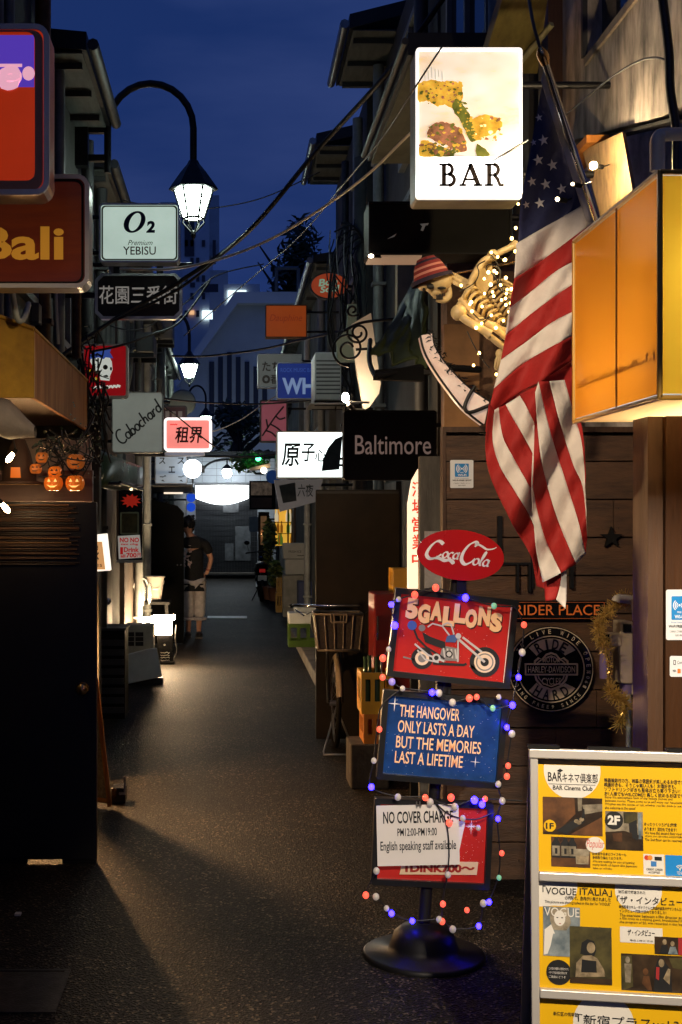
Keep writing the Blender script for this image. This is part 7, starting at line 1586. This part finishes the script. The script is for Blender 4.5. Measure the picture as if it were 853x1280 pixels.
paths = [wp([(640, 757), (651, 779), (649, 814), (644, 844), (637, 879), (630, 906), (636, 914), (631, 954), (630, 967), (619, 976), (624, 997), (619, 1019), (622, 1062), (620, 1092), (608, 1122), (601, 1124), (595, 1152), (563, 1156), (548, 1145), (513, 1146), (487, 1136), (468, 1116), (455, 1114), (469, 1084)]),
         wp([(496, 748), (487, 754), (491, 780), (484, 810), (477, 821), (476, 844), (488, 850), (501, 858), (537, 863), (563, 875), (593, 869), (612, 883), (637, 879)]), wp([(501, 858), (476, 880), (470, 909), (466, 947), (462, 980), (495, 992), (529, 993), (548, 1000), (565, 1004), (590, 996), (603, 995), (650, 998)]), wp([(537, 995), (560, 1015), (590, 1021), (615, 1012)]), wp([(540, 998), (555, 1024), (559, 1060), (557, 1089), (553, 1110), (551, 1125), (550, 1146)]), wp([(496, 748), (516, 742), (542, 734), (579, 746), (614, 756), (640, 757)])]
string_lights('party_lights', 'coloured party bulbs in red blue and white strung around the leaning sign stand', bulbs, paths, .0118, None, None, .003)

# ------------------------------------------------------------------ flag
t = thing('flag', 'large stars and stripes flag hanging from a steel pole above the plank wall', 'flag', P(690, 300, 4.4))
pb_, pt_ = P(752, 292, 4.55), P(679, 70, 4.30); d_ = (pt_-pb_)
a = MB(); a.tube([pb_-d_*.12, pt_], .0115, 10); a.build('pole', M_chrome, t)
a = MB(); a.tube([pt_-d_.normalized()*.03, pt_-d_.normalized()*.005, pt_+d_.normalized()*.012, pt_+d_.normalized()*.03], [.014, .019, .019, .008], 12); a.tube([pb_-d_*.12, pb_-d_*.02], .018, 10); a.build('finial', M_brass, t)
FM = [mat('flag_white', (.74, .68, .62), .75, vary=.15, scale=14, bump=.3, bscale=60, sheen=.2), mat('flag_red', (.36, .010, .008), .75, vary=.2, scale=14, bump=.3, bscale=60), mat('flag_navy', (.020, .026, .095), .75, vary=.2, scale=14, bump=.3, bscale=60), mat('hoist_canvas', (.52, .47, .44), .8, vary=.2, scale=20)]
def fdepth(px, py, base):
    # vertical-ish folds plus small creases
    s_ = (px + .30*py)
    return base + .040*math.sin(s_/17.0) + .018*math.sin(s_/7.3+py/40) + .008*mnoise.noise(Vector((px/9, py/14, 3.1)))
class Flag(MB):
    def band(s, top, bot, m_, base, nu=26, nv=8, ext=.0):
        top, bot = [Vector((*p, 0)) for p in top], [Vector((*p, 0)) for p in bot]
        def samp(c, u):
            cc = cr(c, 8) if len(c) > 2 else [c[0].lerp(c[1], i/8) for i in range(9)]
            k_ = u*(len(cc)-1); i = min(int(k_), len(cc)-2); return cc[i].lerp(cc[i+1], k_-i)
        rows = []
        for i in range(nv+1):
            v = -ext+(1+2*ext)*i/nv; rows.append([(lambda p: tuple(P(p.x, p.y, fdepth(p.x, p.y, base))))(samp(top, j/nu).lerp(samp(bot, j/nu), v)) for j in range(nu+1)])
        s.m = m_; s.loft(rows)
fl_ = Flag()
k7 = lambda *L_: [(440+x/2.666, 240+y/2.666) for x, y in L_]
B0 = 4.42
# canton (navy) then stripes left edge -> right edge
hoist = [(681, 92), (700, 150), (722, 215), (742, 280)]
fl_.band([(678, 108), (668, 160), (658, 215), (651, 260), (648, 303)], [(684, 110), (698, 152), (713, 200), (728, 243), (733, 256)], 2, B0, 24, 16)
lines = [k7((548, 172), (640, 118), (700, 85), (782, 38)), k7((541, 288), (620, 238), (700, 180), (802, 102)), k7((525, 385), (600, 330), (680, 265), (742, 228), (770, 205)), k7((512, 478), (600, 405), (680, 345), (742, 305), (770, 285)), k7((497, 560), (580, 500), (660, 440), (742, 395), (770, 375)), k7((474, 655), (560, 580), (650, 525), (742, 474), (770, 455)), k7((448, 765), (540, 680), (640, 625), (742, 556), (770, 540))]
# left border of first stripe follows the canton's lower edge
cols = [0, 1, 0, 1, 0, 1]
for i, c_ in enumerate(cols): fl_.band(lines[i], lines[i+1], c_, B0, 30, 8)
fl_.band(lines[6], k7((445, 800), (540, 760), (640, 740), (742, 720), (770, 700)), 1, B0+.02, 20, 6)
# hanging front folds (crop 4 coordinates)
k4 = lambda *L_: [(560+x/2.912, 480+y/2.912) for x, y in L_]
E = [k4((150, 70), (137, 230), (155, 340), (230, 500), (300, 620), (325, 700)),
     k4((170, 95), (163, 205), (190, 300), (250, 400), (303, 490), (340, 600)),
     k4((186, 85), (200, 190), (240, 270), (290, 360), (310, 400), (330, 500)),
     k4((210, 75), (240, 130), (270, 180), (305, 245), (316, 275), (320, 300)),
     k4((262, 42), (285, 80), (300, 110), (314, 130), (318, 150), (322, 180))]
for i, c_ in enumerate((1, 0, 1, 0)): fl_.band(E[i], E[i+1], c_, B0-.05, 26, 8)
fl_.band(k4((262, 42), (285, 80), (300, 110), (318, 150), (322, 200)), k4((318, 20), (322, 60), (326, 110), (330, 160), (335, 210)), 1, B0-.055, 16, 6)
G = [k4((312, 150), (306, 330), (310, 470), (322, 600), (345, 722)),
     k4((316, 150), (312, 300), (312, 390), (350, 550), (412, 688)),
     k4((318, 30), (330, 200), (352, 330), (402, 500), (468, 655)),
     k4((330, -10), (375, 180), (425, 340), (475, 500), (502, 618)),
     k4((370, -10), (405, 130), (455, 290), (492, 380), (508, 560)),
     k4((425, -15), (460, 110), (485, 200), (497, 300), (500, 380)),
     k4((456, -20), (470, 80), (490, 170), (499, 260), (502, 330))]
for i, c_ in enumerate((0, 1, 0, 1, 0, 1)): fl_.band(G[i], G[i+1], c_, B0-.085, 30, 8)
H = [k4((300, 600), (315, 720), (350, 745)), k4((345, 700), (350, 740), (355, 790)), k4((415, 680), (410, 730), (395, 785)), k4((432, 680), (433, 750), (428, 818))]
fl_.band(H[1], H[2], 1, B0-.02, 10, 8); fl_.band(H[2], H[3], 0, B0-.025, 10, 4); fl_.band(k4((300, 560), (312, 660), (322, 735)), k4((345, 640), (350, 700), (352, 745)), 1, B0-.02, 10, 4)
fl_.band([(680, 88), (699, 148), (721, 213), (741, 278)], [(676, 100), (693, 155), (713, 215), (733, 277)], 3, B0-.03, 18, 3)
cl_ = fl_.build('cloth', FM, t)
sm = cl_.modifiers.new('thickness', 'SOLIDIFY'); sm.thickness = .0015
a = MB()
for x, y, s_ in ((419, 357, .7), (433, 425, 1), (403, 432, .6), (417, 485, 1.05), (460, 500, 1.05), (398, 550, .9), (440, 558, 1), (488, 572, .95), (422, 615, 1), (381, 620, .7), (452, 640, .0)):
    if s_ == 0: continue
    px, py = 500+x/2.417, y/2.417; r_ = 7.4*s_
    pts = []
    for i in range(10):
        rr = r_ if i % 2 == 0 else r_*.40; an = R(90+36*i+12); qx, qy = px+rr*math.cos(an)*.92, py-rr*math.sin(an); pts.append(P(qx, qy, fdepth(qx, qy, B0))+Vector((0, -.006, 0)))
    a = MB(); a.add([tuple(P(px, py, fdepth(px, py, B0))+Vector((0, -.006, 0)))]+[tuple(p) for p in pts], [(0, 1+i, 1+(i+1) % 10) for i in range(10)]); a.build('star', mat('flag_star_white', (.80, .76, .72), .7), cl_)

# ------------------------------------------------------------------ poster board, near corner
BW = .405; BH = .945
t = thing('poster_stand', 'silver folding poster stand with yellow cinema bar posters', 'sandwich board', (X(657, 3.58), 3.50, 0), (0, 0, R(-9)))
lean = R(5.0)
Mf = Matrix.Translation((0, 0, 0)) @ Matrix.Rotation(-lean, 4, 'X')
zb0 = .06
M_frame = mat('silver_frame', (.62, .58, .52), .35, .35, vary=.12, scale=8)
a = MB(); a.M = Mf
fw = .022; x0_, x1_ = 0, BW+2*fw
tz = 1.03
rails = [tz-.02, tz-.335, tz-.65, tz-.965]
a.box(x0_, x0_+fw, -.012, .018, .03, tz); a.box(x1_-fw, x1_, -.012, .018, .03, tz)
for i, z in enumerate(rails): a.box(x0_+fw if i else x0_-.003, x1_-fw if i else x1_+.003, -.018, .014, z-.012 if i else tz-.012, z+.012 if i else tz+.014)
a.build('frame', M_frame, t, local=True, bev=.003)
a = MB(); a.M = Mf; a.box(x0_+.002, x1_-.002, .0145, .019, .05, tz-.02); a.build('backing', mat('grey_backing', (.2, .19, .18), .6), t, local=True)
a = MB(); a.M = Mf; a.box(x0_-.006, x0_+.08, -.02, .03, tz+.0145, tz+.024); a.box(x1_-.08, x1_+.006, -.02, .03, tz+.0145, tz+.024); a.box(.16, .30, .0, .03, tz+.0145, tz+.022); a.build('hinge_cap', M_black, t, local=True)
a = MB(); a.M = Matrix.Rotation(lean*2.9, 4, 'X') @ Matrix.Translation((0, 0, 0)); ztop = tz*math.cos(lean)
yo = tz*math.sin(lean)
a.M = Matrix.Translation((0, yo+.03, ztop)) @ Matrix.Rotation(R(21), 4, 'X')
a.box(x0_, x0_+fw, -.01, .015, -1.06, -.01); a.box(x1_-fw, x1_, -.01, .015, -1.06, -.01); a.box(x0_+fw, x1_-fw, -.008, .012, -1.06, -1.03); a.box(x0_+fw, x1_-fw, .0, .006, -1.03, -.02); a.build('rear_leg', mat('taupe_rear_frame', (.50, .40, .30), .5, .1, vary=.2), t, local=True)
M_yel = mat('yellow_poster', (.80, .46, .006), .35, vary=.06, scale=3)
M_pw = mat('poster_white', (.74, .70, .62), .4)
M_ph = [mat('photo_dark', (.02, .013, .008), .35, vary=.5, scale=18, col2=(.06, .035, .016)), mat('photo_brown', (.16, .07, .028), .35, vary=.8, scale=16, col2=(.03, .014, .007)), mat('photo_pale', (.40, .34, .24), .35, vary=.7, scale=26, col2=(.10, .08, .05)), mat('photo_skin', (.42, .32, .19), .4, vary=.55, scale=40, col2=(.12, .09, .05)), mat('photo_olive', (.12, .10, .035), .35, vary=.9, scale=14, col2=(.02, .018, .01)), mat('photo_blue_grey', (.07, .10, .12), .35, vary=.6, scale=20, col2=(.3, .34, .34)), M_ink, M_pw, mat('photo_red', (.35, .03, .03), .4)]
M_sky = mat('sky_blue_print', (.02, .24, .62), .3)
def panel(ztop_, zbot_, cx0, cy0, cx1, cy1):
    """returns poster part and mapper crop px -> local (x,z)"""
    a = MB(); a.M = Mf; a.box(fw+.001, fw+BW-.001, .004, .008, zbot_, ztop_); po = a.build('poster', M_yel, t, local=True)
    def mp_(x, y): return (fw+BW*(x-cx0)/(cx1-cx0), ztop_-(ztop_-zbot_)*(y-cy0)/(cy1-cy0))
    def new(): q = MB(); q.M = Mf; return q
    return po, mp_, new
def poly(q, mp_, pts, y, m_=0): 
    q.m = m_; pl_ = [mp_(*p) for p in pts]
    ar = sum(pl_[i][0]*pl_[(i+1) % len(pl_)][1]-pl_[(i+1) % len(pl_)][0]*pl_[i][1] for i in range(len(pl_)))
    q.flat(pl_ if ar > 0 else pl_[::-1], y)
def rectp(q, mp_, x0, y0, x1, y1, y, m_=0): poly(q, mp_, [(x0, y1), (x1, y1), (x1, y0), (x0, y0)], y, m_)
def txt(q, mp_, s_, x0, y0, x1, y1, y=.002, bold=0.0, shear=0.0):
    p0, p1 = mp_(x0, y1), mp_(x1, y0); q.text(s_, p0[0], p1[0], p0[1], p1[1], y, bold=bold, shear=shear)
def cell(cx, cy, rx, ry, n=28, a0=0, a1=360): return [(cx+rx*math.cos(R(a0+(a1-a0)*i/n)), cy+ry*math.sin(R(a0+(a1-a0)*i/n))) for i in range(n+(0 if a1-a0 >= 360 else 1))]
# panel 1 (crop 1: 55..832 x 30..600)
po, mp_, new = panel(rails[0]-.010, rails[1]+.012, 55, 30, 835, 600)
q = new(); poly(q, mp_, [(88, 31)]+[(235+148*math.cos(R(t_)), 62+150*math.sin(R(t_))) for t_ in range(180, -1, -9)]+[(382, 31)], .0035); q.build('white_field', M_pw, po, local=True)
q = new(); rectp(q, mp_, 80, 203, 390, 403, .003, 0); poly(q, mp_, [(80, 203), (245, 206), (250, 290), (160, 380), (80, 390)], .0027, 1); poly(q, mp_, [(285, 240), (390, 232), (390, 270), (300, 290)], .0027, 2); poly(q, mp_, [(230, 395), (390, 300), (390, 403), (225, 403)], .0025, 1); poly(q, mp_, [(150, 380), (260, 310), (300, 330), (200, 400)], .0024, 6)
for x, y in ((255, 328), (282, 318), (268, 335)): poly(q, mp_, cell(x, y, 13, 11, 10), .0022, 3)
poly(q, mp_, [(262, 203), (285, 203), (283, 270), (264, 275)], .0023, 2); poly(q, mp_, [(290, 260), (297, 262), (300, 310), (282, 312)], .0021, 6)
q.build('photo', M_ph, po, local=True)
q = new(); rectp(q, mp_, 405, 268, 598, 472, .003, 2); poly(q, mp_, [(405, 380), (500, 370), (598, 395), (598, 472), (405, 472)], .0027, 0); poly(q, mp_, [(498, 270), (570, 268), (570, 330), (500, 330)], .0026, 4); poly(q, mp_, [(525, 330), (565, 310), (572, 420), (530, 400)], .0025, 6); poly(q, mp_, [(572, 275), (590, 275), (590, 410), (575, 410)], .0024, 5); poly(q, mp_, [(440, 385), (490, 380), (490, 430), (445, 425)], .0023, 1); poly(q, mp_, [(495, 375), (540, 378), (545, 420), (498, 420)], .0022, 0); q.build('photo', M_ph, po, local=True)
q = new(); rectp(q, mp_, 122, 415, 325, 573, .003, 1); 
for x in (148, 196, 232): poly(q, mp_, [(x-24, 525), (x+22, 525), (x+22, 450), (x+10, 430), (x+9, 416), (x-9, 416), (x-10, 430), (x-24, 450)], .0026, 6); poly(q, mp_, [(x-21, 515), (x+19, 515), (x+19, 462), (x-21, 462)], .0023, 2); poly(q, mp_, [(x-6, 505), (x+6, 505), (x+6, 475), (x-6, 475)], .0021, 6)
poly(q, mp_, [(245, 475), (322, 475), (315, 555), (252, 555)], .0022, 2); poly(q, mp_, [(252, 510), (318, 510), (314, 550), (254, 550)], .002, 3); q.build('photo', M_ph, po, local=True)
q = new(); poly(q, mp_, cell(350, 450, 48, 42), .0018, 0); q.build('white_badge', M_pw, po, local=True)
q = new(); txt(q, mp_, 'Popular', 305, 422, 398, 478, .0012, shear=.3); q.build('script_lettering', mat('pink_red_print', (.62, .10, .08), .4), po, local=True)
q = new(); poly(q, mp_, cell(449, 316, 47, 48), .0018, 0); q.build('black_badge', M_ink, po, local=True)
q = new(); poly(q, mp_, cell(116, 357, 32, 32), .0018, 0); q.build('yellow_badge', M_yel, po, local=True)
q = new(); rectp(q, mp_, 598, 488, 704, 596, .0035, 0); poly(q, mp_, [(598, 596), (704, 596), (704, 488), (598, 488)], .0034, 0); q.build('card_notice', M_pw, po, local=True)
q = new(); rectp(q, mp_, 709, 489, 810, 598, .0035, 0); q.build('blue_square', M_sky, po, local=True)
q = new(); poly(q, mp_, cell(615, 507, 13, 13, 14), .003, 0); q.m = 1; poly(q, mp_, cell(632, 507, 13, 13, 14), .0028, 1); q.m = 2; rectp(q, mp_, 636, 525, 664, 552, .003, 2); q.build('card_mark', [mat('card_red', (.6, .05, .02), .4), mat('card_orange', (.75, .25, .03), .4), mat('card_blue', (.05, .2, .5), .4)], po, local=True)
q = new()
txt(q, mp_, 'BAR', 108, 70, 182, 118, .002, bold=.01); txt(q, mp_, 'キネマ倶楽部', 184, 72, 368, 124, .002, bold=.005); rectp(q, mp_, 110, 132, 355, 134, .002); txt(q, mp_, 'BAR Cinema Club', 134, 140, 340, 164, .002, bold=.015)
poly(q, mp_, [(155, 62), (172, 50), (188, 60), (172, 70)], .002); 
for i, s_ in enumerate(('映画雑誌付の方、映画の雰囲気が楽しめるお店です。', '映画好きも、そうじゃ無い人も！お酒好きも、', 'ソフトドリンク好きも是非お立ち寄り下さい！', 'お1人様でもWELCOME!!! 楽しく飲めるお店です。')): txt(q, mp_, s_, 402, 92+i*24, (818, 770, 790, 818)[i], 115+i*24, .002, bold=.012)
for i, s_ in enumerate(('Enjoy the atmosphere both of the vintage movies and', 'Japanese movies. Please come to us and enjoy our hospitality.', 'Whether you like movies or not, whether you like drink or not,', 'the welcome is the same!')): txt(q, mp_, s_, 404, 188+i*18, (750, 806, 798, 560)[i], 203+i*18, .002)
for i, s_ in enumerate(('ゆったりくつろげる2階席', 'あります！貸切もできます！')): txt(q, mp_, s_, 604, 320+i*25, 770, 340+i*25, .002, bold=.01)
for i, s_ in enumerate(('We have the second floor room', 'where you can relax comfortably.', 'The 2nd floor can be reserved.')): txt(q, mp_, s_, 606, 368+i*18, 800, 382+i*18, .002)
for i, s_ in enumerate(('日本酒や日本のウイスキーも', '多数取り揃えております。')): txt(q, mp_, s_, 337, 488+i*20, 510-i*20, 504+i*20, .002, bold=.01)
for i, s_ in enumerate(('We are waiting for you preparing', 'many kinds of liquor like Japanese', 'sake or whisky.')): txt(q, mp_, s_, 338, 530+i*18, (552, 565, 440)[i], 545+i*18, .002)
txt(q, mp_, 'CREDIT CARDS', 612, 562, 694, 573, .0025, bold=.02); txt(q, mp_, 'ACCEPTED', 622, 578, 682, 588, .0025, bold=.02); rectp(q, mp_, 655, 500, 692, 520, .0028)
txt(q, mp_, '1F', 95, 342, 136, 374, .0012, bold=.03)
q.build('lettering', M_ink, po, local=True)
q = new(); txt(q, mp_, '2F', 416, 290, 480, 340, .0012, bold=.05)
for rr in (9, 17, 25): q.stroke([(lambda p: (p[0], p[1]))(mp_(783+rr*math.cos(R(t_)), 565-rr*math.sin(R(t_)))) for t_ in range(40, 141, 10)], .0022, .0025)
poly(q, mp_, cell(783, 563, 4, 4, 10), .0025); txt(q, mp_, 'FREE Wi-Fi', 768, 572, 800, 590, .0025); q.build('white_lettering', M_pw, po, local=True)
# panel 2 (crop 2: 45..832 x 30..612)
po, mp_, new = panel(rails[1]-.012, rails[2]+.012, 45, 32, 838, 612)
q = new(); rectp(q, mp_, 470, 264, 690, 348, .003); q.build('white_card', M_pw, po, local=True)
q = new(); poly(q, mp_, [(46, 33), (250, 33)]+[(150+100*math.cos(R(t_)), 60+110*math.sin(R(t_))) for t_ in range(0, 100, 9)]+[(46, 178)], .0035); q.build('white_field', M_pw, po, local=True)
q = new(); poly(q, mp_, [(450, 33), (690, 33)]+[(568+122*math.cos(R(t_)), 70+115*math.sin(R(t_))) for t_ in range(0, 181, 9)], .0035); q.build('white_field', M_pw, po, local=True)
q = new(); rectp(q, mp_, 68, 174, 262, 440, .003, 5); poly(q, mp_, [(100, 180), (200, 174), (215, 260), (190, 300), (120, 300), (105, 250)], .0027, 2); poly(q, mp_, cell(155, 235, 30, 42, 18), .0025, 7); poly(q, mp_, [(75, 300), (110, 270), (130, 320), (90, 430), (70, 435)], .0024, 7); poly(q, mp_, [(120, 320), (215, 310), (215, 440), (95, 440)], .0023, 5)
for x in (143, 168): poly(q, mp_, cell(x, 232, 6, 3, 8), .0022, 6)
poly(q, mp_, [(150, 262), (164, 262), (157, 268)], .0022, 8)
q.m = 7; txt(q, mp_, 'VOGUE', 74, 178, 260, 226, .0021, bold=.0); q.build('magazine_cover', M_ph, po, local=True)
q = new(); rectp(q, mp_, 207, 274, 426, 578, .002, 4); poly(q, mp_, [(262, 420), (270, 360), (300, 340), (335, 350), (345, 400), (330, 440), (300, 430)], .0016, 6); poly(q, mp_, cell(318, 385, 22, 30, 16), .0014, 3); poly(q, mp_, [(240, 470), (275, 430), (320, 425), (350, 440), (385, 500), (390, 525), (350, 535), (345, 480), (290, 480), (280, 540), (235, 545)], .0013, 3); poly(q, mp_, [(270, 450), (345, 455), (345, 520), (265, 520)], .0011, 6); poly(q, mp_, [(240, 520), (380, 515), (390, 535), (250, 545)], .0009, 3); poly(q, mp_, [(207, 548), (426, 548), (426, 578), (207, 578)], .0012, 0); q.build('photo', M_ph, po, local=True)
q = new(); rectp(q, mp_, 648, 308, 801, 400, .0022, 0); poly(q, mp_, [(770, 310), (801, 310), (801, 400), (770, 400)], .002, 8); poly(q, mp_, cell(700, 335, 11, 15, 12), .0018, 3); poly(q, mp_, [(672, 398), (684, 352), (715, 352), (722, 398)], .0017, 6); poly(q, mp_, cell(740, 342, 11, 14, 12), .0018, 3); poly(q, mp_, [(716, 398), (728, 358), (755, 358), (768, 398)], .0016, 5); q.build('photo', M_ph, po, local=True)
q = new(); rectp(q, mp_, 474, 407, 802, 602, .003, 0); poly(q, mp_, [(474, 420), (530, 415), (535, 580), (490, 600), (474, 590)], .0027, 4); poly(q, mp_, cell(508, 440, 12, 18, 12), .0025, 2); poly(q, mp_, [(490, 460), (528, 460), (522, 560), (495, 560)], .0024, 2)
poly(q, mp_, [(650, 470), (665, 425), (690, 420), (705, 450), (730, 480), (735, 602), (640, 602)], .0026, 6); poly(q, mp_, cell(682, 448, 15, 22, 14), .0023, 3); poly(q, mp_, [(690, 530), (715, 475), (728, 478), (722, 560)], .0022, 3); poly(q, mp_, cell(600, 498, 14, 18, 12), .0023, 1); poly(q, mp_, [(580, 560), (590, 520), (618, 520), (632, 596), (612, 596)], .0022, 1); poly(q, mp_, [(720, 420), (790, 415), (795, 480), (740, 470)], .0026, 4); poly(q, mp_, [(655, 470), (672, 470), (668, 540), (652, 530)], .0021, 8); q.build('photo', M_ph, po, local=True)
q = new(); poly(q, mp_, cell(148, 527, 66, 68), .003); q.build('black_disc', M_ink, po, local=True)
q = new(); txt(q, mp_, '「VOGUE', 66, 62, 244, 108, .002, bold=.01); txt(q, mp_, 'ITALIA」', 262, 66, 430, 108, .002, bold=.01); txt(q, mp_, 'の撮影で、店内が使用されました', 184, 112, 424, 134, .002, bold=.012); txt(q, mp_, 'This picture was photographed in this bar for "VOGUE"', 78, 140, 424, 160, .002)
txt(q, mp_, 'BS番組で放送された', 466, 68, 604, 86, .002, bold=.01); txt(q, mp_, '「ザ・インタビュー」', 456, 98, 816, 142, .002, bold=.012)
for i, s_ in enumerate(('映画監督のキム・ギドクさんと映画評論家のデザンさんとの', 'インタビュー撮影が店内でありました！')): txt(q, mp_, s_, 468, 148+i*22, (800, 710)[i], 166+i*22, .002, bold=.01)
for i, s_ in enumerate(('The interview between a film director and', 'a film critic as a visiting guest, broadcasted by', 'the program of BS, was recorded in this bar.')): txt(q, mp_, s_, 470, 194+i*19, 800, 210+i*19, .002)
txt(q, mp_, 'ザ・インタビュー', 510, 276, 650, 310, .0024, bold=.03, shear=.3); txt(q, mp_, '毎週土曜日 放送', 520, 330, 640, 340, .0024); q.build('lettering', M_ink, po, local=True)
q = new()
for i, s_ in enumerate(('この店の撮影に使用された', 'イタリア版の雑誌が読めます', 'ご自由にどうぞ')): txt(q, mp_, s_, 96, 500+i*22, 200-i*8, 514+i*22, .0024)
q.build('white_lettering', M_pw, po, local=True)
# panel 3
po, mp_, new = panel(rails[2]-.012, rails[3]+.012, 45, 655, 838, 1240)
q = new(); poly(q, mp_, [(255, 656), (500, 656)]+[(380+160*math.cos(R(t_)), 790+170*math.sin(R(t_))) for t_ in range(-50, 231, 12)], .0035); q.build('white_field', M_pw, po, local=True)
q = new(); txt(q, mp_, '新宿区の情報誌', 118, 732, 248, 754, .002, bold=.01); txt(q, mp_, '「新宿プラスvol.3」', 246, 738, 798, 796, .002, bold=.006); txt(q, mp_, 'にきまぐれ倶楽部が掲載されました', 490, 806, 780, 826, .002, bold=.01); q.build('lettering', M_ink, po, local=True)
q = new(); rectp(q, mp_, 90, 860, 420, 1200, .003, 4); rectp(q, mp_, 450, 880, 800, 1180, .003, 1); q.build('photo', M_ph, po, local=True)

# ------------------------------------------------------------------ overhead cables
def cable(label, pts, Ys, r=.010, m_=None, sag=0):
    pts3 = [P(x, y, Yv) for (x, y), Yv in zip(pts, Ys)]; a = MB(); a.tube(cr(pts3, 8), r, 6); return tag(a.build('overhead_cable', m_ or M_cable), label, 'cable')
cable('thick black overhead cable crossing from the gutters to the name board', [(560, -10), (490, 85), (395, 190), (310, 290), (225, 352), (150, 395), (70, 450)], [6.5, 7, 8, 8.3, 8.5, 8.5, 8.3], .016)
cable('second black cable twisted just beside the thick overhead cable', [(398, 186), (330, 268), (285, 312), (222, 362), (140, 402)], [7.9, 8.1, 8.2, 8.3, 8.3], .010)
cable('bright pale overhead cable curving from the picture sign to the white beer sign', [(560, 130), (515, 165), (460, 218), (400, 262), (340, 298), (280, 322), (215, 336), (150, 336)], [5.6, 6, 6.5, 7, 7.4, 7.7, 7.9, 8], .008, mat('pale_cable_sheath', (.80, .80, .70), .35))
cable('thin dark cable crossing in front of the bright picture sign', [(553, 58), (520, 108), (480, 170), (430, 230), (370, 300), (300, 360), (230, 420)], [4.85, 4.9, 5.6, 6.6, 8, 9.5, 11], .004)
cable('thin cable sloping from the flag to behind the bright picture sign', [(660, 175), (625, 196), (590, 215), (520, 262), (470, 275)], [4.8, 4.85, 5.6, 6.2, 6.6], .004, M_cabl2)
cable('black cable strung level across the alley under the orange sign', [(215, 445), (260, 445), (330, 436), (380, 424), (450, 410)], [14, 14, 13.6, 13, 12], .012)
cable('slack cable across the alley above the pink lit sign', [(150, 488), (220, 500), (300, 505), (360, 503), (420, 498)], [14.5, 14.5, 14.4, 14.3, 14], .010)
cable('thin pale cable crossing above the brilliant white sign', [(205, 545), (262, 540), (300, 525), (325, 508), (345, 495)], [16, 16, 16, 16, 16], .008, M_cabl2)
cable('dark cable across the front of the pale tiled end wall', [(200, 571), (260, 570), (320, 571), (350, 566)], [20, 20, 20, 20], .02)
cable('cable dipping from the red skull sign to the pink lit sign', [(100, 470), (160, 486), (210, 512), (260, 552), (275, 560)], [12, 12.3, 13, 14, 14], .008)
cable('thin cable high between tower block and gutters', [(150, 250), (230, 262), (320, 250), (400, 215)], [11, 11, 11, 11], .005)
cable('cable running along the wall past the red skull sign', [(112, 440), (150, 432), (190, 418), (225, 402), (262, 352)], [9.2, 9.2, 9.3, 9.6, 10], .009)
cable('cable hanging low past the big street lamp', [(130, 405), (175, 412), (230, 380), (270, 345), (330, 330)], [9.6, 9.6, 9.8, 10, 10.4], .005)

# ------------------------------------------------------------------ added unseen spotlight that lights the poster stand
o = thing('unseen_spotlight', 'added unseen warm spotlight shining on the poster stand', 'spotlight', (1.55, 1.3, 2.75))
a = MB(); a.box(1.56, 2.6, .2, 2.59, 0, 3.4); 
tag(a.build('neighbour_bar_wall', M_wallD), 'dark bar wall beside the viewer', 'wall')
a = MB(); a.tube([(1.56, 1.3, 2.75), (1.3, 1.3, 2.85), (1.12, 1.3, 2.80)], .014, 8); a.build('arm', M_iron, o)
sl = Vector((1.05, 1.35, 2.72)); tgt = Vector((1.0, 3.5, .75)); dr = (tgt-sl).normalized()
a = MB(); qd = dr.to_track_quat('Z', 'Y').to_matrix().to_4x4(); a.M = Matrix.Translation(sl) @ qd; a.lathe([(.03, -.10), (.05, -.06), (.07, .04), (.066, .04), (.045, -.05)], n=18, cap=False); a.build('shade', M_iron, o)
ld = bpy.data.lights.new('spot_lamp', 'SPOT'); ld.energy = 540; ld.color = (1, .84, .64); ld.spot_size = R(46); ld.spot_blend = .5; ld.shadow_soft_size = .04
lo = bpy.data.objects.new('spot_lamp', ld); COL.objects.link(lo); lo.location = sl+dr*.03; lo.rotation_euler = dr.to_track_quat('-Z', 'Y').to_euler()

def spotlight(label, base, head, target, energy, color, size):
    o = thing('unseen_spotlight', label, 'spotlight', base)
    a = MB(); a.tube([base, ((base[0]+head[0])/2, base[1], head[2]+.1), (head[0], head[1], head[2]+.06)], .014, 8); a.build('arm', M_iron, o)
    h = Vector(head); d = (Vector(target)-h).normalized()
    a = MB(); a.M = Matrix.Translation(h) @ d.to_track_quat('Z', 'Y').to_matrix().to_4x4(); a.lathe([(.03, -.10), (.05, -.06), (.07, .04), (.066, .04), (.045, -.05)], n=18, cap=False); a.build('shade', M_iron, o)
    l_ = bpy.data.lights.new('spot_lamp', 'SPOT'); l_.energy = energy; l_.color = color; l_.spot_size = R(size); l_.spot_blend = .6; l_.shadow_soft_size = .05
    q = bpy.data.objects.new('spot_lamp', l_); COL.objects.link(q); q.location = h+d*.03; q.rotation_euler = d.to_track_quat('-Z', 'Y').to_euler()
spotlight('added unseen warm spotlight shining across the alley on the flag', (-1.25, 2.0, 3.2), (-.8, 2.0, 3.1), (1.15, 5.2, 1.65), 400, (1, .77, .52), 36)  # out-of-view lamp added to brighten flag and planks

o = tag(MB().box(-.92, -.895, 5.42, 5.45, .003, .012).build('paper_scrap', mat('scrap_paper', (.6, .56, .5), .8)), 'tiny scrap of pale paper on the asphalt before the black door', 'litter')

spotlight('added unseen warm spotlight shining across on the mustard awning', (1.56, 1.0, 2.6), (1.15, 1.0, 2.7), (-1.08, 6.2, 2.38), 460, (1, .76, .45), 13)  # out-of-view lamp added to brighten the awning front
